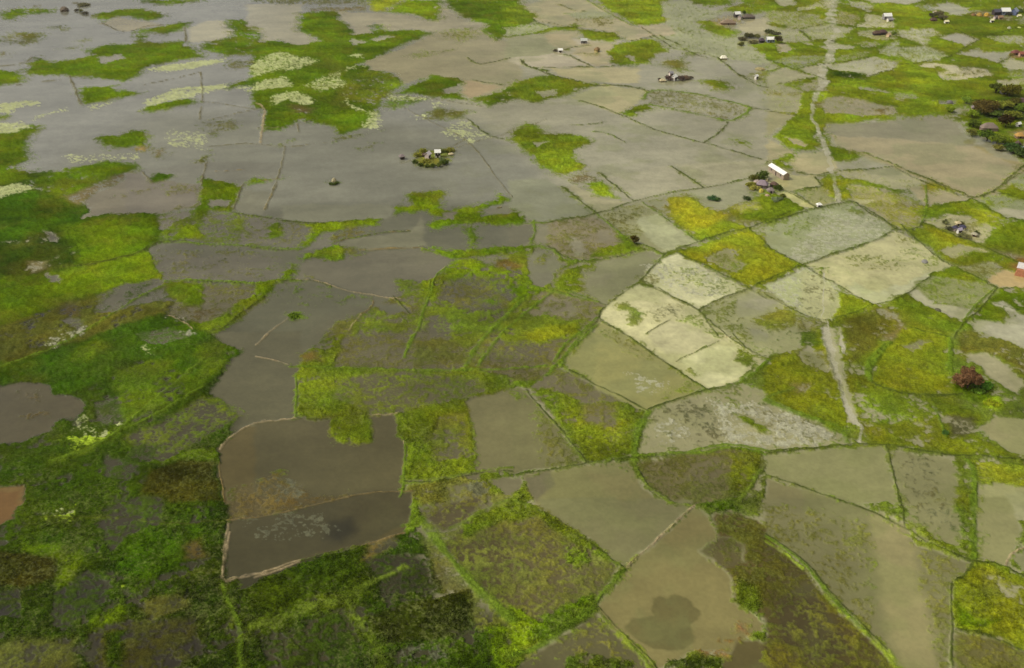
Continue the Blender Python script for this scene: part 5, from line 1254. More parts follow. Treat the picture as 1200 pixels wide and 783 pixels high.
AM = smooth(.5 - .26, .5 + .26, ALGA + (nA - .5) * 1.7 * (ALGA > .02)) * .82
TN = fbm(X, Y, 6.0, 4, 451)
TRM = smooth(.2, .8, TR + (TN - .5) * .9 * (TR > .02))
MUDM = MUD * VM

# ------------------------------------------------------------------ colour of water, leaves, earth
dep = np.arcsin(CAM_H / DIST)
weed = smooth(.5, .85, fbm(X, Y, 16.0, 4, 701)) * smooth(-60, 40, X) * .45      # weed growing below the surface
Wc = Wc + (lin((146, 148, 98)) * (.4 + 1.5 * Wc[:, 1:2]) - Wc) * (weed * (1 - V))[:, None]
lum = Wc.mean(1)
mott = 1 + (.6 * nP + .4 * nF - .5) * .42 * smooth(.16, .42, lum) * smooth(700, 350, DIST) + (nX - .5) * .10
sheen_streak = fbm(X / 3.2 + .25 * Y, Y - .2 * X, 10.0, 5, 811, .6)      # wind streaks and reflections painted into the water colour
mott = mott * (.90 + .20 * sheen_streak)
water = Wc * mott[:, None] * (0.90 + 0.20 * nB)[:, None] * (0.95 + .10 * nC)[:, None]
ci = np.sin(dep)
leaf = Vc * (0.68 + 0.36 * nF + 0.28 * nC)[:, None] * (0.70 + 0.60 * nB)[:, None]
leaf *= (.84 + .32 * fbm(X / 2.5 + .3 * Y, Y, 8.0, 4, 821, .6))[:, None]
blot = smooth(.5, .85, fbm(X + 55, Y - 31, 13.0, 5, 861, .62)) * .5      # browner, drier stands
leaf += (lin((112, 106, 44)) * (.5 + .6 * Vc[:, 1:2] / .18) - leaf) * (blot * (.12 + .5 * smooth(260, 450, DIST)))[:, None]
hue = (fbm(X, Y, 9.0, 4, 501) - .5)
leaf *= np.array([1.0, .98, .7]) * (1 + .06 * (nB[:, None] - .5))
leaf[:, 0] *= 1 + 0.22 * hue; leaf[:, 2] *= 1 - 0.3 * hue
near = smooth(420, 230, DIST) * smooth(.45, .8, V)
tuft = smooth(.6, .95, fbm(X, Y, .5, 2, 641) * .7 + fbm(X + 5, Y + 9, 9.0, 3, 611) * .45) * near * .3      # pale seed heads
leaf += (lin((128, 132, 74)) - leaf) * tuft[:, None]
rich = smooth(320, 200, DIST) * V
leaf *= (1 + rich * ((nF - .5) * .55 + (nX - .5) * .5))[:, None]
alg = Ac * (0.75 + 0.5 * nF)[:, None]
bank = Bc * (0.62 + 0.42 * nF + 0.3 * nC)[:, None]
track = np.tile(lin((178, 172, 148)), (N, 1)) * (0.85 + .3 * TN)[:, None]
GAIN = 1.2; SPEC = .36
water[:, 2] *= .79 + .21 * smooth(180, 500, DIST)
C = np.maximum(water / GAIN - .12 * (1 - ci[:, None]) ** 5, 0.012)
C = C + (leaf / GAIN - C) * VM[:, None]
C = C + (track / GAIN - C) * TRM[:, None] * (.35 + .5 * TN)[:, None]
C = C + (alg / GAIN - C) * AM[:, None]
C = C + (bank / GAIN - C) * BK[:, None]
SOLID = np.maximum(np.maximum(VM, AM * .8), np.maximum(BK, TRM * .5))
Z = VM * (1 - .45 * sparse) * (1 - MUDM) * (0.06 + 0.40 * nF * (0.4 + nC) + rich * (.30 * nX + .25 * nP)) + MUDM * 0.10 + BK * (0.16 + .18 * nC) + AM * .03
Z *= np.clip(DIST / 260, .75, 1.3)

# ------------------------------------------------------------------ material of the flood plain
def node_mat(name):
    m = bpy.data.materials.new(name); m.use_nodes = True
    nt = m.node_tree; nt.nodes.clear()
    out = nt.nodes.new('ShaderNodeOutputMaterial'); b = nt.nodes.new('ShaderNodeBsdfPrincipled')
    nt.links.new(b.outputs[0], out.inputs[0])
    return m, nt, b

def plain_material():
    m, nt, b = node_mat('flood_plain')
    at = nt.nodes.new('ShaderNodeAttribute'); at.attribute_name = 'tint'
    so = nt.nodes.new('ShaderNodeAttribute'); so.attribute_name = 'cover'
    geo = nt.nodes.new('ShaderNodeNewGeometry')
    n1 = nt.nodes.new('ShaderNodeTexNoise'); n1.inputs['Scale'].default_value = 1.9; n1.inputs['Detail'].default_value = 5; n1.inputs['Roughness'].default_value = .7
    nt.links.new(geo.outputs['Position'], n1.inputs['Vector'])
    mr = nt.nodes.new('ShaderNodeMapRange'); mr.inputs[1].default_value = .3; mr.inputs[2].default_value = .7; mr.inputs[3].default_value = .55; mr.inputs[4].default_value = 1.45
    nt.links.new(n1.outputs[0], mr.inputs[0])
    mixv = nt.nodes.new('ShaderNodeMix'); mixv.data_type = 'FLOAT'; mixv.inputs['A'].default_value = 1.0
    nt.links.new(so.outputs['Fac'], mixv.inputs['Factor']); nt.links.new(mr.outputs[0], mixv.inputs['B'])
    mul = nt.nodes.new('ShaderNodeVectorMath'); mul.operation = 'SCALE'
    nt.links.new(at.outputs['Color'], mul.inputs[0]); nt.links.new(mixv.outputs['Result'], mul.inputs['Scale'])
    nt.links.new(mul.outputs[0], b.inputs['Base Color'])
    r = nt.nodes.new('ShaderNodeMapRange'); r.inputs[3].default_value = .10; r.inputs[4].default_value = .95
    nt.links.new(so.outputs['Fac'], r.inputs[0]); nt.links.new(r.outputs[0], b.inputs['Roughness'])
    s = nt.nodes.new('ShaderNodeMapRange'); s.inputs[3].default_value = SPEC; s.inputs[4].default_value = .02
    nt.links.new(so.outputs['Fac'], s.inputs[0]); nt.links.new(s.outputs[0], b.inputs['Specular IOR Level'])
    b.inputs['IOR'].default_value = 1.33
    n2 = nt.nodes.new('ShaderNodeTexNoise'); n2.inputs['Scale'].default_value = 2.6; n2.inputs['Detail'].default_value = 4
    nt.links.new(geo.outputs['Position'], n2.inputs['Vector'])
    bs = nt.nodes.new('ShaderNodeMapRange'); bs.inputs[3].default_value = .012; bs.inputs[4].default_value = .5
    nt.links.new(so.outputs['Fac'], bs.inputs[0])
    bp = nt.nodes.new('ShaderNodeBump'); bp.inputs['Distance'].default_value = .5
    nt.links.new(bs.outputs[0], bp.inputs['Strength']); nt.links.new(n2.outputs[0], bp.inputs['Height'])
    nt.links.new(bp.outputs[0], b.inputs['Normal'])
    return m
PLAIN = plain_material()

# ------------------------------------------------------------------ split the ground into its fields, stands and banks
idg = np.arange(N).reshape(NR, NC)
q = np.stack([idg[:-1, :-1], idg[:-1, 1:], idg[1:, 1:], idg[1:, :-1]], -1).reshape(-1, 4)
q = q[:, ::-1]     # rows run towards the camera's far side: keep the faces upward
def fav(a): return a[q].mean(1)
fV, fA, fB, fT, fM, fD = fav(VM), fav(AM), fav(BK), fav(TRM), fav(MUDM), fav(V)
cls = np.full(q.shape[0], 10, np.int32) + WID[q[:, 0]]
cls[fT > .5] = 4
cls[(fV > .5) & (fD > .8)] = 0
cls[(fV > .5) & (fD <= .8)] = 1
cls[(fM > .5)] = 5
cls[fA > .5] = 2
cls[fB > .5] = 3
STUFF = {0: ('grass', 'bright and dark green rice grass standing thick in the flooded fields', 'grass'),
         1: ('marsh_weeds', 'sparse olive weeds breaking the water of the flooded fields', 'weeds'),
         2: ('floating_algae', 'pale lime and cream algae floating on the flooded fields', 'algae')}
STRUCT = {3: 'earth_bank', 4: 'path', 5: 'mud'}

def surface(name, faces):
    u, inv = np.unique(faces.ravel(), return_inverse=True)
    me = bpy.data.meshes.new(name)
    me.vertices.add(u.size); co = np.stack([X[u], Y[u], Z[u]], -1).astype(np.float32)
    me.vertices.foreach_set('co', co.ravel())
    me.loops.add(inv.size); me.loops.foreach_set('vertex_index', inv.astype(np.int32))
    nf = inv.size // 4
    me.polygons.add(nf); me.polygons.foreach_set('loop_start', np.arange(0, nf * 4, 4, dtype=np.int32))
    me.polygons.foreach_set('loop_total', np.full(nf, 4, np.int32))
    me.polygons.foreach_set('use_smooth', np.ones(nf, bool))
    a = me.attributes.new('tint', 'FLOAT_COLOR', 'POINT')
    a.data.foreach_set('color', np.concatenate([C[u], np.ones((u.size, 1))], 1).astype(np.float32).ravel())
    a = me.attributes.new('cover', 'FLOAT', 'POINT')
    a.data.foreach_set('value', SOLID[u].astype(np.float32))
    me.update(calc_edges=True)
    me.materials.append(PLAIN)
    o = bpy.data.objects.new(name, me); COL.objects.link(o)
    return o

big = np.bincount(cls)
for k in np.nonzero(big)[0]:
    if k >= 10 and big[k] < 150:
        cls[cls == k] = 10
for k in np.unique(cls):
    f = q[cls == k]
    if k in STUFF:
        o = surface(STUFF[k][0], f); o['kind'] = 'stuff'; o['label'] = STUFF[k][1]; o['category'] = STUFF[k][2]
    elif k in STRUCT:
        o = surface(STRUCT[k], f); o['kind'] = 'structure'
    else:
        o = surface('flooded_field', f); o['kind'] = 'structure'

# ------------------------------------------------------------------ standing tufts in the nearer grass
def tufts(count):
    rng = np.random.default_rng(11)
    area = 1.0
    wgt = (VM > .7) * (V > .74) * (1 - MUDM) * smooth(330, 220, DIST) * (DIST ** 2)
    wgt = wgt * smooth(.3, .8, nP * .5 + nC * .5) * (AM < .3)
    cum = np.cumsum(wgt); pick = np.searchsorted(cum, rng.random(count) * cum[-1])
    n = pick.size
    px = X[pick] + rng.normal(0, .22, n); py = Y[pick] + rng.normal(0, .22, n); pz = Z[pick]
    hgt = .07 + .16 * rng.random(n); wid = .05 + .10 * rng.random(n)
    col = C[pick] * (.9 + .75 * rng.random(n))[:, None]
    vs, cs = [], []
    for k in range(2):
        a = rng.random(n) * math.pi; lx = rng.normal(0, .30, n); ly = rng.normal(0, .30, n)
        ca, sa = np.cos(a) * wid, np.sin(a) * wid
        p = np.stack([np.stack([px - ca, py - sa, pz - .05], -1), np.stack([px + ca, py + sa, pz - .05], -1),
                      np.stack([px + ca * .5 + lx, py + sa * .5 + ly, pz + hgt], -1), np.stack([px - ca * .5 + lx, py - sa * .5 + ly, pz + hgt * .9], -1)], 1)
        vs.append(p.reshape(-1, 3)); cs.append(np.repeat(col, 4, 0))
    P = np.concatenate(vs).astype(np.float32); K = np.concatenate(cs)
    m_ = P.shape[0] // 4
    me = bpy.data.meshes.new('grass_tufts')
    me.vertices.add(P.shape[0]); me.vertices.foreach_set('co', P.ravel())
    me.loops.add(P.shape[0]); me.loops.foreach_set('vertex_index', np.arange(P.shape[0], dtype=np.int32))
    me.polygons.add(m_); me.polygons.foreach_set('loop_start', np.arange(0, m_ * 4, 4, dtype=np.int32)); me.polygons.foreach_set('loop_total', np.full(m_, 4, np.int32))
    at = me.attributes.new('tint', 'FLOAT_COLOR', 'POINT')
    at.data.foreach_set('color', np.concatenate([K, np.ones((K.shape[0], 1))], 1).astype(np.float32).ravel())
    me.update(calc_edges=True)
    m, nt, b = node_mat('tuft_leaves')
    an = nt.nodes.new('ShaderNodeAttribute'); an.attribute_name = 'tint'
    nt.links.new(an.outputs['Color'], b.inputs['Base Color']); b.inputs['Roughness'].default_value = .9; b.inputs['Specular IOR Level'].default_value = .05
    tr = nt.nodes.new('ShaderNodeBsdfTranslucent'); nt.links.new(an.outputs['Color'], tr.inputs[0])
    mx = nt.nodes.new('ShaderNodeMixShader'); mx.inputs[0].default_value = .4
    out = next(k for k in nt.nodes if k.type == 'OUTPUT_MATERIAL')
    nt.links.new(b.outputs[0], mx.inputs[1]); nt.links.new(tr.outputs[0], mx.inputs[2]); nt.links.new(mx.outputs[0], out.inputs[0])
    me.materials.append(m)
    o = bpy.data.objects.new('tall_grass', me); COL.objects.link(o)
    o['kind'] = 'stuff'; o['label'] = 'standing tufts of taller grass in the nearer green fields'; o['category'] = 'grass'
tufts(60000)

# ------------------------------------------------------------------ helpers for built things
MATS = {}
def mat(name, rgb, rough=.85, var=.25, scale=3.0, metallic=0.0, spec=.3):
    if name in MATS: return MATS[name]
    m, nt, b = node_mat(name)
    tc = nt.nodes.new('ShaderNodeTexCoord')
    n = nt.nodes.new('ShaderNodeTexNoise'); n.inputs['Scale'].default_value = scale; n.inputs['Detail'].default_value = 4
    nt.links.new(tc.outputs['Object'], n.inputs['Vector'])
    rmp = nt.nodes.new('ShaderNodeMapRange'); rmp.inputs[1].default_value = .3; rmp.inputs[2].default_value = .7
    rmp.inputs[3].default_value = 1 - var; rmp.inputs[4].default_value = 1 + var
    nt.links.new(n.outputs[0], rmp.inputs[0])
    v = nt.nodes.new('ShaderNodeVectorMath'); v.operation = 'SCALE'
    v.inputs[0].default_value = tuple(lin(rgb))
    nt.links.new(rmp.outputs[0], v.inputs['Scale']); nt.links.new(v.outputs[0], b.inputs['Base Color'])
    b.inputs['Roughness'].default_value = rough; b.inputs['Metallic'].default_value = metallic
    b.inputs['Specular IOR Level'].default_value = spec
    MATS[name] = m
    return m

def obj(name, verts, faces, m, parent=None, smooth_=False):
    me = bpy.data.meshes.new(name)
    me.from_pydata([tuple(v) for v in verts], [], faces); me.update()
    if smooth_: me.polygons.foreach_set('use_smooth', [True] * len(me.polygons))
    me.materials.append(m)
    o = bpy.data.objects.new(name, me); COL.objects.link(o)
    if parent: o.parent = parent
    return o

def thing(name, label, cat, pos, rot=0.0, group=None, z=0.0):
    o = bpy.data.objects.new(name, None); COL.objects.link(o)
    o.location = (pos[0], pos[1], z); o.rotation_euler = (0, 0, rot); o.empty_display_size = .5
    o['label'] = label; o['category'] = cat
    if group: o['group'] = group
    return o

def box(x0, x1, y0, y1, z0, z1):
    v = [(x0, y0, z0), (x1, y0, z0), (x1, y1, z0), (x0, y1, z0), (x0, y0, z1), (x1, y0, z1), (x1, y1, z1), (x0, y1, z1)]
    f = [(0, 3, 2, 1), (4, 5, 6, 7), (0, 1, 5, 4), (1, 2, 6, 5), (2, 3, 7, 6), (3, 0, 4, 7)]
    return v, f

def join(*vf):
    V_, F_ = [], []
    for v, f in vf:
        k = len(V_); V_ += list(v); F_ += [tuple(i + k for i in q_) for q_ in f]
    return V_, F_

def house(label, pos, w, l, h, rot, wall, roof, group=None, rise=.45, over=.35, name='house', cat='house', windows=2, door=(70, 56, 44)):
    """gabled house: l runs along local x under the ridge, w across"""
    t = thing(name, label, cat, pos, rot, group, -.1)
    rh = w * rise
    v = [(-l/2, -w/2, 0), (l/2, -w/2, 0), (l/2, w/2, 0), (-l/2, w/2, 0), (-l/2, -w/2, h), (l/2, -w/2, h), (l/2, w/2, h), (-l/2, w/2, h),
         (-l/2, 0, h + rh - .06), (l/2, 0, h + rh - .06)]
    f = [(0, 1, 5, 4), (2, 3, 7, 6), (1, 2, 6, 9, 5), (3, 0, 4, 8, 7), (0, 3, 2, 1)]
    obj('wall', v, f, wall, t)
    th = .16
    def slab(sg):
        y1 = sg * (w/2 + over); z1 = h - over * rise * 2 + .02
        a = [(-l/2 - over, 0, h + rh), (l/2 + over, 0, h + rh), (l/2 + over, y1, z1), (-l/2 - over, y1, z1)]
        b = [(x, y, z + th) for x, y, z in a]
        return a + b, [(0, 1, 2, 3), (4, 7, 6, 5), (0, 4, 5, 1), (1, 5, 6, 2), (2, 6, 7, 3), (3, 7, 4, 0)]
    obj('roof', *join(slab(-1), slab(1)), roof, t)
    dm = mat('dark_door_%d' % door[0], door)
    obj('door', *box(-.45, .45, -w/2 - .06, -w/2 + .02, 0.02, min(1.9, h * .85)), dm, t)
    for k in range(windows):
        x = (-.3 if k == 0 else .3) * l
        win = obj('window', *box(x - .4, x + .4, -w/2 - .05, -w/2 + .02, h * .42, h * .8), mat('window_dark', (38, 38, 42), .3), t)
    return t

def thatch(label, pos, w, l, h, rot, wall, roof, group=None, rh=None, name='thatched_hut', cat='hut'):
    """hut under a hipped, ragged thatch"""
    t = thing(name, label, cat, pos, rot, group, -.1)
    obj('wall', *box(-l/2, l/2, -w/2, w/2, 0, h), wall, t)
    rh = rh or w * .62; o = .5
    ring = []
    for a in range(28):
        th = a / 28 * 2 * math.pi
        cx, sx = math.cos(th), math.sin(th)
        k = 1 / max(abs(cx), abs(sx)) ** .8
        ring.append((cx * k, sx * k))
    V_, F_ = [], []
    lev = [(1.0, 0.0), (1.02, .12), (.72, .45), (.42, .8), (.16, 1.0)]
    for s_, z_ in lev:
        for cx, sx in ring:
            j = 1 + random.uniform(-.05, .05)
            V_.append((cx * (l/2 * (s_ * .75 + .25) + o * s_) * j, sx * (w/2 + o) * s_ * j, h - .25 + z_ * rh + random.uniform(-.05, .05)))
    n = 28
    for i in range(len(lev) - 1):
        for j in range(n):
            F_.append((i * n + j, i * n + (j + 1) % n, (i + 1) * n + (j + 1) % n, (i + 1) * n + j))
    F_.append(tuple((len(lev) - 1) * n + j for j in range(n)))
    obj('roof', V_, F_, roof, t)
    obj('door', *box(-.4, .4, -w/2 - .05, -w/2 + .02, .02, min(1.7, h * .9)), mat('dark_door_70', (70, 56, 44)), t)
    return t

def leaves(center, rad, n, size, rng, shell=.45):
    """leaf sprays spread through an uneven ellipsoid"""
    c = np.array(center); r = np.array(rad)
    d = rng.normal(size=(n, 3)); d /= np.linalg.norm(d, axis=1)[:, None]
    rr = (shell + (1 - shell) * rng.random(n)) ** .7
    p = c + d * r * rr[:, None] * (1 + .22 * np.sin(d[:, :1] * 5 + d[:, 1:2] * 4))
    u = rng.normal(size=(n, 3)); u /= np.linalg.norm(u, axis=1)[:, None]
    w = np.cross(u, d + .6 * rng.normal(size=(n, 3))); w /= np.linalg.norm(w, axis=1)[:, None] + 1e-9
    s = size * (0.6 + .8 * rng.random(n))[:, None]
    return np.stack([p - u * s, p + w * s * .55, p + u * s, p - w * s * .55], 1).reshape(-1, 3)

def foliage_obj(name, clumps, m, parent, rng):
    P = np.concatenate([leaves(*c, rng) for c in clumps])
    n = len(P) // 4
    me = bpy.data.meshes.new(name)
    me.from_pydata(P.tolist(), [], [(4*i, 4*i+1, 4*i+2, 4*i+3) for i in range(n)]); me.update()
    me.materials.append(m)
    o = bpy.data.objects.new(name, me); COL.objects.link(o); o.parent = parent
    return o

def leafy(m):
    """thin leaves let light through"""
    nt = m.node_tree
    if nt.nodes.get('Translucent'): return
    out = next(n for n in nt.nodes if n.type == 'OUTPUT_MATERIAL'); b = next(n for n in nt.nodes if n.type == 'BSDF_PRINCIPLED')
    tr = nt.nodes.new('ShaderNodeBsdfTranslucent'); tr.name = 'Translucent'
    src = b.inputs['Base Color'].links[0].from_socket
    nt.links.new(src, tr.inputs[0])
    mx = nt.nodes.new('ShaderNodeMixShader'); mx.inputs[0].default_value = .45
    nt.links.new(b.outputs[0], mx.inputs[1]); nt.links.new(tr.outputs[0], mx.inputs[2]); nt.links.new(mx.outputs[0], out.inputs[0])

def limb(a, b, r0, r1, n=6):
    a, b = Vector(a), Vector(b); d = (b - a).normalized()
    u = d.orthogonal().normalized(); w = d.cross(u)
    V_ = []
    for p, r in ((a, r0), (b, r1)):
        for i in range(n):
            th = i / n * 2 * math.pi
            V_.append(tuple(p + (u * math.cos(th) + w * math.sin(th)) * r))
    F_ = [(i, (i + 1) % n, n + (i + 1) % n, n + i) for i in range(n)] + [tuple(range(n - 1, -1, -1)), tuple(range(n, 2 * n))]
    return V_, F_

SEED = [100]
def tree(label, pos, width, height, col, group=None, name='tree', cat='tree', dense=1.0, trunk=(70, 58, 44), low=.3, leaf=None):
    SEED[0] += 1
    rng = np.random.default_rng(SEED[0])
    t = thing(name, label, cat, pos, rng.random() * 6, group)
    R_ = width / 2
    kb = 1.9 if sum(col) < 190 else 1.2; col = tuple(int(min(255, v * kb + 6)) for v in col); m = mat('leaf_%d_%d_%d' % col, col, .9, .55, 1.0, spec=.1)
    tw = max(.06, width * .035)
    top = height * .62
    parts_ = [limb((0, 0, -.2), (0, 0, height * low), tw, tw * .8), limb((0, 0, height * low), (R_ * .1, 0, top), tw * .8, tw * .3)]
    cl = []
    nb = 7
    ls = leaf or max(.14, width * .05)
    for k in range(nb):
        a = k / nb * 6.283 + rng.random(); e = R_ * (.42 + .22 * rng.random())
        z = height * (low + (1 - low) * (.28 + .42 * rng.random()))
        p = (math.cos(a) * e, math.sin(a) * e, z)
        parts_.append(limb((0, 0, height * (low * .8 + .1 * rng.random())), p, tw * .5, tw * .15))
        q_ = .32 + .34 * rng.random(); cl.append((p, (R_ * q_, R_ * q_, height * (.12 + .16 * rng.random())), int(420 * q_ * dense), ls))
    cl.append(((0, 0, height * .76), (R_ * .55, R_ * .55, height * .24), int(230 * dense), ls))
    obj('trunk', *join(*parts_), mat('bark_%d' % trunk[0], trunk), t)
    leafy(m)
    foliage_obj('crown', cl, m, t, rng)
    return t

def bush(label, pos, width, height, col, group=None, dense=1.0, name='bush', cat='bush'):
    SEED[0] += 1
    rng = np.random.default_rng(SEED[0])
    t = thing(name, label, cat, pos, rng.random() * 6, group)
    R_ = width / 2
    kb = 1.9 if sum(col) < 190 else 1.2; col = tuple(int(min(255, v * kb + 6)) for v in col); m = mat('leaf_%d_%d_%d' % col, col, .9, .55, 1.0, spec=.1)
    cl, st = [], []
    for k in range(5):
        a = k / 5 * 6.283 + 1.6 * rng.random(); e = R_ * (.3 + .5 * rng.random())
        p = (math.cos(a) * e, math.sin(a) * e, height * (.35 + .25 * rng.random()))
        q_ = .34 + .36 * rng.random(); cl.append((p, (R_ * q_, R_ * q_, height * (.25 + .2 * rng.random())), int(190 * q_ * dense), max(.11, width * .06)))
        st.append(limb((0, 0, -.1), p, .05, .02, 5))
    cl.append(((0, 0, height * .55), (R_ * .6, R_ * .6, height * .45), int(110 * dense), max(.12, width * .07)))
    obj('stem', *join(*st), mat('bark_70', (70, 58, 44)), t)
    leafy(m)
    foliage_obj('foliage', cl, m, t, rng)
    return t

def stack(label, pos, width, height, col, group=None, name='straw_stack', cat='straw stack', lean=.0):
    """rounded heap: stacked straw, earth or rubble"""
    rng = random.Random(SEED[0]); SEED[0] += 1
    V_, F_ = [], []; n = 18
    lev = [(1.0, -.1), (1.04, .18), (.98, .42), (.78, .7), (.45, .92), (.12, 1.02)]
    for s_, z_ in lev:
        for j in range(n):
            a = j / n * 6.283; k = 1 + rng.uniform(-.1, .1)
            V_.append((math.cos(a) * width/2 * s_ * k + lean * z_, math.sin(a) * width/2 * s_ * k * .85, z_ * height + rng.uniform(-.04, .04)))
    for i in range(len(lev) - 1):
        for j in range(n):
            F_.append((i*n+j, i*n+(j+1) % n, (i+1)*n+(j+1) % n, (i+1)*n+j))
    F_.append(tuple((len(lev)-1)*n+j for j in range(n)))
    t = thing(name, label, cat, pos, rng.random() * 3, group)
    obj('heap', V_, F_, mat('heap_%d_%d_%d' % col, col, .95, .35, 2.5), t)
    return t

def canoe(label, pos, length, rot, col, group=None):
    t = thing('canoe', label, 'canoe', pos, rot, group)
    V_, F_ = [], []; n = 13
    prof = [(-.5, .38), (-.46, .12), (-.2, .0), (.2, .0), (.46, .12), (.5, .38), (.44, .38), (.38, .16), (-.38, .16), (-.44, .38)]
    for i in range(n):
        u = i / (n - 1) * 2 - 1
        wv = max(.06, (1 - abs(u) ** 2.4)) * length * .14
        zz = .28 * abs(u) ** 3
        for y, z in prof: V_.append((u * length / 2, y * wv * 2, z * 1.1 + zz - .08))
    k = len(prof)
    for i in range(n - 1):
        for j in range(k):
            F_.append((i*k+j, i*k+(j+1) % k, (i+1)*k+(j+1) % k, (i+1)*k+j))
    F_.append(tuple(range(k))); F_.append(tuple((n-1)*k+j for j in range(k-1, -1, -1)))
    obj('hull', V_, F_, mat('hull_%d' % col[0], col, .7), t)
    for x in (-.2, .2):
        obj('bench', *box(x*length-.12, x*length+.12, -length*.1, length*.1, .2, .25), mat('bench_wood', (96, 78, 56)), t)
    return t

# ------------------------------------------------------------------ what stands on the plain
TIN = mat('white_tin', (232, 228, 214), .45, .06); TINB = mat('blue_grey_tin', (150, 156, 172), .45, .1)
TING = mat('grey_tin', (146, 140, 138), .5, .15); WHITEW = mat('whitewash', (222, 214, 200), .9, .08)
PINKW = mat('pale_plaster', (214, 194, 180), .9, .12); MUDW = mat('mud_wall', (150, 120, 92), .95, .15)
DARKW = mat('dark_board', (70, 62, 58), .9, .2); GREYT = mat('grey_thatch', (132, 118, 112), .95, .2, 6)
BROWNT = mat('brown_thatch', (92, 72, 58), .95, .25, 6); PALET = mat('pale_thatch', (188, 172, 132), .95, .2, 6)
REDT = mat('red_tile', (140, 84, 64), .9, .2); BRICK = mat('raw_brick', (176, 120, 84), .95, .2)
DKG, OLV, LIME, YOL, BRN = (46, 54, 18), (92, 98, 40), (128, 142, 40), (128, 126, 48), (62, 52, 30)

# island in the lake
IG = 'bushes on the small lake island'
house('pale pink house in the middle of the lake island', (-39.74, 464.41), 2.02, 2.63, 2.8, 1.2, PINKW, mat('rose_tin', (214, 202, 196), .5, .1), 'houses on the lake island')
house('bright white walled house with white tin roof at the right of the lake island', (-35.26, 466.86), 2.03, 2.43, 3.0, .1, WHITEW, TIN, 'houses on the lake island')
thatch('low pale thatched shelter on the right spit of the lake island', (-29.17, 470.58), 0.98, 1.63, .8, .3, PALET, PALET)
thatch('brown thatched lean-to against the left side of the pale island house', (-41.85, 468.22), 1.22, 1.62, 1.4, 1.4, DARKW, BROWNT)
for lab, p, w_, h_, c in (
    ('dark green bush at the left tip of the lake island', (-45.30, 458.49), 3, 1.8, DKG), ('yellow-olive bush above the left shore of the lake island', (-44.84, 467.60), 4, 2.6, YOL),
    ('dark bush on the near shore of the island, second from its left tip', (-42.36, 453.98), 3, 1.9, DKG), ('olive bush on the back shore of the island behind the pale house', (-42.63, 473.21), 4, 2.4, YOL),
    ('broad olive bush in front of the pale island house', (-40.16, 459.08), 4.5, 2, YOL), ('darkest bush on the near shore, straight below the white island house', (-36.54, 452.81), 3.2, 2.2, DKG),
    ('dark bush on the near shore left of the darkest one', (-39.33, 453.16), 3, 1.8, (58, 64, 24)), ('large dark bush at the right end of the near island shore', (-31.41, 456.34), 4.4, 2.6, DKG),
    ('grey-green bush between the white island house and the right shore', (-33.08, 460.89), 3.6, 2, (112, 122, 76)), ('olive bush behind the white island house', (-33.17, 472.58), 4, 2.2, OLV),
    ('pale olive bush on the back right corner of the lake island', (-30.23, 475.11), 4.6, 2.2, YOL), ('dark bush on the near shore between the darkest bush and the right end', (-33.85, 453.98), 3, 2, (58, 64, 24))):
    bush(lab, p, w_, h_, c, IG)
thatch('lone grey hut on dark posts standing in the lake left of the island', (-51.96, 464.77), 1.82, 1.82, 1.6, .4, DARKW, GREYT)
stack('small pale straw stack on a tussock alone in the lake', (-79.49, 433.95), 2.10, 1.8, (176, 164, 124))
for k, (lab, p) in enumerate((('dark reed clump left of the pale straw stack in the lake', (-80.42, 430.16)), ('dark reed clump in front of the pale straw stack in the lake', (-78.83, 429.62)), ('dark reed clump right of the pale straw stack in the lake', (-77.51, 430.91)))):
    bush(lab, p, 2.2, 1.1, DKG, 'reeds round the straw stack in the lake', name='reed_clump', cat='reeds')
canoe('pale wooden canoe moored at the grassy bank in the middle of the plain', (-5.38, 402.70), 2.51, .55, (186, 176, 136))
canoe('pale canoe lying on the bank beside the cream fields', (69.87, 290.23), 1.93, -.1, (206, 196, 150))

# the long shed and the hamlet beside it
def long_shed():
    a, b = Vector((118.98, 448.74)), Vector((122.89, 436.14))
    d = b - a
    t = house('long shed with a bright white tin roof on a bare sandy yard', tuple((a + b) / 2), 2.90, d.length, 2.6, math.atan2(d.y, d.x), mat('shed_wall', (160, 142, 120), .9, .2), TIN, None, .32, .3, 'long_shed', 'shed', 2)
long_shed()
thatch('large grey-mauve thatched hut at the centre of the hamlet left of the white shed', (110.20, 426.96), 3.02, 4.15, 1.8, -.4, GREYT, mat('mauve_thatch', (138, 122, 124), .95, .2, 6), 'huts of the hamlet by the white shed')
thatch('small pale hut at the left edge of the hamlet by the white shed', (108.32, 429.62), 1.70, 1.89, 1.8, .3, PALET, mat('dun_thatch', (164, 146, 132), .95, .2, 6), 'huts of the hamlet by the white shed')
thatch('grey hut in front of the hamlet nearest the diked fields', (112.27, 420.15), 1.86, 2.23, 1.6, .2, PINKW, GREYT, 'huts of the hamlet by the white shed')
thatch('dark brown hut between the hamlet and the white shed', (115.28, 426.96), 1.88, 2.64, 1.8, -.7, DARKW, BROWNT, 'huts of the hamlet by the white shed')
stack('yellow straw stack in front of the grey-mauve hut', (108.48, 420.67), 2.23, 1.7, (176, 164, 70))
stack('small pale straw stack behind the dark brown hut', (113.92, 434.49), 1.22, 1.5, (196, 182, 136))
stack('pinkish heap of earth beside the grey front hut', (110.08, 416.05), 2.21, 1.0, (170, 146, 118))
HG = 'shrubs round the hamlet by the white shed'
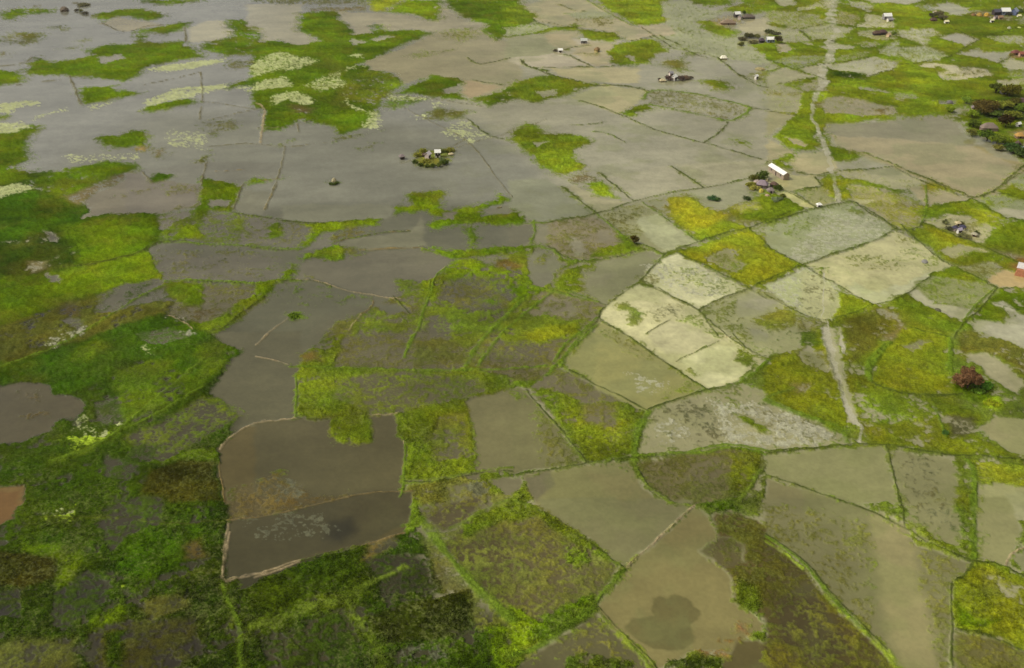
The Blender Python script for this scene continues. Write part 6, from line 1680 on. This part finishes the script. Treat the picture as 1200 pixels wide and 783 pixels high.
for lab, p, w_, h_, c in (('dark tree behind the grey-mauve hut', (112.48, 436.69), 7, 4.2, DKG), ('dark bush at the back left of the hamlet by the bank', (108.50, 435.04), 5, 3, (58, 58, 22)),
    ('dark bush on the bank below the white shed', (116.63, 423.80), 4.5, 2.4, DKG), ('yellow bush left of the small pale hut', (105.23, 427.49), 5, 2.2, YOL), ('pale yellow bush in front of the small pale hut', (105.97, 423.80), 4.5, 2, (150, 146, 70)),
    ('dark bush on the track corner below the hamlet', (116.53, 414.53), 3.4, 1.8, (66, 68, 26)), ('grey-green bush on the grass below the hamlet', (112.94, 410.03), 5, 2, (118, 126, 88))):
    bush(lab, p, w_, h_, c, HG)
bush('dark blue-green shrub in the pale field left of the hamlet', (85.74, 411.52), 4, 2.2, (42, 62, 34), 'shrubs in the pale field')
bush('smaller dark shrub right beside the blue-green one in the pale field', (87.57, 410.53), 3, 1.5, (52, 66, 30), 'shrubs in the pale field')
bush('low shrub at the field corner below the yellow bush of the hamlet', (100.51, 411.52), 3.4, 1.7, (70, 84, 44), 'shrubs in the pale field')
thatch('tiny white hut at the end of the pale track', (129.14, 403.85), 1.08, 1.44, 1.4, .2, WHITEW, TIN)

# wooded village at the right edge
VG, TG = 'houses of the wooded village', 'trees of the wooded village'
thatch('broad grey-brown roofed house near the lake shore of the wooded village', (242.93, 508.01), 3.93, 7.86, 2.2, -.05, mat('dun_wall', (150, 128, 116), .9, .2), mat('dun_roof', (128, 112, 98), .95, .2, 6), VG, name='thatched_house', cat='house')
house('small grey house among the dark trees at the back of the wooded village', (279.34, 577.02), 2.43, 2.91, 2.2, .2, TING, TING, VG)
house('dark house with whitewashed gable at the lower right of the wooded village', (245.16, 478.94), 2.90, 3.31, 2.6, 1.3, DARKW, mat('dark_tile', (84, 66, 60), .9, .2), VG)
house('blue-grey tin roofed house at the lower right corner of the wooded village', (245.41, 473.84), 2.05, 2.46, 2.2, .3, WHITEW, TINB, VG)
thatch('ochre thatched hut on the bare yard of the wooded village', (253.46, 496.17), 2.56, 3.41, 1.7, .1, MUDW, mat('ochre_thatch', (178, 138, 74), .95, .2, 6), VG)
thatch('brown hut at the upper right of the wooded village', (280.21, 555.60), 3.30, 4.24, 2, .2, DARKW, mat('mauve_roof', (96, 74, 72), .95, .2), VG)
thatch('small pale hut behind the bright lime tree of the wooded village', (250.48, 545.81), 1.85, 2.32, 1.5, -.2, PALET, GREYT, VG)
house('little white house by the upper right houses of the wooded village', (261.29, 515.21), 1.50, 1.94, 1.8, .5, WHITEW, TIN, VG)
stack('grey wall of stacked straw at the left edge of the wooded village', (242.12, 558.10), 3.30, 1.6, (110, 104, 100), name='straw_stack')
for lab, p, w_, h_, c in (('largest dark brown tree in the middle of the wooded village', (252.74, 537.09), 13, 8, (58, 50, 22)), ('very dark round tree right of the broad grey-brown house', (254.07, 513.76), 8, 7, (36, 28, 12)),
    ('wide dark tree at the back of the wooded village, left of the small grey house', (275.57, 577.90), 9, 6, (52, 56, 18)), ('big dark tree right of the small grey house', (280.50, 571.75), 12, 7, (60, 58, 16)),
    ('bright lime tree at the left front of the wooded village', (243.38, 530.13), 6, 4.5, LIME), ('lime bush-like tree on the left shore of the wooded village', (235.72, 541.02), 5.5, 3.2, (122, 136, 32)),
    ('yellow-green tree right of the largest dark brown tree', (263.11, 545.01), 9, 5, (122, 126, 44)), ('olive tree at the left of the largest dark brown tree', (253.48, 549.85), 7, 4.5, (96, 104, 34)),
    ('mid green tree on the shore below the bright lime tree', (237.08, 513.03), 8, 4.5, (84, 96, 28)), ('dark tree leaning over the shore left of the broad house', (230.86, 498.92), 6, 4, (72, 72, 30)),
    ('large green tree below the broad grey-brown house', (235.81, 492.10), 10, 5, (74, 92, 24)), ('yellow-green tree below the large green one on the shore', (238.47, 486.77), 9, 4.5, (102, 114, 34)),
    ('lime tree left of the dark house with the white gable', (242.11, 485.45), 6, 4, (108, 122, 28)), ('dark green palm-like tree in front of the dark house', (240.69, 473.84), 9, 5, (42, 56, 24)),
    ('dark tree at the far right corner of the wooded village', (242.28, 467.60), 8, 4.5, (44, 54, 22)), ('olive tree above the ochre hut', (264.52, 527.84), 10, 4.5, (110, 114, 38)),
    ('green tree at the right edge above the ochre hut', (274.89, 540.23), 9, 5, (90, 108, 30)), ('dark tree at the right edge beside the brown hut', (275.38, 553.13), 8, 4.5, (54, 52, 20)),
    ('olive tree in front of the brown hut', (269.91, 549.04), 8, 4, (120, 122, 44)), ('low dark tree on the shore tip below the yellow-green trees', (235.24, 477.02), 6, 3, (74, 72, 30)),
    ('dark tree between the lime shore tree and the olive tree', (250.44, 556.43), 6, 4, (74, 86, 28)), ('pale green tree at the front middle of the wooded village', (255.75, 531.66), 7, 3.6, (96, 112, 44))):
    tree(lab, p, w_, h_, c, TG, dense=.7, low=.22)

# hamlets along the far edge
FG = 'huts of the far hamlets'
house('white roofed house with a dark front in the far hamlet left of the track', (168.36, 786.54), 3.19, 4.15, 2.6, .3, DARKW, TIN, FG)
house('pale house touching the right side of the white roofed one', (168.80, 778.95), 2.22, 2.54, 2.0, 1.2, PINKW, TING, FG)
thatch('long brown thatched byre in front of the white roofed far house', (156.98, 761.27), 3.73, 10.57, 1.4, .05, MUDW, mat('byre_thatch', (138, 118, 96), .95, .25, 6), FG, name='thatched_byre', cat='byre')
thatch('low dark thatched shed at the right of the white roofed far house', (176.07, 781.97), 3.18, 8.91, 1.2, .08, DARKW, mat('shed_thatch', (104, 92, 80), .95, .25, 6), FG)
bush('dark bush standing behind the low dark far shed', (175.95, 797.39), 4, 2.6, DKG, 'trees of the far hamlets')
house('house with shining white roof and blue-grey walls right of the hedge ring', (174.90, 703.42), 2.89, 5.20, 2.6, .05, TINB, TIN, FG)
thatch('dark hut at the left of the shining white roofed far house', (169.12, 703.42), 2.60, 3.47, 1.8, .1, DARKW, mat('dark_mauve_roof', (78, 66, 68), .95, .2), FG)
tree('round dark tree at the right of the shining white roofed far house', (179.54, 700.92), 6, 5, (50, 46, 26), 'trees of the far hamlets')
for lab, p, w_, h_, c in (('dark bush at the top of the hedge ring in the far hamlet', (163.88, 717.45), 8, 3.4, (78, 76, 42)), ('dark bush at the right of the hedge ring in the far hamlet', (168.89, 717.45), 5, 3, (70, 70, 36)),
    ('grey-brown bush at the left of the hedge ring in the far hamlet', (157.36, 709.74), 6, 2.6, (96, 90, 62)), ('olive bush at the near left of the hedge ring in the far hamlet', (153.54, 694.74), 5, 2.4, (96, 96, 46)),
    ('olive bush inside the hedge ring beside the dark hut', (163.11, 700.92), 7, 2.4, (112, 106, 66)), ('flat dark bush on the bank right of the hedge ring', (180.62, 733.34), 8, 2.4, (82, 86, 48)),
    ('flat dark bush farther right along the same bank', (183.61, 727.98), 7, 2.0, (92, 92, 60))):
    bush(lab, p, w_, h_, c, 'hedge bushes of the far hamlet')
house('white gabled house of the flooded farmstead on the beige water', (96.28, 605.63), 2.28, 2.79, 2.6, .9, WHITEW, TIN, 'houses of the flooded farmstead')
house('grey house behind the white one of the flooded farmstead', (95.18, 612.44), 1.84, 2.05, 3.0, .4, PINKW, TING, 'houses of the flooded farmstead')
thatch('low pale hut at the left end of the flooded farmstead', (89.19, 603.71), 1.77, 3.04, .9, .1, PALET, PALET, 'houses of the flooded farmstead')
for lab, p, w_, h_, c in (('dark bush left of the white house of the flooded farmstead', (92.86, 606.60), 6, 3, (56, 46, 40)), ('dark bush right of the white house of the flooded farmstead', (100.72, 606.60), 5, 3, (58, 48, 40)),
    ('dark bush second to the right of the white farmstead house', (103.61, 608.92), 5, 2.4, (74, 62, 48)), ('last small bush at the right end of the flooded farmstead', (106.24, 609.51), 4, 1.6, (98, 88, 66)),
    ('small dark bush at the far left tip of the flooded farmstead', (87.66, 605.63), 2.6, 1.6, (86, 74, 60))):
    bush(lab, p, w_, h_, c, 'bushes of the flooded farmstead')
thatch('lone flat hut with a white roof on the corner of a far dike', (135.25, 658.48), 2.73, 3.82, .9, .05, MUDW, mat('white_thatch', (222, 214, 186), .9, .1), FG)
stack('wide olive straw heap on the water right of the lone flat hut', (152.72, 631.61), 5.79, 1.3, (150, 136, 90))
house('small white hut on the grassy dike below the wide olive heap', (145.53, 608.53), 1.53, 1.73, 2.2, .7, WHITEW, TIN, FG, name='hut', cat='hut')
house('hut with a pale roof and dark openings on the olive bank', (48.49, 702.17), 2.60, 4.05, 2.0, .1, TING, mat('pale_tin', (190, 190, 176), .5, .1), FG, name='hut', cat='hut')
house('small bright white hut alone on the pink water left of the olive bank', (31.54, 676.06), 1.90, 2.57, 1.7, .1, WHITEW, TIN, FG, name='hut', cat='hut')
bush('dark bush touching the left side of the small bright white hut', (28.54, 677.94), 3.4, 1.6, (92, 84, 64))
thatch('brown roofed hut with a yellow wall right of the olive bank', (55.68, 677.94), 2.24, 3.36, 1.8, .9, mat('yellow_wall', (186, 168, 108), .9, .1), mat('hut_brown', (136, 110, 74), .95, .2), FG)
stack('grey-brown haystack at the upper left edge of the flooded plain', (-343.56, 808.51), 7.21, 3.4, (104, 92, 74), name='haystack', cat='haystack')
for lab, p, w_, h_, c in (('small dark shrub right of the grey-brown haystack', (-334.06, 808.51), 4, 1.8, (96, 90, 70)), ('darkest small shrub second from the grey-brown haystack', (-329.60, 805.31), 4, 2.2, (66, 66, 38)),
    ('small dark shrub third from the grey-brown haystack', (-323.44, 797.39), 4.5, 2, (86, 80, 56)), ('wide low shrub behind the row right of the grey-brown haystack', (-336.34, 829.93), 10, 1.8, (108, 104, 72))):
    bush(lab, p, w_, h_, c, 'shrubs at the upper left corner')

# far right hamlets
RG, RB = 'huts of the far right hamlets', 'bushes of the far right hamlets'
house('white roofed house with grey walls on a bright green field right of the track', (277.58, 777.45), 3.79, 5.69, 3.0, .1, TING, TIN, RG)
house('pale low house in front of the white roofed one on the green field', (277.87, 771.49), 2.51, 3.77, 1.6, .3, WHITEW, TING, RG)
thatch('dark brown thatched hut below the green field right of the track', (254.14, 726.65), 2.99, 4.78, 1.6, .1, DARKW, BROWNT, RG)
thatch('wider dark brown hut with a mauve roof beside the peach hut', (258.73, 727.98), 2.99, 5.37, 1.9, .0, DARKW, mat('plum_thatch', (86, 64, 58), .95, .2, 6), RG)
house('small peach walled hut beside the dark brown thatched ones', (260.48, 720.84), 2.13, 2.37, 1.8, .8, mat('peach_wall', (216, 186, 150), .9, .1), mat('peach_roof', (200, 170, 136), .9, .1), RG, name='hut', cat='hut')
bush('dark green bush at the right of the small peach hut', (266.64, 726.65), 4, 2.6, (66, 74, 26), RB)
house('pale hut in the grey grove between the green field and the red roofed hamlet', (319.64, 795.82), 1.94, 2.58, 2.0, .4, WHITEW, PALET, RG, name='hut', cat='hut')
thatch('grey brown hut at the foot of the grey grove', (309.90, 771.49), 2.51, 4.40, 1.5, .1, MUDW, BROWNT, RG)
tree('grey-green tree on the left of the grey grove', (313.36, 781.97), 6, 4, (82, 82, 48), RB); tree('dark grey tree in the middle of the grey grove', (318.04, 783.49), 7, 5, (70, 66, 44), RB)
tree('pale grey tree on the right of the grey grove', (317.58, 774.46), 7, 4, (106, 100, 70), RB)
house('white hut at the lower right of the grey grove', (316.78, 764.16), 1.87, 2.74, 1.6, .1, WHITEW, mat('cream_roof', (220, 212, 160), .8, .1), RG, name='hut', cat='hut')
stack('ochre straw stack left of the blue-roofed hamlet', (351.31, 790.23), 4.50, 2.4, (160, 130, 62)); stack('brown straw stack farthest left of the blue-roofed hamlet', (347.18, 791.16), 3.86, 1.8, (120, 92, 56))
stack('orange-yellow straw stack against the first dark house of the blue-roofed hamlet', (356.51, 789.61), 4.50, 2.6, (176, 140, 56))
house('dark house on the left of the blue-roofed hamlet', (364.84, 792.71), 3.86, 5.15, 3.0, .2, DARKW, mat('slate_roof', (88, 86, 92), .6, .2), RG)
house('largest house with a shining white roof in the blue-roofed hamlet', (371.93, 794.26), 4.52, 6.46, 3.2, .05, TINB, TIN, RG)
house('house with a pale blue roof at the right of the largest white roofed one', (379.03, 794.26), 4.52, 5.81, 3.0, .9, mat('blue_wall', (104, 112, 140), .8, .1), TINB, RG)
house('peach hut in front of the largest white roofed house', (362.31, 778.95), 2.22, 3.17, 1.7, .1, mat('peach_wall', (216, 186, 150), .9, .1), MUDW, RG, name='hut', cat='hut')
house('pinkish hut left of the peach hut', (358.51, 778.95), 2.03, 2.54, 1.7, .5, PINKW, GREYT, RG, name='hut', cat='hut')
house('small white hut lowest in front of the blue-roofed hamlet', (351.10, 767.08), 1.63, 2.13, 2.0, .2, WHITEW, mat('cream_roof', (220, 212, 160), .8, .1), RG, name='hut', cat='hut')
house('small pale hut right beyond the pale blue roofed house', (379.41, 786.54), 1.66, 2.56, 1.2, .2, WHITEW, mat('cream_roof', (220, 212, 160), .8, .1), RG, name='hut', cat='hut')
stack('pale grey straw stack on the olive field below the blue-roofed hamlet', (354.79, 745.68), 3.05, 1.6, (158, 156, 126)); stack('flat yellow straw stack right of the pale grey one', (362.77, 747.91), 3.06, 1.0, (186, 188, 110))
bush('dark bush between the largest white roof and the pale blue roof', (374.16, 791.16), 4, 3, (50, 50, 40), RB); bush('dark bush beside the right wall of the pale blue roofed house', (386.96, 802.12), 5, 3, (50, 60, 30), RB)
thatch('red-brown hut at the right edge on a bank above the pale field', (326.36, 669.81), 2.77, 4.98, 1.6, .2, MUDW, mat('rust_thatch', (120, 74, 62), .95, .2, 6), RG)
house('red tiled house at the very right edge beside the red-brown hut', (328.80, 665.24), 2.48, 3.85, 1.9, .05, mat('pink_wall', (190, 150, 128), .9, .1), REDT, RG)
bush('dark bush at the left of the red-brown hut', (322.13, 666.37), 3.4, 1.8, (80, 72, 36), RB)

# farm on the sandy spot among the yellow fields
SG, SB = 'huts of the farm on the sandy spot', 'bushes of the farm on the sandy spot'
thatch('dark blue roofed hut on the left of the farm on the sandy spot', (176.63, 378.43), 1.43, 1.70, 1.6, .6, PINKW, mat('navy_roof', (62, 58, 74), .7, .2), SG)
thatch('second dark blue roofed hut, right of the first on the sandy spot', (179.86, 378.87), 1.43, 1.70, 1.6, -.4, WHITEW, mat('navy_roof', (62, 58, 74), .7, .2), SG)
house('mauve-grey house in front of the two dark roofed huts on the sandy spot', (177.17, 375.41), 1.22, 1.56, 1.8, .4, WHITEW, mat('mauve_tin', (170, 158, 168), .6, .1), SG)
thatch('pale straw hut at the back of the farm on the sandy spot', (179.83, 383.71), 1.17, 1.58, 1.4, .2, PALET, PALET, SG)
thatch('grey hut at the lower right of the farm on the sandy spot', (182.08, 372.42), 1.14, 1.55, 1.3, -.6, MUDW, mat('ash_thatch', (164, 156, 128), .95, .2, 6), SG)
for lab, p, w_, h_, c in (('grey-green bush at the upper left of the farm on the sandy spot', (175.50, 385.50), 3.4, 1.8, (110, 112, 70)), ('dark bush left of the first dark blue roofed hut', (174.24, 378.43), 3.4, 1.8, (88, 88, 60)),
    ('dark bush at the back right of the farm on the sandy spot', (181.21, 384.16), 2.6, 1.4, (84, 80, 44)), ('dark green bush above the grey lower right hut', (183.60, 374.12), 2.8, 1.5, (78, 84, 44)),
    ('olive bush in front of the mauve-grey house', (176.87, 371.99), 3, 1.5, (124, 124, 76)), ('olive bush between the mauve-grey house and the grey hut', (178.90, 370.73), 4, 1.2, (120, 118, 72))):
    bush(lab, p, w_, h_, c, SB)
stack('grey boulder-like mud heap in the large cream field', (153.92, 347.93), 2.55, .9, (126, 122, 112), name='mud_heap', cat='mud heap', lean=.5)
stack('dark mud heap in the pale water below the large cream field', (144.60, 308.84), 2.32, .7, (88, 86, 62), name='mud_heap', cat='mud heap')

def brick_clamp():
    t = thing('brick_clamp', 'square clamp of raw orange bricks with a dark lean-to roof at the right edge', 'brick clamp', (185.05, 337.18), -.55, None, -.1)
    W_ = 3.74; H_ = 2.4
    V_, F_ = [], []
    for k in range(6):
        i = k * .09; z0 = k * H_ / 6; z1 = (k + 1) * H_ / 6 - .03
        v, f = box(-W_/2 + i, W_/2 - i, -W_/2 + i, W_/2 - i, z0, z1)
        b = len(V_); V_ += v; F_ += [tuple(q_ + b for q_ in r_) for r_ in f]
    obj('stack', V_, F_, BRICK, t)
    obj('roof', [(-1.8, -.2, H_ + .1), (2.6, -.2, H_ + .1), (2.6, 2.6, H_ + 1.3), (-1.8, 2.6, H_ + 1.3), (-1.8, -.2, H_ + .2), (2.6, -.2, H_ + .2), (2.6, 2.6, H_ + 1.4), (-1.8, 2.6, H_ + 1.4)],
        [(0, 3, 2, 1), (4, 5, 6, 7), (0, 1, 5, 4), (1, 2, 6, 5), (2, 3, 7, 6), (3, 0, 4, 7)], mat('lean_to', (196, 188, 178), .6, .2), t)
    for x, y in ((-1.6, 2.4), (2.4, 2.4), (-1.6, 0), (2.4, 0)):
        obj('post', *box(x - .07, x + .07, y - .07, y + .07, H_ - .1, H_ + (1.28 if y > 1 else .18)), mat('post_wood', (84, 66, 50)), t)
brick_clamp()

# single trees and bushes among the fields
tree('round dull red-brown tree standing alone on the green bank at the right', (134.76, 258.29), 7.90, 6.6, (116, 86, 56), None, 'red_tree', 'tree', 2.4, (80, 62, 50), .14, .3)
bush('dark green bush standing in for the shadow at the right foot of the red-brown tree', (139.75, 258.77), 5.2, 2.4, (54, 76, 22), None, 1.5)  # low bush added as the dark of the tree's shadow
bush('second green bush below the right side of the red-brown tree', (137.44, 256.14), 3.6, 1.4, (70, 88, 26), None, 1.2)
tree('small dark tree with a brown top at the crossing of two banks', (47.46, 364.91), 3.33, 3.6, (48, 42, 14), None, 'tree', 'tree', .8, (70, 56, 40), .12, .22)
bush('thin dark bush on the bank in the yellow meadow at the lower right', (119.26, 234.20), 2.4, 1.6, (50, 70, 30))
bush('low bushy tuft on the tip of the dry bank in the grey pond', (-72.97, 303.87), 4.5, 1.4, (96, 116, 26))
bush('lime-yellow bush at the edge of the meadow below the red-brown tree', (138.94, 249.41), 5, 1.0, (138, 144, 30))


# ------------------------------------------------------------------ ground to the horizon, under the flood plain
gm, gnt, gb = node_mat('far_ground')
gb.inputs['Base Color'].default_value = (.11, .115, .055, 1); gb.inputs['Roughness'].default_value = .95
gn = gnt.nodes.new('ShaderNodeTexNoise'); gn.inputs['Scale'].default_value = .02; gn.inputs['Detail'].default_value = 6
gp_ = gnt.nodes.new('ShaderNodeNewGeometry'); gnt.links.new(gp_.outputs['Position'], gn.inputs['Vector'])
gr = gnt.nodes.new('ShaderNodeValToRGB')
gr.color_ramp.elements[0].position = .42; gr.color_ramp.elements[0].color = (.07, .12, .02, 1)
gr.color_ramp.elements[1].position = .58; gr.color_ramp.elements[1].color = (.2, .19, .15, 1)
gnt.links.new(gn.outputs[0], gr.inputs[0]); gnt.links.new(gr.outputs[0], gb.inputs['Base Color'])
G = 30000
g = obj('ground', [(-G, -G, -1.0), (G, -G, -1.0), (G, G, -1.0), (-G, G, -1.0)], [(0, 1, 2, 3)], gm)
g['kind'] = 'structure'

# ------------------------------------------------------------------ thin damp air
hz = obj('haze', *box(-2500, 2500, -400, 4200, -2.5, 230), bpy.data.materials.new('haze'))
hz['kind'] = 'stuff'; hz['label'] = 'thin pale haze in the air over the flooded plain'; hz['category'] = 'haze'
hm = hz.data.materials[0]; hm.use_nodes = True; hn = hm.node_tree; hn.nodes.clear()
ho = hn.nodes.new('ShaderNodeOutputMaterial'); hv = hn.nodes.new('ShaderNodeVolumePrincipled')
hv.inputs['Color'].default_value = (.92, .92, .90, 1); hv.inputs['Density'].default_value = 0.00004; hv.inputs['Anisotropy'].default_value = .3
hn.links.new(hv.outputs[0], ho.inputs['Volume'])

# ------------------------------------------------------------------ sky, sun, camera
SUN_EL, SUN_AZ = 50.0, -98.0     # from the left and a little behind, behind thin cloud
w = bpy.data.worlds.new('World'); scene.world = w; w.use_nodes = True
nt = w.node_tree; nt.nodes.clear()
out = nt.nodes.new('ShaderNodeOutputWorld'); bg = nt.nodes.new('ShaderNodeBackground')
sky = nt.nodes.new('ShaderNodeTexSky'); sky.sky_type = 'NISHITA'; sky.sun_disc = False
sky.sun_elevation = math.radians(SUN_EL); sky.sun_rotation = math.radians(SUN_AZ)
sky.dust_density = 6.0; sky.air_density = 1.2; sky.ozone_density = 1.0
hs = nt.nodes.new('ShaderNodeHueSaturation'); hs.inputs['Saturation'].default_value = .04
nt.links.new(sky.outputs[0], hs.inputs['Color'])
# broken cloud: slow light and dark banks across the whole sky
tcw = nt.nodes.new('ShaderNodeTexCoord'); cn = nt.nodes.new('ShaderNodeTexNoise')
cn.inputs['Scale'].default_value = 3.2; cn.inputs['Detail'].default_value = 5; cn.inputs['Roughness'].default_value = .55
cr = nt.nodes.new('ShaderNodeMapRange'); cr.inputs[1].default_value = .35; cr.inputs[2].default_value = .65; cr.inputs[3].default_value = .62; cr.inputs[4].default_value = 1.45
cs_ = nt.nodes.new('ShaderNodeVectorMath'); cs_.operation = 'SCALE'
nt.links.new(tcw.outputs['Generated'], cn.inputs['Vector']); nt.links.new(cn.outputs[0], cr.inputs[0])
nt.links.new(hs.outputs[0], cs_.inputs[0]); nt.links.new(cr.outputs[0], cs_.inputs['Scale']); nt.links.new(cs_.outputs[0], bg.inputs[0])
bg.inputs[1].default_value = .12
nt.links.new(bg.outputs[0], out.inputs[0])
sl = bpy.data.lights.new('Sun', 'SUN'); sl.energy = 1.5; sl.angle = math.radians(10); sl.color = (1, .95, .86)
so = bpy.data.objects.new('Sun', sl); COL.objects.link(so)
e, a = math.radians(SUN_EL), math.radians(SUN_AZ)
dsun = Vector((math.cos(e) * math.sin(a), math.cos(e) * math.cos(a), math.sin(e)))
so.rotation_euler = dsun.to_track_quat('Z', 'Y').to_euler(); so.location = dsun * 400

cam = bpy.data.cameras.new('Camera'); cam.lens = 36; cam.sensor_width = 36; cam.clip_start = 1; cam.clip_end = 60000
co = bpy.data.objects.new('Camera', cam); COL.objects.link(co)
co.location = (0, 0, CAM_H); co.rotation_euler = (math.radians(90 - PITCH), 0, 0)
scene.camera = co
vs = scene.view_settings
vs.view_transform = 'Standard'; vs.look = 'None'; vs.gamma = 1; vs.use_curve_mapping = False; vs.exposure = -0.03
